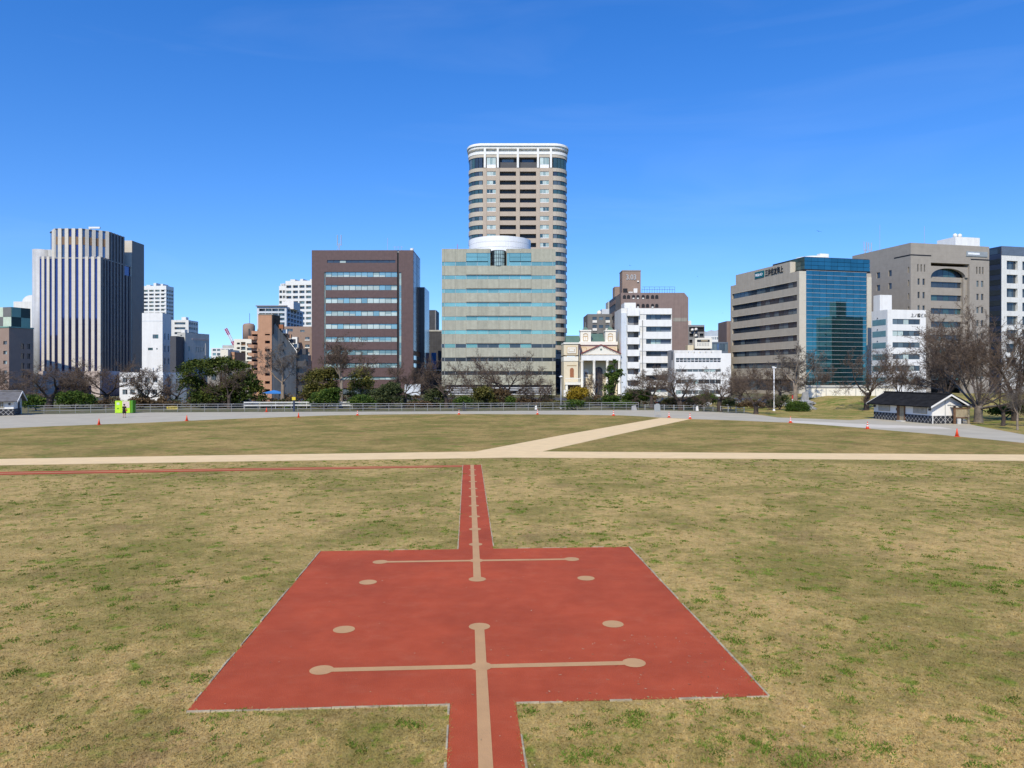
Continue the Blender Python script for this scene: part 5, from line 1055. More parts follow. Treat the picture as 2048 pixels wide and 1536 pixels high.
# flats and roofs behind the chapel
d = 242; B = simple('apartment_block', 'grey brown flats with white balcony fronts behind the chapel', 1175, 1238, 628, d, 14, 'grey_tile', grids=[('front', 4, .12, .95, rows(634, 6, 16, 8), ('win_dark', 'win_dark', 'win_mid'), 1, .35)])
for i in range(8):
    for c in (0, 2): B.bx('balcony_front', MATS['white_paint'], 'front', B.W * (.12 + .2075 * c + .04), B.W * (.12 + .2075 * (c + 1) - .03), -.25, -.001, GZ(645.5 + 16 * i, d), GZ(640.6 + 16 * i, d))
MB().lathe([(.3, 0), (.8, .5), (.8, 1.3), (.2, 1.8)], 12, (4.2, 3, B.H - .4)).build('roof_tank', MATS['white_paint'], B.root, True)
d = 300; B = simple('apartment_block', 'pale stepped apartment roofs behind the brown flats', 1204, 1252, 618, d, 12, 'cool_white'); B.bx('step', MATS['pale_conc'], 'front', 2.5, B.W, 1, 8, B.H - .5, GZ(603, d)); B.bx('step', MATS['brown_apart2'], 'front', 5.4, B.W, 2, 8, GZ(603, d), GZ(572, d)); rooftop_aerial(B.root, 2.6, 1, B.H - .4, 4.5); rooftop_aerial(B.root, 3.8, 1, B.H - .4, 4.2)
# roofs between the arched block and the bank
d = 262; B = simple('apartment_block', 'dark balcony flats with satellite dishes right of the mauve block', 1377, 1409, 650, d, 12, 'mid_grey', grids=[('front', 1, .04, .98, [(654, 663.5)], ('black',), 1, 0), ('front', 3, .02, .98, rows(667, 6.5, 12.5, 6), ('black', 'win_dark'), 1, .22)], rec=.6)
for zx, zy in ((.45, 659.5), (.45, 672), (.22, 660.5)): MB().lathe([(.05, 0), (.45, .12), (.6, .3)], 12).build('dish_antenna', MATS['white_paint'], B.root, True, loc=(B.W * zx, -.4, GZ(zy, d))).rotation_euler = (R(80), 0, 0)
B.bx('roof_box', MATS['white_paint'], 'front', .1, 1.2, 1, 2.5, B.H - .5, GZ(641, d)); 
d = 205; k = d / F; t = thing('cooling_tower', 'cream louvred cooling unit on white roof in front of dark flats', 'cooling unit', (GX(1390, d), d, GZ(703, d)))
w_, h_ = 34 * k, 27 * k; z_ = lambda py: GZ(py, d) - GZ(703, d)
piece('casing', MATS['cream_light'], t, 0, w_, 0, 3, z_(697), z_(676)); piece('sign_panel', MATS['frame_dark'], t, w_ * .12, w_ * .86, -.06, -.001, z_(684), z_(679.3)); piece('sign_print', MATS['wood_pale'], t, w_ * .35, w_ * .75, -.09, -.061, z_(683), z_(680))
for j in range(3):
    for i in range(8): piece('louvre', MATS['mid_grey'], t, w_ * (.13 + .092 * i), w_ * (.18 + .092 * i), -.05, -.001, z_(687 + 2.3 * j), z_(686 + 2.3 * j))
for i in range(5): piece('foot', MATS['frame_dark'], t, w_ * (.12 + .18 * i), w_ * (.19 + .18 * i), .2, 2.8, z_(703), z_(697) - .001)
MB().box(-1.9, -.3, .5, 3, z_(703), z_(690)).build('side_box', MATS['cream'], t)
d = 520; B = simple('office_building', 'distant white building with a blue roof sign above low roofs', 1408, 1456, 672, d, 20, 'white_far', grids=[('front', 9, .3, .98, [(674, 679)], ('win_mid',), 1, .5)]); B.bx('blue_sign', MATS['blue_banner'], 'front', B.W * .68, B.W * .98, -.5, 1, B.H + .1, B.H + 2.4)
hill = MB(); nh = 30; vs = [(GX(1380 + 130 * i / nh, 2400), 2400, 0) for i in range(nh + 1)] + [(GX(1380 + 130 * i / nh, 2400), 2400 + 60, GZ(668 - 10 * math.sin(math.pi * min(1, i / nh * .9)) - 1.2 * math.sin(i * 1.7), 2400)) for i in range(nh + 1)] + [(GX(1380 + 130 * i / nh, 2400), 2700, 0) for i in range(nh + 1)]
hill.add(vs, [(i, i + 1, nh + 2 + i, nh + 1 + i) for i in range(nh)] + [(nh + 1 + i, nh + 2 + i, 2 * nh + 3 + i, 2 * nh + 2 + i) for i in range(nh)]); M('hill_grey', (.33, .36, .38), var=.2, scale=.01); hill.build('hills', MATS['hill_grey'])['kind'] = 'structure'
d = 230; simple('office_building', 'low dark glass roof storey between cooling unit and bank', 1422, 1456, 684, d, 10, 'navy_grey', grids=[('front', 6, .02, .98, [(687, 702)], ('win_mid', 'win_navy2', 'win_dark'), 1, .08)]); simple('house', 'narrow mauve wall touching the left edge of the bank', 1453.5, 1462.5, 642, 238, 10, 'mauve_wall')
# ------------------------------------------------------------------ trees
def grow(rg_, p, dr, length, r, lev, spec, out):
    nseg = spec['seg'][lev]; pts = [np.array(p)]; dr = np.array(dr) / np.linalg.norm(dr); dirs = []
    for i in range(nseg):
        dr = dr + rg_.randn(3) * spec['jit'][lev]; dr[2] += spec['up'][lev]; dr /= np.linalg.norm(dr)
        if pts[-1][2] < .8 and dr[2] < .05: dr[2] = .12
        pts.append(pts[-1] + dr * length / nseg); dirs.append(dr.copy())
    radii = [max(r * (1 - .80 * i / nseg), .0095) for i in range(nseg + 1)]
    out.append((lev, pts, radii))
    if lev + 1 >= len(spec['n']): return
    n = spec['n'][lev + 1]
    for c in range(n):
        t = spec['t0'][lev] + (1 - spec['t0'][lev]) * (c + rg_.rand() * .8) / n; t = min(t, .999); i = int(t * nseg); f = t * nseg - i
        q = pts[i] * (1 - f) + pts[i + 1] * f; d0 = dirs[i]
        perp = rg_.randn(3); perp -= d0 * perp.dot(d0); perp /= np.linalg.norm(perp)
        an = R(spec['ang'][lev] + rg_.randn() * 12); nd = d0 * math.cos(an) + perp * math.sin(an)
        grow(rg_, q, nd, length * spec['len'][lev] * (.95 - .15 * t) * rg_.uniform(.65, 1.2), (r * (1 - .72 * t)) * spec['rr'][lev], lev + 1, spec, out)
CHERRY = dict(seg=[7, 6, 5, 4, 3], jit=[.20, .22, .24, .22, .2], up=[.035, .06, .05, .05, .06], n=[1, 7, 7, 6, 5], t0=[.25, .2, .15, .15], ang=[46, 44, 42, 40], len=[.6, .58, .56, .55], rr=[.55, .55, .55, .6])
VASE = dict(seg=[7, 6, 5, 4, 3], jit=[.07, .10, .13, .16, .2], up=[.015, .02, .02, .02, .02], n=[1, 8, 7, 7, 4], t0=[.3, .25, .2, .15], ang=[30, 32, 34, 36], len=[.55, .5, .5, .45], rr=[.5, .5, .55, .6])
THIN = dict(seg=[7, 5, 4, 3, 3], jit=[.10, .16, .2, .2, .2], up=[.06, .06, .05, .04, .04], n=[1, 10, 8, 7, 3], t0=[.3, .2, .15, .1], ang=[45, 42, 40, 40], len=[.45, .5, .5, .45], rr=[.45, .5, .55, .6])
def bare_proto(seed, spec, trunk_h, trunk_r, limbs, limb_len, elev, lean=(0, 0), bark='bark_dark', twig='bark_brown', twist=0.0, limb_r=(.33, .46)):
    rg_ = np.random.RandomState(seed); out = []
    base = np.array([0, 0, -.1]); mid = np.array([lean[0] * .45 + rg_.randn() * .08, lean[1] * .45, trunk_h * .55]); top = np.array([lean[0], lean[1], trunk_h])
    trunk = MB(); pts = [base, base + (mid - base) * .12, (base + mid) / 2, mid, (mid + top) / 2, top]; trunk.tube(pts, [trunk_r * 1.45, trunk_r * 1.12, trunk_r, trunk_r * .93, trunk_r * .92, trunk_r * .8], 9)
    for i in range(limbs):
        a = 2 * math.pi * (i + rg_.rand() * .6) / limbs + twist; e = R(rg_.uniform(*elev)); dr = (math.cos(a) * math.cos(e), math.sin(a) * math.cos(e), math.sin(e))
        grow(rg_, top - np.array([0, 0, rg_.rand() * trunk_h * .25]), dr, limb_len * rg_.uniform(.75, 1.15), trunk_r * rg_.uniform(*limb_r), 0, spec, out)
    crown = MB(); limbm = trunk
    def batch(polys):
        P = np.array([p for p, _ in polys]); RR = np.array([r_ for _, r_ in polys]); m, n_, _ = P.shape
        T = np.empty_like(P); T[:, 1:-1] = P[:, 2:] - P[:, :-2]; T[:, 0] = P[:, 1] - P[:, 0]; T[:, -1] = P[:, -1] - P[:, -2]; T /= np.linalg.norm(T, axis=2)[..., None]
        A = np.cross(T, np.array([.13, .31, .94])); A /= np.maximum(np.linalg.norm(A, axis=2), 1e-4)[..., None]; Bv = np.cross(T, A)
        an = np.array([0, 2.094, 4.189]); V = P[:, :, None] + (A[:, :, None] * np.cos(an)[None, None, :, None] + Bv[:, :, None] * np.sin(an)[None, None, :, None]) * RR[:, :, None, None]
        base = (np.arange(m) * n_ * 3)[:, None, None] + (np.arange(n_ - 1) * 3)[None, :, None]; k_ = np.arange(3)[None, None, :]; k2 = (k_ + 1) % 3
        Fq = np.stack([base + k_, base + k2, base + 3 + k2, base + 3 + k_], 3).reshape(-1, 4)
        return V.reshape(-1, 3), Fq
    vv, ff, off = [], [], 0
    for L_ in range(2, 5):
        pl = [(p, r_) for lev, p, r_ in out if lev == L_]
        if pl: v_, f_ = batch(pl); vv.append(v_); ff.append(f_ + off); off += len(v_)
    for lev, p, rad in out:
        if lev < 2: (limbm if lev == 0 else crown).tube(p, rad, 7 if lev == 0 else 5, cap=False)
    ff.append(np.array([f for f in crown.f]) + off); vv.append(np.array([tuple(q) for q in crown.v])); vv = np.concatenate(vv); ff = np.concatenate(ff)
    cme = bpy.data.meshes.new('crown'); cme.vertices.add(len(vv)); cme.vertices.foreach_set('co', vv.astype(np.float32).ravel()); cme.loops.add(ff.size); cme.loops.foreach_set('vertex_index', ff.astype(np.int32).ravel()); cme.polygons.add(len(ff)); cme.polygons.foreach_set('loop_start', np.arange(0, ff.size, 4, dtype=np.int32)); cme.materials.append(MATS[twig]); cme.update(calc_edges=True)
    zs = [q[2] for l_, p, _ in out for q in p]; xs = [q[0] for l_, p, _ in out for q in p]
    zmax = float(np.percentile(zs, 99.5)); x0, x1 = float(np.percentile(xs, 1)), float(np.percentile(xs, 99))
    return dict(trunk=trunk.mesh('trunk', MATS[bark], True), crown=cme, h=zmax, x0=x0, x1=x1)
def place_tree(name, proto, label, px, py, top, left, right, d=None, mirror=False, rz=0.0, group='bare trees along the fence', zbase=0.0):
    d = d or gd(py); k = d / F; H = GZ(top, d) - zbase; x = GX(px, d)
    t = thing(name, label, 'tree', (x, d, zbase), 0, group)
    sz = H / proto['h']; sx = ((right - left) * k) / (proto['x1'] - proto['x0'])
    for part in ('trunk', 'crown'):
        o = link(part, proto[part], t); o.scale = (sx * (-1 if mirror else 1), (sx + sz) / 2, sz)
    return t
PR = [bare_proto(1, CHERRY, 1.9, .34, 4, 4.6, (18, 58)), bare_proto(2, CHERRY, 1.6, .32, 5, 4.4, (15, 55), (.4, 0)), bare_proto(3, CHERRY, 2.2, .36, 4, 4.6, (22, 65), (-.3, 0)), bare_proto(5, CHERRY, 1.5, .36, 5, 4.8, (8, 52), (.2, 0)),
      bare_proto(8, CHERRY, 2.4, .30, 5, 4.2, (30, 70))]
PV = bare_proto(21, VASE, 1.6, .36, 13, 7.0, (14, 64), bark='bark_grey', limb_r=(.22, .36)); PV2 = bare_proto(23, VASE, 2.0, .30, 6, 6.0, (40, 80), bark='bark_dark')
PT = bare_proto(31, THIN, 3.2, .22, 4, 4.2, (45, 82), bark='bark_pale', twig='bark_grey'); PT2 = bare_proto(36, THIN, 3.6, .15, 6, 4.0, (48, 84), bark='bark_pale', twig='bark_brown')
TREES = [
 (PR[3], 'wide bare cherry tree with long limb reaching over the shed roof', 97, 817, 728, 0, 170, False),
 (PR[0], 'dark bare cherry tree left of the lime green booth', 213, 815, 718, 150, 300, True),
 (PR[1], 'bare cherry tree right of the lime green booth before white building', 291, 813, 735, 245, 350, False),
 (PR[2], 'small twiggy bare cherry tree between white building and pine', 352, 811, 742, 312, 392, True),
 (PT, 'pale barked leafless tree in front of the slanting grey wall', 566, 812, 688, 528, 612, False),
 (PT2, 'tall pale trunked leafless tree before the brown office', 682, 816, 676, 632, 730, False),
 (PR[4], 'dark bare cherry tree at the right corner of brown office', 810, 814, 728, 765, 852, False),
 (PR[2], 'bare cherry tree below the netted block left of green band office', 893, 816, 716, 846, 945, False),
 (PR[0], 'large bare cherry tree centred before the green band office', 1018, 813, 706, 948, 1092, False),
 (PR[1], 'low spreading bare cherry tree right of the central cherry tree', 1082, 814, 752, 1032, 1116, True),
 (PR[4], 'brown leafless sapling thicket before the chapel door', 1192, 812, 742, 1164, 1214, True),
 (PR[4], 'bare cherry tree just right of the grey information board', 1303, 817, 735, 1272, 1360, True),
 (PR[3], 'bare cherry tree with long level limbs before low white office', 1362, 820, 738, 1298, 1428, True),
 (PR[0], 'forked bare cherry tree at right end of low white office', 1440, 823, 736, 1382, 1508, True),
 (PR[2], 'bare cherry tree left of the white lamp pole', 1512, 828, 748, 1452, 1568, False),
 (PT, 'pale thin leafless tree right of the white lamp pole', 1590, 812, 692, 1540, 1640, True),
 (PR[2], 'dark twisted bare tree on the grass bank behind shed roof', 1733, 822, 694, 1672, 1800, True),
 (PR[4], 'dark bare tree rising behind the black shed roof', 1800, 826, 716, 1764, 1842, False),
]
for pr, lab, px, py, top, l_, r_, mir in TREES: place_tree('bare_tree', pr, lab, px, py, top, l_, r_, mirror=mir)
place_tree('bare_tree', PV, 'huge vase shaped leafless tree with grey trunk beside the noticeboard', 1957, 845, 618, 1812, 2075, mirror=False)
place_tree('bare_tree', PV2, 'leafless tree at the right edge behind the huge vase shaped tree', 2030, 842, 636, 1960, 2120, mirror=True)
place_tree('bare_tree', PV2, 'leafless tree filling the gap between shed roof and huge tree', 1893, 838, 642, 1822, 1968, d=98, mirror=False)
place_tree('bare_tree', PR[0], 'dark leafless tree on green verge right of the huge tree', 2006, 852, 742, 1962, 2052, mirror=False)
place_tree('bare_tree', PT, 'thin dark sapling on the green verge near right edge', 2035, 860, 775, 2012, 2052, mirror=False)
place_tree('bare_tree', PR[1], 'bare cherry tree partly out of frame at the left edge', -25, 816, 735, -90, 60, mirror=True)
for i, (px, top, l_, r_, lab) in enumerate(((140, 728, 100, 185, 'back row bare tree before the striped tower entrance'), (630, 735, 600, 672, 'back row bare tree before the left edge of brown office'), (960, 735, 920, 1000, 'back row bare tree before green band office left half'), (1480, 730, 1440, 1530, 'back row bare tree below the bank windows'), (1560, 735, 1525, 1600, 'back row bare tree behind the white lamp pole'), (1640, 720, 1600, 1690, 'back row bare tree before the blue glass front'), (1880, 690, 1820, 1945, 'back row bare tree between shed and huge tree'))):
    place_tree('bare_tree', PR[(i * 2 + 1) % 5], lab, px, 806, top, l_, r_, d=138, mirror=bool(i % 2), zbase=bank_z(GX(px, 138), 138) if px > 1600 else 0)

# evergreens and shrubs -------------------------------------------------------------
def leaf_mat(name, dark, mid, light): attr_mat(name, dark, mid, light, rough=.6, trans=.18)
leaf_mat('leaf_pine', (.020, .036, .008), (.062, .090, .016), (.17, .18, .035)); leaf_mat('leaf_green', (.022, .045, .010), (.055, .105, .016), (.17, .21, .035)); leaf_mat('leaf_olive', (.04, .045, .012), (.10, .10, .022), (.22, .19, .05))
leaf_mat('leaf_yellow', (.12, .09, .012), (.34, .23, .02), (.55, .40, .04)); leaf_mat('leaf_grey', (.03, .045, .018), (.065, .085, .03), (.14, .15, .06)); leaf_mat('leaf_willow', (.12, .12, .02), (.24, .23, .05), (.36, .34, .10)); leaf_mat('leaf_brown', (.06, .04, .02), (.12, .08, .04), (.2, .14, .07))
def leaf_cloud(seed, blobs, n, size, mat, flat=.6, shell=.55):
    """blobs: (x,y,z,rx,ry,rz); leaves gather in sub-clumps near each blob's skin so gaps stay open"""
    rg_ = np.random.RandomState(seed); V = []; T = []
    vol = np.array([b[3] * b[4] * b[5] for b in blobs]) ** .7; vol /= vol.sum()
    for b, f in zip(blobs, vol):
        m = max(int(n * f), 40); nc = max(int(m / 34), 4)
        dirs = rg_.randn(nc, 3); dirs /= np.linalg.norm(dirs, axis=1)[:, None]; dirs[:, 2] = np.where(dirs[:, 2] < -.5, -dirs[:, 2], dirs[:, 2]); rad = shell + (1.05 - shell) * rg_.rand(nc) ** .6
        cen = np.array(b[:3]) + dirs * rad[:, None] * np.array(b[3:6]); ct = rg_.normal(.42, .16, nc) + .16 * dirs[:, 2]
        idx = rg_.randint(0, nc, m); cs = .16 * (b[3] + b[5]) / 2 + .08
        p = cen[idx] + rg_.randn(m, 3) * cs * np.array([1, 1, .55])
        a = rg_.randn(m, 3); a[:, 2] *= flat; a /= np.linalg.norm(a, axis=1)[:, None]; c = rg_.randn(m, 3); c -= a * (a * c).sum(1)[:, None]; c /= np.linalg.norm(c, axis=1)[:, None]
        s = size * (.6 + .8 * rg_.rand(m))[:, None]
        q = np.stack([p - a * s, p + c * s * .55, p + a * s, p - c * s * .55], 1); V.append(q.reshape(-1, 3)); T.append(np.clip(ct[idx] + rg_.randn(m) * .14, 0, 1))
    return np_mesh('foliage', np.concatenate(V), 4, np.concatenate(T), MATS[mat])
def evergreen(name, label, px, py, blobs_px, n, size, mat, d=None, cat='shrub', stem=True, depth=.8, bark='bark_dark', seed=None, group=None, foliage='foliage', shell=.55):
    """blobs in photograph pixels: (cx, cy, rx, ry)"""
    d = d or gd(py); k = d / F; x = GX(px, d); seed = seed or int(px)
    t = thing(name, label, cat, (x, d, 0), 0, group); rg_ = np.random.RandomState(seed)
    bl = [(GX(cx, d) - x, rg_.uniform(-.4, .4) * rx * k * depth, GZ(cy, d), rx * k, rx * k * depth, ry * k) for cx, cy, rx, ry in blobs_px]
    link(foliage, leaf_cloud(seed, bl, n, size, mat, shell=shell), t)
    if stem:
        m = MB(); r0 = .05 + .02 * max(b[5] for b in bl) + .03 * max(b[2] for b in bl)
        for b in bl:
            top = Vector((b[0], b[1], max(b[2] - b[5] * .1, .3))); m.tube([(rg_.randn() * .05, rg_.randn() * .05, -.05), (top.x * .35, top.y * .3, top.z * .45), top], [r0, r0 * .7, r0 * .3], 6)
        m.build('trunk' if cat == 'tree' else 'stem', MATS[bark], t)
    return t
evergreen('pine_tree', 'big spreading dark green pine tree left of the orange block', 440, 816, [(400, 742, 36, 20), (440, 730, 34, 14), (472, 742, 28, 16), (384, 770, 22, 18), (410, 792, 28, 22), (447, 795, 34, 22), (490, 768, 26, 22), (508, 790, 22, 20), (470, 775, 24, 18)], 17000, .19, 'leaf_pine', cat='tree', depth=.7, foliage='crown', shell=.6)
place_tree('bare_tree', PR[4], 'brown leafless tree tangled in front of the big pine', 458, 817, 735, 415, 500, mirror=True, group='bare trees along the fence')
evergreen('evergreen_tree', 'olive green leafy tree left of the pale trunked tree', 642, 814, [(640, 765, 30, 24), (655, 792, 26, 20), (622, 790, 18, 20), (665, 750, 18, 16)], 8000, .17, 'leaf_olive', cat='tree', foliage='crown')
evergreen('evergreen_tree', 'dense dark green tree at foot of olive leafy tree', 652, 818, [(648, 800, 26, 15), (665, 790, 18, 14)], 5000, .15, 'leaf_green', cat='tree', foliage='crown')
evergreen('willow_tree', 'yellow green drooping willow before the brown office', 722, 812, [(722, 762, 20, 28), (735, 780, 12, 26), (708, 785, 12, 22)], 5000, .15, 'leaf_willow', cat='tree', foliage='crown', bark='bark_grey')
evergreen('shrub', 'bright green rounded shrub behind fence below the willow', 722, 819, [(722, 803, 20, 12), (738, 806, 12, 9)], 4500, .13, 'leaf_green')
evergreen('evergreen_tree', 'grey green bushy tree right of the bright green shrub', 778, 816, [(775, 792, 28, 18), (785, 778, 18, 12), (760, 803, 16, 10)], 7000, .15, 'leaf_grey', cat='tree', foliage='crown')
evergreen('evergreen_tree', 'grey green bushy tree below the netted block', 872, 815, [(872, 795, 20, 18), (880, 782, 12, 10), (855, 806, 14, 8)], 5000, .15, 'leaf_grey', cat='tree', foliage='crown')
evergreen('shrub', 'dark green shrub under the left half of green band office', 928, 818, [(926, 804, 16, 10)], 2500, .13, 'leaf_green')
evergreen('shrub', 'olive yellow tall shrub left of the central cherry tree', 966, 815, [(965, 788, 20, 14), (975, 800, 18, 12), (952, 803, 12, 10)], 5500, .15, 'leaf_olive')
evergreen('shrub', 'brownish tangled shrub right behind the central cherry tree', 1000, 814, [(1000, 795, 22, 16), (1050, 806, 22, 8)], 4000, .14, 'leaf_brown')
evergreen('ivy_plant', 'green ivy climbing the trunk of central cherry tree', 1022, 816, [(1021, 806, 8, 12)], 1800, .12, 'leaf_green', stem=False, cat='plant')
evergreen('shrub', 'yellow flowering bush in front of the chapel porch', 1156, 815, [(1156, 786, 19, 10), (1150, 795, 16, 9)], 4000, .13, 'leaf_yellow')
evergreen('shrub', 'dark green shrub beneath the yellow flowering bush', 1150, 820, [(1150, 809, 18, 8), (1135, 814, 12, 5)], 3200, .12, 'leaf_green')
evergreen('ivy_tree', 'ivy covered slanting tree before the chapel columns', 1222, 816, [(1221, 802, 13, 14), (1218, 780, 9, 14), (1226, 762, 10, 12), (1236, 748, 9, 9), (1222, 738, 6, 9), (1230, 725, 4, 6), (1216, 752, 5, 8)], 5500, .14, 'leaf_green', cat='tree', foliage='crown', depth=.9)
evergreen('evergreen_tree', 'rounded green tree at foot of the white stair office', 1276, 815, [(1273, 794, 24, 14), (1262, 803, 16, 10), (1285, 788, 12, 8)], 6500, .14, 'leaf_green', cat='tree', foliage='crown')
evergreen('shrub', 'low green shrub left of the cherry with level limbs', 1342, 818, [(1340, 806, 14, 9)], 2200, .12, 'leaf_olive')
evergreen('shrub', 'dark green bush row before the low white office', 1400, 817, [(1392, 802, 16, 10), (1412, 799, 18, 11)], 4500, .13, 'leaf_green')
evergreen('shrub', 'thin green shrub behind the forked cherry tree', 1462, 820, [(1460, 806, 12, 9)], 1800, .12, 'leaf_grey')
evergreen('clipped_bush', 'clipped dome shaped dark green bush on the verge', 1597, 823, [(1597, 818, 19, 13)], 9000, .085, 'leaf_green', stem=False, shell=.86)
evergreen('hedge', 'dense green hedge before the striped tower entrance', 148, 818, [(130, 800, 18, 14), (152, 798, 18, 15), (175, 802, 16, 12)], 7000, .14, 'leaf_green', cat='hedge')
evergreen('shrub', 'dark shrub between the left shed and wide cherry tree', 72, 822, [(70, 806, 18, 14)], 3500, .14, 'leaf_green')
evergreen('shrub', 'tangled brown green shrub right of lime green booth', 282, 818, [(278, 806, 22, 9), (300, 808, 20, 7)], 3500, .13, 'leaf_brown')
evergreen('shrub', 'grey green shrub at the rock pile below the monument', 1560, 820, [(1552, 806, 14, 9), (1568, 800, 10, 9)], 2500, .13, 'leaf_grey')
evergreen('shrub', 'low dark scrub at the foot of the right edge trees', 2010, 838, [(2000, 822, 20, 10), (2035, 818, 18, 12)], 4500, .14, 'leaf_green')
for i, (px, lab) in enumerate(((335, 'low weedy undergrowth clump left of the big pine'), (545, 'low weedy undergrowth clump right of the orange block'), (600, 'low weedy undergrowth clump below the olive leafy tree'), (838, 'low weedy undergrowth clump at brown office corner'), (1105, 'low weedy undergrowth clump beside the chapel lamp post'), (1245, 'low weedy undergrowth clump left of the rounded green tree'), (1500, 'low weedy undergrowth clump beneath cherry by lamp pole'))):
    evergreen('undergrowth_clump', lab, px, 817, [(px - 10, 811, 14, 6), (px + 10, 810, 14, 7)], 2200, .12, ('leaf_brown', 'leaf_olive', 'leaf_green')[i % 3], stem=False, cat='plant')
# tangled scrub in the strip between fence and street (uncountable)
for nm, mt, sd, n_, lab in (('undergrowth', 'leaf_grey', 71, 70, 'dark tangled evergreen scrub in the strip behind the fence'), ('dry_undergrowth', 'leaf_brown', 72, 80, 'dry brown brush in the strip behind the fence')):
    ru = np.random.RandomState(sd); bl = []
    for i in range(n_):
        px = ru.uniform(70, 1545) if ru.rand() < .8 else ru.uniform(360, 1000); dd = ru.uniform(119, 136); hh = ru.uniform(.5, 1.25)
        bl.append((GX(px, dd), dd, hh * .75, ru.uniform(.9, 2.4), ru.uniform(.6, 1.2), hh))
    tag(link(nm, leaf_cloud(sd, bl, 15000, .16, mt, shell=.5)), lab, 'undergrowth', kind='stuff')
# hill wood behind the photographer (seen mirrored in the office glass)
hb = MB(); nx, ny = 70, 8; rg2 = np.random.RandomState(9); vs = []
for j in range(ny):
    for i in range(nx):
        f = j / (ny - 1); vs.append((-320 + 640 * i / (nx - 1) + rg2.randn() * 2, -75 - 60 * f, (20 + 5 * rg2.rand() + 3 * math.sin(i * .35)) * math.sin(math.pi * min(f * 1.2 + .0, 1.0) * .5) if j else 0))
hb.add(vs, [(j * nx + i, j * nx + i + 1, (j + 1) * nx + i + 1, (j + 1) * nx + i) for j in range(ny - 1) for i in range(nx - 1)])
M('wood_mass', (.035, .045, .018), var=.5, scale=.3, bump=1.0, bscale=.4, col2=(.06, .055, .03))
tag(hb.build('hill_wood', MATS['wood_mass']), 'wooded castle hill rising behind the photographer', 'wood', kind='stuff')
# ------------------------------------------------------------------ fences, sheds, cones, people, street furniture
def polyline_points(pts, step):
    out = []; acc = 0.0
    for (a, b) in zip(pts, pts[1:]):
        L = math.dist(a, b); s = -acc % step if out else 0
        s = (step - acc) if out else 0
        while s <= L: out.append((a[0] + (b[0] - a[0]) * s / L, a[1] + (b[1] - a[1]) * s / L)); s += step
        acc = L - (s - step)
    return out
def rail_fence(name, label, px_pts, step, heights, h, mat, rail_r=.035, post_r=.03, board=None):
    pts = [gp(*p) for p in px_pts]; pp = polyline_points(pts, step); o0 = pp[0]
    t = thing(name, label, 'fence', (o0[0], o0[1], 0)); pm = MB().tube([(0, 0, -.05), (0, 0, h)], post_r, 6).mesh('post', MATS[mat])
    for x, y in pp: link('post', pm, t, (x - o0[0], y - o0[1], 0))
    for hh in heights:
        m = MB()
        if board:
            for (a, b) in zip(pp, pp[1:]): m.prism([(a[0] - o0[0], a[1] - o0[1] - .05), (b[0] - o0[0], b[1] - o0[1] - .05), (b[0] - o0[0], b[1] - o0[1] - .02), (a[0] - o0[0], a[1] - o0[1] - .02)], hh - board / 2, hh + board / 2)
        else: m.tube([(x - o0[0], y - o0[1], hh) for x, y in pp], rail_r, 6)
        m.build('rail', MATS[mat], t)
    return t
rail_fence('pipe_fence', 'long grey pipe rail fence along the far edge of loop path', [(56, 828), (300, 824.2), (600, 822.9), (900, 821.9), (1200, 820), (1288, 819.8)], 1.9, (.42, .80, 1.12), 1.16, 'galv')
rail_fence('guard_rail', 'white double board guard rail behind the pipe fence', [(488, 818.6), (600, 818), (722, 818)], 2.4, (.62, 1.08), 1.2, 'white_wall', board=.15)
rail_fence('post_fence', 'short post and rail fence below the cherry trees right of board', [(1290, 819.4), (1420, 822), (1490, 826)], 1.5, (.45, .75), .85, 'pipe_grey', rail_r=.02, post_r=.05)
# traffic cones
def make_cone(bands):
    t = thing('traffic_cone', 'x', 'traffic cone', group='traffic cones round the field')
    MB().box(-.19, .19, -.19, .19, .012, .05).build('base', MATS['cone_red'], t)
    prof = lambda z: .135 * (1 - z / .70) + .024
    zs = [(.05, .24, 'cone_red'), (.24, .36, 'cone_white'), (.36, .46, 'cone_red'), (.46, .56, 'cone_white'), (.56, .70, 'cone_red')] if bands else [(.05, .70, 'cone_red')]
    for a, b, m in zs: MB().lathe([(prof(a), a), (prof(b), b)], 14).build('band' if bands else 'cone_body', MATS[m], t, True)
    return t
cone_b, cone_p = make_cone(True), make_cone(False); used = {True: False, False: False}
for px, py, band, sc_, lab in ((198, 850, False, 1.05, 'plain orange cone nearest the lime green booth on grass edge'), (373.5, 842, False, 1.05, 'plain orange cone on grass edge below the big pine'), (597, 835.5, False, 1.0, 'plain orange cone on grass edge below orange block'), (715, 831, True, 1.05, 'banded cone on grass edge before the brown office'), (533, 824.2, False, 1.0, 'orange cone standing against the white guard rail'), (918, 829, True, 1.0, 'banded cone on grass edge before green band office left half'), (1075, 829, True, 1.05, 'banded cone on grass edge before green band office right edge'), (1227, 831.8, True, 1.15, 'banded cone on grass edge below the ivy covered tree'), (1338, 835.2, True, 1.1, 'banded cone at left side of cream path mouth beside board'), (1380, 838, True, 1.1, 'banded cone at right side of cream path mouth'), (1581, 846, True, 1.12, 'banded cone on path edge below the clipped bush'), (1735, 858, True, 1.12, 'banded cone on path edge at left of black roofed shed'), (1914, 873.5, False, 1.12, 'plain tall orange cone in front of the noticeboard')):
    src = cone_b if band else cone_p
    c = src if not used[band] else copy_tree(src); used[band] = True
    x, y = gp(px, py); c.location = (x, y, .004); c.rotation_euler = (0, 0, rnd.uniform(0, 1.5)); c.scale = (sc_ * .93,) * 3; c['label'] = lab

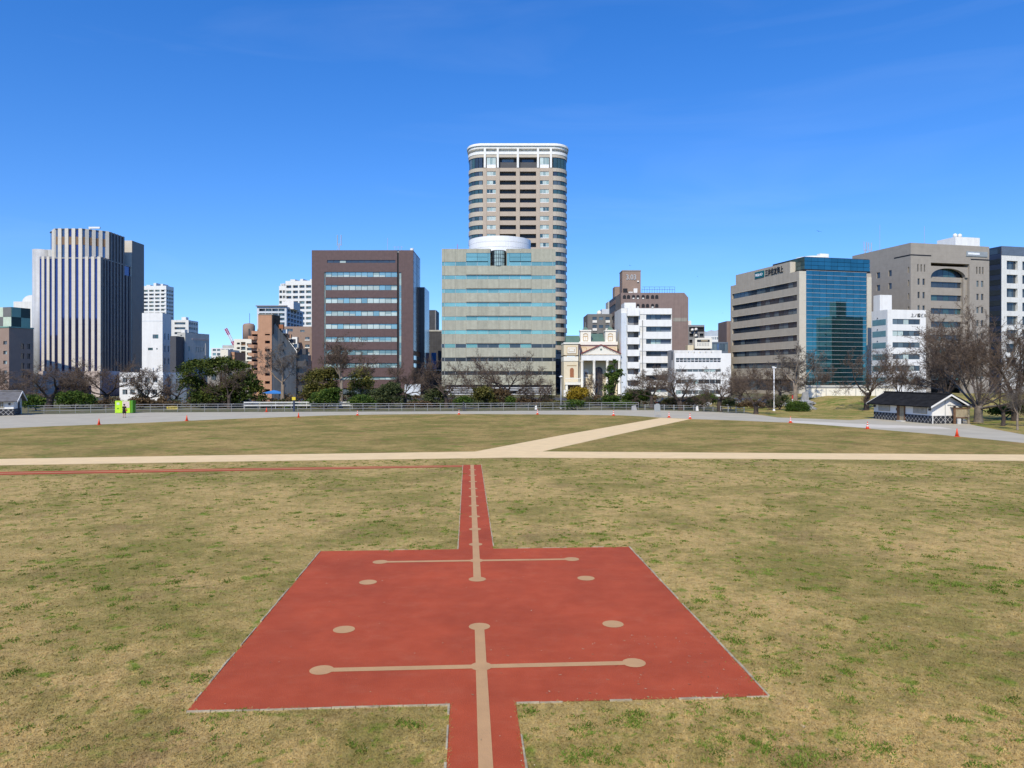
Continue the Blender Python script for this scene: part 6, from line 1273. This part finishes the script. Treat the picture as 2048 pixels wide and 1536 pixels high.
# white plaster sheds with tiled roofs and lattice dado
def lattice(mb, B, face, u0, u1, z0, z1, pitch, w_, dep=-.02):
    h = z1 - z0; n = int((u1 - u0 + h) / pitch) + 1
    for s_ in (1, -1):
        for i in range(n):
            a = u0 - h + i * pitch
            pts = []
            A = (a, z0) if s_ == 1 else (a, z1); E = (a + h, z1) if s_ == 1 else (a + h, z0)
            t0 = max(0, (u0 - a) / h); t1 = min(1, (u1 - a) / h)
            if t1 <= t0: continue
            p = [A[0] + (E[0] - A[0]) * t for t in (t0, t1)]; q = [A[1] + (E[1] - A[1]) * t for t in (t0, t1)]
            mb.quad(B.P(face, p[0] - w_, dep, q[0]), B.P(face, p[0] + w_, dep, q[0]), B.P(face, p[1] + w_, dep, q[1]), B.P(face, p[1] - w_, dep, q[1]))
        dep -= .003
def shed(label, x, y, rz, W, D, wall_h, ridge, along, ov, roof_mat, door_face):
    """along='y': ridge runs into the depth (gable in front); 'x': ridge along the front"""
    B = Bld('shed', label, x, y, rz, W, D, wall_h); r = B.root; rh = wall_h
    m = MB(); m.box(0, W, 0, D, .0, rh)
    if along == 'y': m.add([(0, 0, rh), (W, 0, rh), (W / 2, 0, ridge - .12), (0, D, rh), (W, D, rh), (W / 2, D, ridge - .12)], [(0, 1, 2), (3, 5, 4), (0, 2, 5, 3), (1, 4, 5, 2)])
    else: m.add([(0, 0, rh), (0, D, rh), (0, D / 2, ridge - .12), (W, 0, rh), (W, D, rh), (W, D / 2, ridge - .12)], [(0, 2, 1), (3, 4, 5), (0, 3, 5, 2), (1, 2, 5, 4)])
    m.build('wall', MATS['plaster'], r)
    half = (W if along == 'y' else D) / 2; sl = (ridge - rh) / half; L = D if along == 'y' else W
    def RP(a, l_, z): return (half + a, l_, z) if along == 'y' else (l_, half + a, z)
    for s_ in (-1, 1):
        e = half + ov; ze = ridge - sl * e; mm = MB()
        nrow = 9
        for i in range(nrow):   # overlapping tile courses
            a0, a1 = e * (1 - i / nrow), e * (1 - (i + 1) / nrow); z0 = ridge - sl * a0; z1 = ridge - sl * a1
            mm.add([RP(s_ * a0, -ov, z0 + .05), RP(s_ * a0, L + ov, z0 + .05), RP(s_ * a1, L + ov, z1 + .02), RP(s_ * a1, -ov, z1 + .02), RP(s_ * a0, -ov, z0), RP(s_ * a0, L + ov, z0)], [(0, 1, 2, 3), (0, 4, 5, 1)])
        mm.add([RP(s_ * e, -ov, ze - .07), RP(s_ * e, L + ov, ze - .07), RP(0, L + ov, ridge - .07), RP(0, -ov, ridge - .07)], [(0, 1, 2, 3)])
        mm.build('roof_slope', roof_mat, r)
        for l_ in (-ov - .03, L + ov - .03):
            MB().add([RP(s_ * e, l_, ze - .12), RP(0, l_, ridge - .12), RP(0, l_, ridge + .06), RP(s_ * e, l_, ze + .06), RP(s_ * e, l_ + .06, ze - .12), RP(0, l_ + .06, ridge - .12), RP(0, l_ + .06, ridge + .06), RP(s_ * e, l_ + .06, ze + .06)], [(0, 1, 2, 3), (4, 7, 6, 5), (3, 2, 6, 7), (0, 4, 5, 1), (0, 3, 7, 4)]).build('barge_board', MATS['white_paint'], r)
    m = MB(); m.tube([RP(0, -ov, ridge + .07), RP(0, L + ov, ridge + .07)], .11, 8); m.build('ridge_tile', roof_mat, r)
    # dado with raised white lattice
    dz = wall_h * .40
    for face in ('front', 'left', 'right'):
        B.bx('dado', MATS['dado'], face, 0.0, B.L(face), -.03, -.001, 0.01, dz); lm = MB(); lattice(lm, B, face, .03, B.L(face) - .03, .03, dz - .02,   .56, .015, -.034); lm.build('lattice', MATS['plaster'], r)
    return B
B = shed('white plaster shed with black tiled roof and lattice dado at right', 46.0, 81.0, R(8.9), 3.7, 10.0, 2.2, 3.2, 'y', .62, MATS['tile_roof'], 'left')
for u0, u1 in ((.9, 3.0), (7.0, 9.2)):
    f = B.bx('window', MATS['wood_pale'], 'left', u0, u1, -.05, -.001, 1.05, 1.95)
    for i in range(11): B.bx('window_bar', MATS['stone_pale'], 'left', u0 + .08 + i * (u1 - u0 - .16) / 10 - .03, u0 + .08 + i * (u1 - u0 - .16) / 10 + .03, -.1, -.051, 1.08, 1.92, parent=f)
B.bx('door', MATS['wood_pale'], 'left', 4.75, 5.55, -.06, -.031, 0.02, 1.85); B.bx('door_jamb', MATS['wood'], 'left', 4.35, 4.74, -.12, -.031, 0.0, 1.9); B.bx('door_jamb', MATS['wood'], 'left', 5.56, 5.7, -.12, -.031, 0.0, 1.9)
for u in (.25, 9.72): B.bx('lantern', MATS['dark_grey'], 'left', u - .1, u + .1, -.2, -.001, 1.45, 1.7)
B.bx('door_lamp', MATS['dark_grey'], 'left', 4.2, 4.3, -.12, -.001, 1.2, 1.5)
MB().tube([(1.55, -.05, 0), (1.55, -.05, 2.6)], .035, 6).build('drain_pipe', MATS['pipe_grey'], B.root); B.bx('gable_sign', MATS['sign_grey'], 'front', 1.85, 2.25, -.05, -.001, 2.0, 2.1); B.bx('corner_post', MATS['plaster'], 'front', -.02, .08, -.06, -.0305, 0, .9); B.bx('meter_box', MATS['wood_pale'], 'front', 2.7, 2.82, -.1, -.001, 1.55, 1.75); B.bx('door_step', MATS['stone_pale'], 'left', 5.0, 5.9, -.7, -.13, 0.006, .12)
B = shed('white plaster shed with weathered grey roof cut by left edge', -66 - 10 * math.cos(R(20.5)), 98 - 10 * math.sin(R(20.5)), R(20.5), 10.0, 3.6, 2.2, 3.15, 'x', .6, MATS['tile_roof_old'], 'front')
for u0, u1 in ((5.6, 8.9),):
    f = B.bx('window', MATS['wood_pale'], 'front', u0, u1, -.05, -.001, 1.0, 1.95)
    for i in range(17): B.bx('window_bar', MATS['stone_pale'], 'front', u0 + .05 + i * (u1 - u0 - .1) / 16 - .03, u0 + .05 + i * (u1 - u0 - .1) / 16 + .03, -.1, -.051, 1.02, 1.93, parent=f)
B.bx('lantern', MATS['dark_grey'], 'front', 9.45, 9.65, -.2, -.001, 1.4, 1.65); B.bx('dado_rail', MATS['plaster'], 'front', 0, 10, -.09, -.0305, .88, .96); B.bx('door', MATS['dark_grey'], 'right', 2.0, 2.8, -.06, -.031, .02, 1.8); B.bx('drain_pipe', MATS['white_paint'], 'right', 3.42, 3.55, -.1, -.031, 0, 2.3)
# wooden noticeboard
x, y = gp(1909, 848); nb = thing('noticeboard', 'brown wooden noticeboard with posts in front of right shed gable', 'noticeboard', (x, y, 0), R(6))
for a in (0, 1.62): piece('post', MATS['wood' if a == 0 else 'wood_pale'], nb, a - .09, a + .09, -.09, .09, 0, 1.95)
piece('panel', MATS['wood_pale'], nb, .12, 1.5, -.03, .03, .75, 1.65); piece('top_beam', MATS['wood'], nb, -.15, 1.8, -.1, .1, 1.66, 1.78); piece('bottom_beam', MATS['wood'], nb, .1, 1.52, -.06, .06, .62, .74); piece('stone_slab', MATS['stone_pale'], nb, .18, .55, -.3, -.12, 0, .6); piece('roof_board', MATS['dark_grey'], nb, -.25, 1.9, -.3, .3, 1.96, 2.02)
# lime green booth with poster
x, y = gp(230, 826.6); bt = thing('booth', 'lime green booth with poster front by the fence', 'booth', (x, y, 0)); k = y / F; H = 25 * k
piece('cabinet', MATS['lime'], bt, 0, 11.8 * k, 0, .9, .06, H); piece('cabinet', MATS['lime'], bt, 12.2 * k, 30 * k, .02, .9, .06, H - .03); piece('side_panel', MATS['lime_dark'], bt, 30.01 * k, 34.5 * k, .1, .95, .06, H + .05); piece('poster', MATS['poster'], bt, 15 * k, 29 * k, -.03, .019, H * .45, H * .97); piece('label_plate', MATS['checker_pale'], bt, 3.5 * k, 9 * k, -.03, -.001, H * .68, H * .86); piece('coin_panel', MATS['lime_dark'], bt, 4 * k, 8 * k, -.025, -.001, H * .35, H * .42); piece('plinth', MATS['dark_grey'], bt, .05, 34 * k, .05, .85, 0, .059)
# person looking at the booth
def person():
    d = gd(835); t = thing('person', 'person in black top and skirt standing before the lime green booth', 'person', (GX(248.5, d), d, .004), R(10))
    J = {}; V = []; E = []; RAD = []
    def add(n, p, r, par=None):
        J[n] = len(V); V.append(p); RAD.append(r)
        if par: E.append((J[par], J[n]))
    add('pelvis', (0, 0, .92), .15); add('belly', (0, .01, 1.08), .13, 'pelvis'); add('chest', (0, .01, 1.27), .15, 'belly'); add('neckb', (0, .0, 1.40), .075, 'chest'); add('neck', (0, -.005, 1.46), .055, 'neckb'); add('jaw', (0, .03, 1.52), .075, 'neck'); add('skull', (0, .015, 1.60), .092, 'jaw'); add('crown', (0, .0, 1.66), .06, 'skull')
    for s_, n in ((-1, 'l'), (1, 'r')):
        add(n + 'hip', (s_ * .09, 0, .86), .105, 'pelvis'); add(n + 'knee', (s_ * .10 + (.03 if s_ > 0 else 0), .02, .48), .062, n + 'hip'); add(n + 'calf', (s_ * .105, -.02, .33), .056, n + 'knee'); add(n + 'ank', (s_ * .11, -.02, .09), .037, n + 'calf'); add(n + 'heel', (s_ * .11, -.02, .035), .036, n + 'ank'); add(n + 'toe', (s_ * .125, .16, .025), .028, n + 'heel')
        add(n + 'sh', (s_ * .17, 0, 1.34), .062, 'chest')
        el = (s_ * .24, .05, 1.09); wr = (s_ * .12, .26, 1.17) if s_ > 0 else (s_ * .23, .14, .88)
        add(n + 'el', el, .042, n + 'sh'); add(n + 'wr', wr, .028, n + 'el'); dv = (Vector(wr) - Vector(el)).normalized(); pm = Vector(wr) + dv * .07; add(n + 'palm', tuple(pm), .033, n + 'wr')
        sd = dv.cross(Vector((0, 0, 1))).normalized()
        for f in range(4):
            o_ = sd * (.028 - .018 * f); q = pm + dv * .05 + o_; add(n + 'f%d' % f, tuple(q), .010, n + 'palm'); add(n + 'g%d' % f, tuple(q + dv * (.035, .042, .038, .03)[f] + Vector((0, 0, -.012))), .008, n + 'f%d' % f)
        q = pm + sd * .04 * -s_ + dv * .01; add(n + 'th', tuple(q), .011, n + 'palm'); add(n + 'tt', tuple(q + dv * .035), .009, n + 'th')
    def skin(name, vs, es, rr, mat, parent, sub=1, root=0):
        me = bpy.data.meshes.new(name); me.from_pydata(vs, es, []); o = bpy.data.objects.new(name, me); C.objects.link(o); md = o.modifiers.new('skin', 'SKIN'); md.use_smooth_shade = True
        for v_, r_ in zip(me.skin_vertices[0].data, rr): v_.radius = (r_, r_)
        me.skin_vertices[0].data[root].use_root = True
        sb = o.modifiers.new('sub', 'SUBSURF'); sb.levels = sub; sb.render_levels = sub
        bpy.context.view_layer.update(); ev = bpy.data.meshes.new_from_object(o.evaluated_get(bpy.context.evaluated_depsgraph_get())); bpy.data.objects.remove(o); ev.materials.clear(); ev.materials.append(MATS[mat])
        return link(name, ev, parent)
    body = skin('body', V, E, RAD, 'skin', t, 1)
    for nm, p, r_ in (('eye', (-.032, .098, 1.60), .011), ('eye', (.032, .098, 1.60), .011)): MB().lathe([(.002, -r_), (r_, 0), (.002, r_)], 8, p).build(nm, MATS['black'], body)
    MB().add([(-.014, .095, 1.56), (.014, .095, 1.56), (0, .125, 1.565), (0, .1, 1.60)], [(0, 1, 2), (0, 2, 3), (1, 3, 2)]).build('nose', MATS['skin'], body); MB().box(-.022, .022, .088, .104, 1.528, 1.536).build('mouth', MATS['cloth_orange'], body)
    MB().lathe([(.075, 1.53), (.112, 1.58), (.116, 1.63), (.09, 1.69), (.01, 1.715)], 12, (0, -.025, 0)).build('hair', MATS['hair_dark'], t, True)
    tv = [(0, .01, 1.02), (0, .01, 1.12), (0, .01, 1.28), (0, 0, 1.395), (-.17, 0, 1.345), (-.215, .03, 1.20), (.17, 0, 1.345), (.215, .03, 1.20)]
    skin('top', tv, [(0, 1), (1, 2), (2, 3), (2, 4), (4, 5), (2, 6), (6, 7)], [.165, .15, .172, .09, .08, .066, .08, .066], 'cloth_black', t)
    MB().lathe([(.15, 1.08), (.185, .95), (.215, .75), (.235, .56), (.225, .56), (.1, .9)], 18).build('skirt', MATS['cloth_black'], t, True)
    for s_ in (-1, 1): MB().box(-.045, .045, -.07, .2, 0, .055).build('shoe', MATS['cloth_black'], t, loc=(s_ * .118, -.0, 0))
    MB().box(.2, .3, -.1, .2, .78, 1.02).tube([(.25, -.08, 1.0), (.2, 0, 1.36), (.25, .18, 1.0)], .012, 5).build('shoulder_bag', MATS['cloth_orange'], t)
person()
# signs, boards, lamp posts
x, y = gp(1315, 833); sb = thing('information_board', 'grey arched information board on two legs beside cream path', 'information board', (x, y, .004))
for a in (-.33, .33): MB().tube([(a, 0, 0), (a, 0, 1.5)], .028, 8).build('leg', MATS['pipe_grey'], sb)
q = [(-.33, .65), (.33, .65), (.33, 1.45)] + [(.33 * math.cos(a), 1.45 + .22 * math.sin(a)) for a in [math.pi * i / 10 for i in range(1, 10)]] + [(-.33, 1.45)]
MB().add([(a, -.035, z) for a, z in q] + [(a, -.005 + .04, z) for a, z in q], [tuple(range(len(q))), tuple(reversed(range(len(q), 2 * len(q))))] + [(i, len(q) + i, len(q) + (i + 1) % len(q), (i + 1) % len(q)) for i in range(len(q))]).build('panel', MATS['sign_grey'], sb)
def lamp_post(label, px, py, top, mat, style):
    x, y = gp(px, py); t = thing('lamp_post', label, 'lamp post', (x, y, 0)); h = GZ(top, y)
    MB().tube([(0, 0, 0), (0, 0, h * .3), (0, 0, h - .3)], [.11, .085, .06], 10).build('pole', MATS[mat], t, True); MB().lathe([(.2, 0), (.2, .15), (.12, .25)], 10).build('base', MATS[mat], t)
    if style == 'globe': MB().lathe([(.1, 0), (.28, .18), (.34, .22), (.05, .42)], 14, (0, 0, h - .35)).build('lamp_head', MATS['sign_white'], t, True)
    else: MB().box(-.25, .3, -.12, .12, h - .28, h - .08).build('lamp_head', MATS['lamp_glass'], t); MB().box(-.3, .05, -.14, .14, h - .079, h).build('lamp_cap', MATS[mat], t)
lamp_post('slim grey lamp post with white lamp head left of the chapel', 1122, 818, 752, 'galv', 'globe')
lamp_post('tall white lamp pole on the verge before the bank', 1548, 822, 733, 'sign_white', 'box')
x, y = gp(588, 823.3); t = thing('sign_post', 'dark sign post with yellow board in front of white guard rail', 'sign', (x, y, 0)); piece('post', MATS['navy_panel'], t, -.12, .12, -.08, .08, 0, 1.75); piece('board', MATS['yellow'], t, -.26, .26, -.14, -.081, 1.7, 2.15); piece('cap', MATS['dark_grey'], t, -.12, .12, -.06, .06, 1.751, 2.5)
x, y = gp(334, 823.8); t = thing('banner', 'yellow banner with dark lettering tied to the pipe fence', 'banner', (x, y - .1, 0)); piece('cloth', MATS['yellow'], t, 0, 1.65, -.02, .01, .35, .85)
for i in range(6): piece('letter_mark', MATS['dark_grey'], t, .2 + i * .22, .32 + i * .22, -.026, -.0205, .5, .7)
x, y = gp(927, 822.4); t = thing('bollard', 'black bollard in the fence line before green band office', 'bollard', (x, y, 0)); MB().tube([(0, 0, 0), (0, 0, 1.25)], .12, 10).build('shaft', MATS['dark_grey'], t); MB().lathe([(.14, 0), (.14, .08), (.05, .14)], 10, (0, 0, 1.25)).build('cap', MATS['dark_grey'], t)
for px, py, w_, h_, lab in ((1268, 820.5, 11, 10, 'pale stone marker behind fence near rounded green tree'), (1072, 820, 5, 9, 'small white utility box behind fence below low cherry tree'), (1394, 822, 5, 10, 'small pale post box before dark green bush row')):
    x, y = gp(px, py); k = y / F; t = thing('utility_box' if w_ < 10 else 'stone_marker', lab, 'box' if w_ < 10 else 'stone', (x, y, 0)); m = MB(); m.add([(-w_ * k / 2, -.25, 0), (w_ * k / 2, -.25, 0), (w_ * k / 2, .25, 0), (-w_ * k / 2, .25, 0), (-w_ * k * .42, -.2, h_ * k * .85), (w_ * k * .3, -.2, h_ * k), (w_ * k * .3, .2, h_ * k), (-w_ * k * .42, .2, h_ * k * .85)], [(0, 1, 5, 4), (1, 2, 6, 5), (2, 3, 7, 6), (3, 0, 4, 7), (4, 5, 6, 7)]); m.build('block', MATS['stone_grey' if w_ > 10 else 'white_paint'], t); MB().box(-w_ * k * .55, w_ * k * .55, -.3, .3, 0, .06).build('plinth', MATS['stone_grey'], t)
# cream boundary wall on the bank
d = 134; xa, xb = GX(1612, d), GX(1790, d); bwz = 1.50
wl_ = thing('boundary_wall', 'cream panelled boundary wall on top of the grass bank', 'wall', (xa, d, bwz)); n = 9; pw = (xb - xa) / n
for i in range(n): piece('wall_panel', MATS['cream_light'], wl_, i * pw + .12, (i + 1) * pw - .02, 0, .18, -.2, 1.55); piece('pilaster', MATS['pale_conc'], wl_, i * pw - .02, i * pw + .119, -.06, .22, -.3, 1.6)
piece('coping', MATS['stone_grey'], wl_, -.1, n * pw, -.14, .3, 1.601, 1.72); piece('upper_ledge', MATS['pale_conc'], wl_, -.1, n * pw, -.02, .2, 1.721, 2.05)
# stone monument on boulders
rb = np.random.RandomState(3)
def boulder(label, px, py, d, r, flat, grp, zb):
    v_ = []; f_ = []; nu, nv = 10, 6
    for j in range(nv + 1):
        for i in range(nu):
            a, b = 2 * math.pi * i / nu, math.pi * j / nv; q = r * (1 + .22 * rb.randn() * math.sin(b)); v_.append((q * 1.25 * math.sin(b) * math.cos(a), q * math.sin(b) * math.sin(a), q * flat * math.cos(b)))
    for j in range(nv):
        for i in range(nu): f_.append((j * nu + i, j * nu + (i + 1) % nu, (j + 1) * nu + (i + 1) % nu, (j + 1) * nu + i))
    o = MB().add(v_, f_).build('boulder', MATS['stone_grey'], None, False, (GX(px, d), d, zb)); tag(o, label, 'boulder', grp); o.rotation_euler = (0, 0, rb.rand() * 3)
mon_d = 117
for px, d, r_, zb, lab in ((1606, 116, .75, .35, 'broad boulder at the left base of the stone monument'), (1616, 115.5, .8, .3, 'broad boulder at the right base of the stone monument'), (1611, 116.5, .8, 1.0, 'flat boulder directly under the stone monument'), (1622, 115, .55, .2, 'small boulder at right foot of the rock pile'), (1619, 116.5, .6, .9, 'upper right boulder of the rock pile')): boulder(lab, 0 + px, 0, d, r_, .6, 'rock pile under the monument', zb)
t = thing('stone_monument', 'grey upright stone monument slab on the boulder pile', 'monument', (GX(1610, mon_d), mon_d, 1.35)); MB().add([(-.65, -.2, 0), (.55, -.2, 0), (.55, .2, 0), (-.65, .2, 0), (-.35, -.15, 1.25), (.45, -.15, 1.45), (.45, .15, 1.45), (-.35, .15, 1.25)], [(0, 1, 5, 4), (1, 2, 6, 5), (2, 3, 7, 6), (3, 0, 4, 7), (4, 5, 6, 7)]).build('slab', MATS['stone_grey'], t); MB().box(-.9, .8, -.4, .4, -.15, -.001).build('base', MATS['stone_grey'], t)
x, y = gp(1585, 818); t = thing('marker_post', 'white marker post with red cap behind clipped bush', 'post', (x, y, 0)); MB().tube([(0, 0, 0), (0, 0, 1.6)], .1, 8).build('shaft', MATS['white_paint'], t); MB().tube([(0, 0, 1.6), (0, 0, 2.2)], .11, 8).build('cap', MATS['red_paint'], t); MB().tube([(0, 0, 2.2), (0, 0, 2.3)], .14, 8).build('top', MATS['dark_grey'], t)
# parked cars beyond the trees
def car(label, px, d, mat, rz, z=0.0):
    t = thing('parked_car', label, 'car', (GX(px, d), d, z), rz, 'cars parked beyond the trees'); L, Wd = 3.9, 1.65
    low = [(-L / 2, .28), (L / 2, .28), (L / 2 + .02, .62), (L / 2 - .12, .84), (L * .22, .93), (-L * .36, .95), (-L / 2 + .02, .86), (-L / 2 - .02, .5)]
    cab = [(L * .22, .93), (L * .06, 1.42), (-L * .30, 1.45), (-L * .40, .94)]
    def ext(poly, w0, w1=None):
        n_ = len(poly); w1 = w1 or [w0] * n_; return [(x_, -w1[i], z_) for i, (x_, z_) in enumerate(poly)] + [(x_, w1[i], z_) for i, (x_, z_) in enumerate(poly)], [tuple(range(n_)), tuple(reversed(range(n_, 2 * n_)))] + [(i, n_ + i, n_ + (i + 1) % n_, (i + 1) % n_) for i in range(n_)]
    b_ = MB().add(*ext(low, Wd / 2)).build('body', MATS[mat], t); MB().add(*ext(cab, 0, [Wd / 2 - .04, Wd / 2 - .2, Wd / 2 - .2, Wd / 2 - .04])).build('cabin', MATS['win_dark'], t); MB().box(-L * .30, L * .06, -Wd / 2 + .22, Wd / 2 - .22, 1.43, 1.49).build('roof', MATS[mat], t)
    for sx in (-1, 1):
        for sy in (-1, 1):
            w_ = MB().tube([(0, -.1, 0), (0, .1, 0)], .30, 14).build('wheel', MATS['tyre'], t, loc=(sx * L * .31, sy * (Wd / 2 - .08), .30)); MB().tube([(0, -.11, 0), (0, .11, 0)], .17, 10).build('rim', MATS['car_silver'], w_)
        for sy in (-1, 1): MB().box(-.03, .03, -.17, .17, -.07, .07).build('headlight' if sx > 0 else 'tail_light', MATS['lamp_glass' if sx > 0 else 'car_red'], t, loc=(sx * (L / 2 - .02), sy * .55, .70))
for px, d, mt, rz, lab in ((1398, 128, 'car_white', 0.2, 'white car parked behind dark green bush row'), (1470, 126, 'car_silver', .1, 'silver car parked behind the forked cherry tree'), (1532, 121, 'car_black', -.2, 'black car parked beside cherry left of lamp pole'), (1555, 124, 'car_silver', .3, 'silver car parked behind the white lamp pole'), (492, 126, 'car_white', .1, 'white car parked at foot of the orange block'), (618, 126, 'car_red', .0, 'red car parked behind the guard rail'), (1335, 127, 'car_black', .1, 'dark car parked behind cherry with level limbs')): car(lab, px, d, mt, rz)
t = thing('canopy_tent', 'blue flat canopy beside the orange block', 'tent', (GX(548, 130), 130, 0)); MB().add([(-1.6, -1.2, 2.3), (1.6, -1.2, 2.3), (1.6, 1.2, 2.3), (-1.6, 1.2, 2.3), (0, 0, 2.75), (-1.6, -1.2, 2.1), (1.6, -1.2, 2.1)], [(0, 1, 4), (1, 2, 4), (2, 3, 4), (3, 0, 4), (5, 6, 1, 0)]).build('canopy', MATS['blue_banner'], t)
for a in (-1.5, 1.5):
    for b in (-1.1, 1.1): MB().tube([(a, b, 0), (a, b, 2.3)], .03, 5).build('leg', MATS['galv'], t)
# soaring birds
for i, (px, py, d, s_, lab) in enumerate(((1638, 463, 170, .55, 'dark soaring bird high above the blue glass front'), (1260, 531, 180, .35, 'tiny bird above the number roof house'), (1395, 553, 190, .3, 'tiny bird right of the roof railing'), (1445, 626, 190, .3, 'tiny bird just left of the bank roof'))):
    v_ = [(0, -.5, 0), (.1, 0, .06), (-.1, 0, .06), (0, .55, 0), (0, 0, -.1), (.75, -.12, .22), (1.3, .12, .10), (.7, .2, .16), (-.75, -.12, .22), (-1.3, .12, .10), (-.7, .2, .16), (.2, .85, .0), (-.2, .85, .0), (0, -.65, -.02)]
    f_ = [(0, 1, 2), (0, 4, 1), (0, 2, 4), (1, 3, 2), (1, 4, 3), (2, 3, 4), (1, 5, 7), (5, 6, 7), (1, 7, 3), (2, 10, 8), (8, 10, 9), (2, 3, 10), (3, 11, 12), (0, 13, 4), (13, 0, 1)]
    o = MB().add(v_, f_).build('bird', MATS['bird_dark'], None, False, (GX(px, d), d, GZ(py, d))); o.scale = (s_,) * 3; o.rotation_euler = (R(12), R(15 - 10 * i), R(40 * i)); tag(o, lab, 'bird', 'birds in the sky')
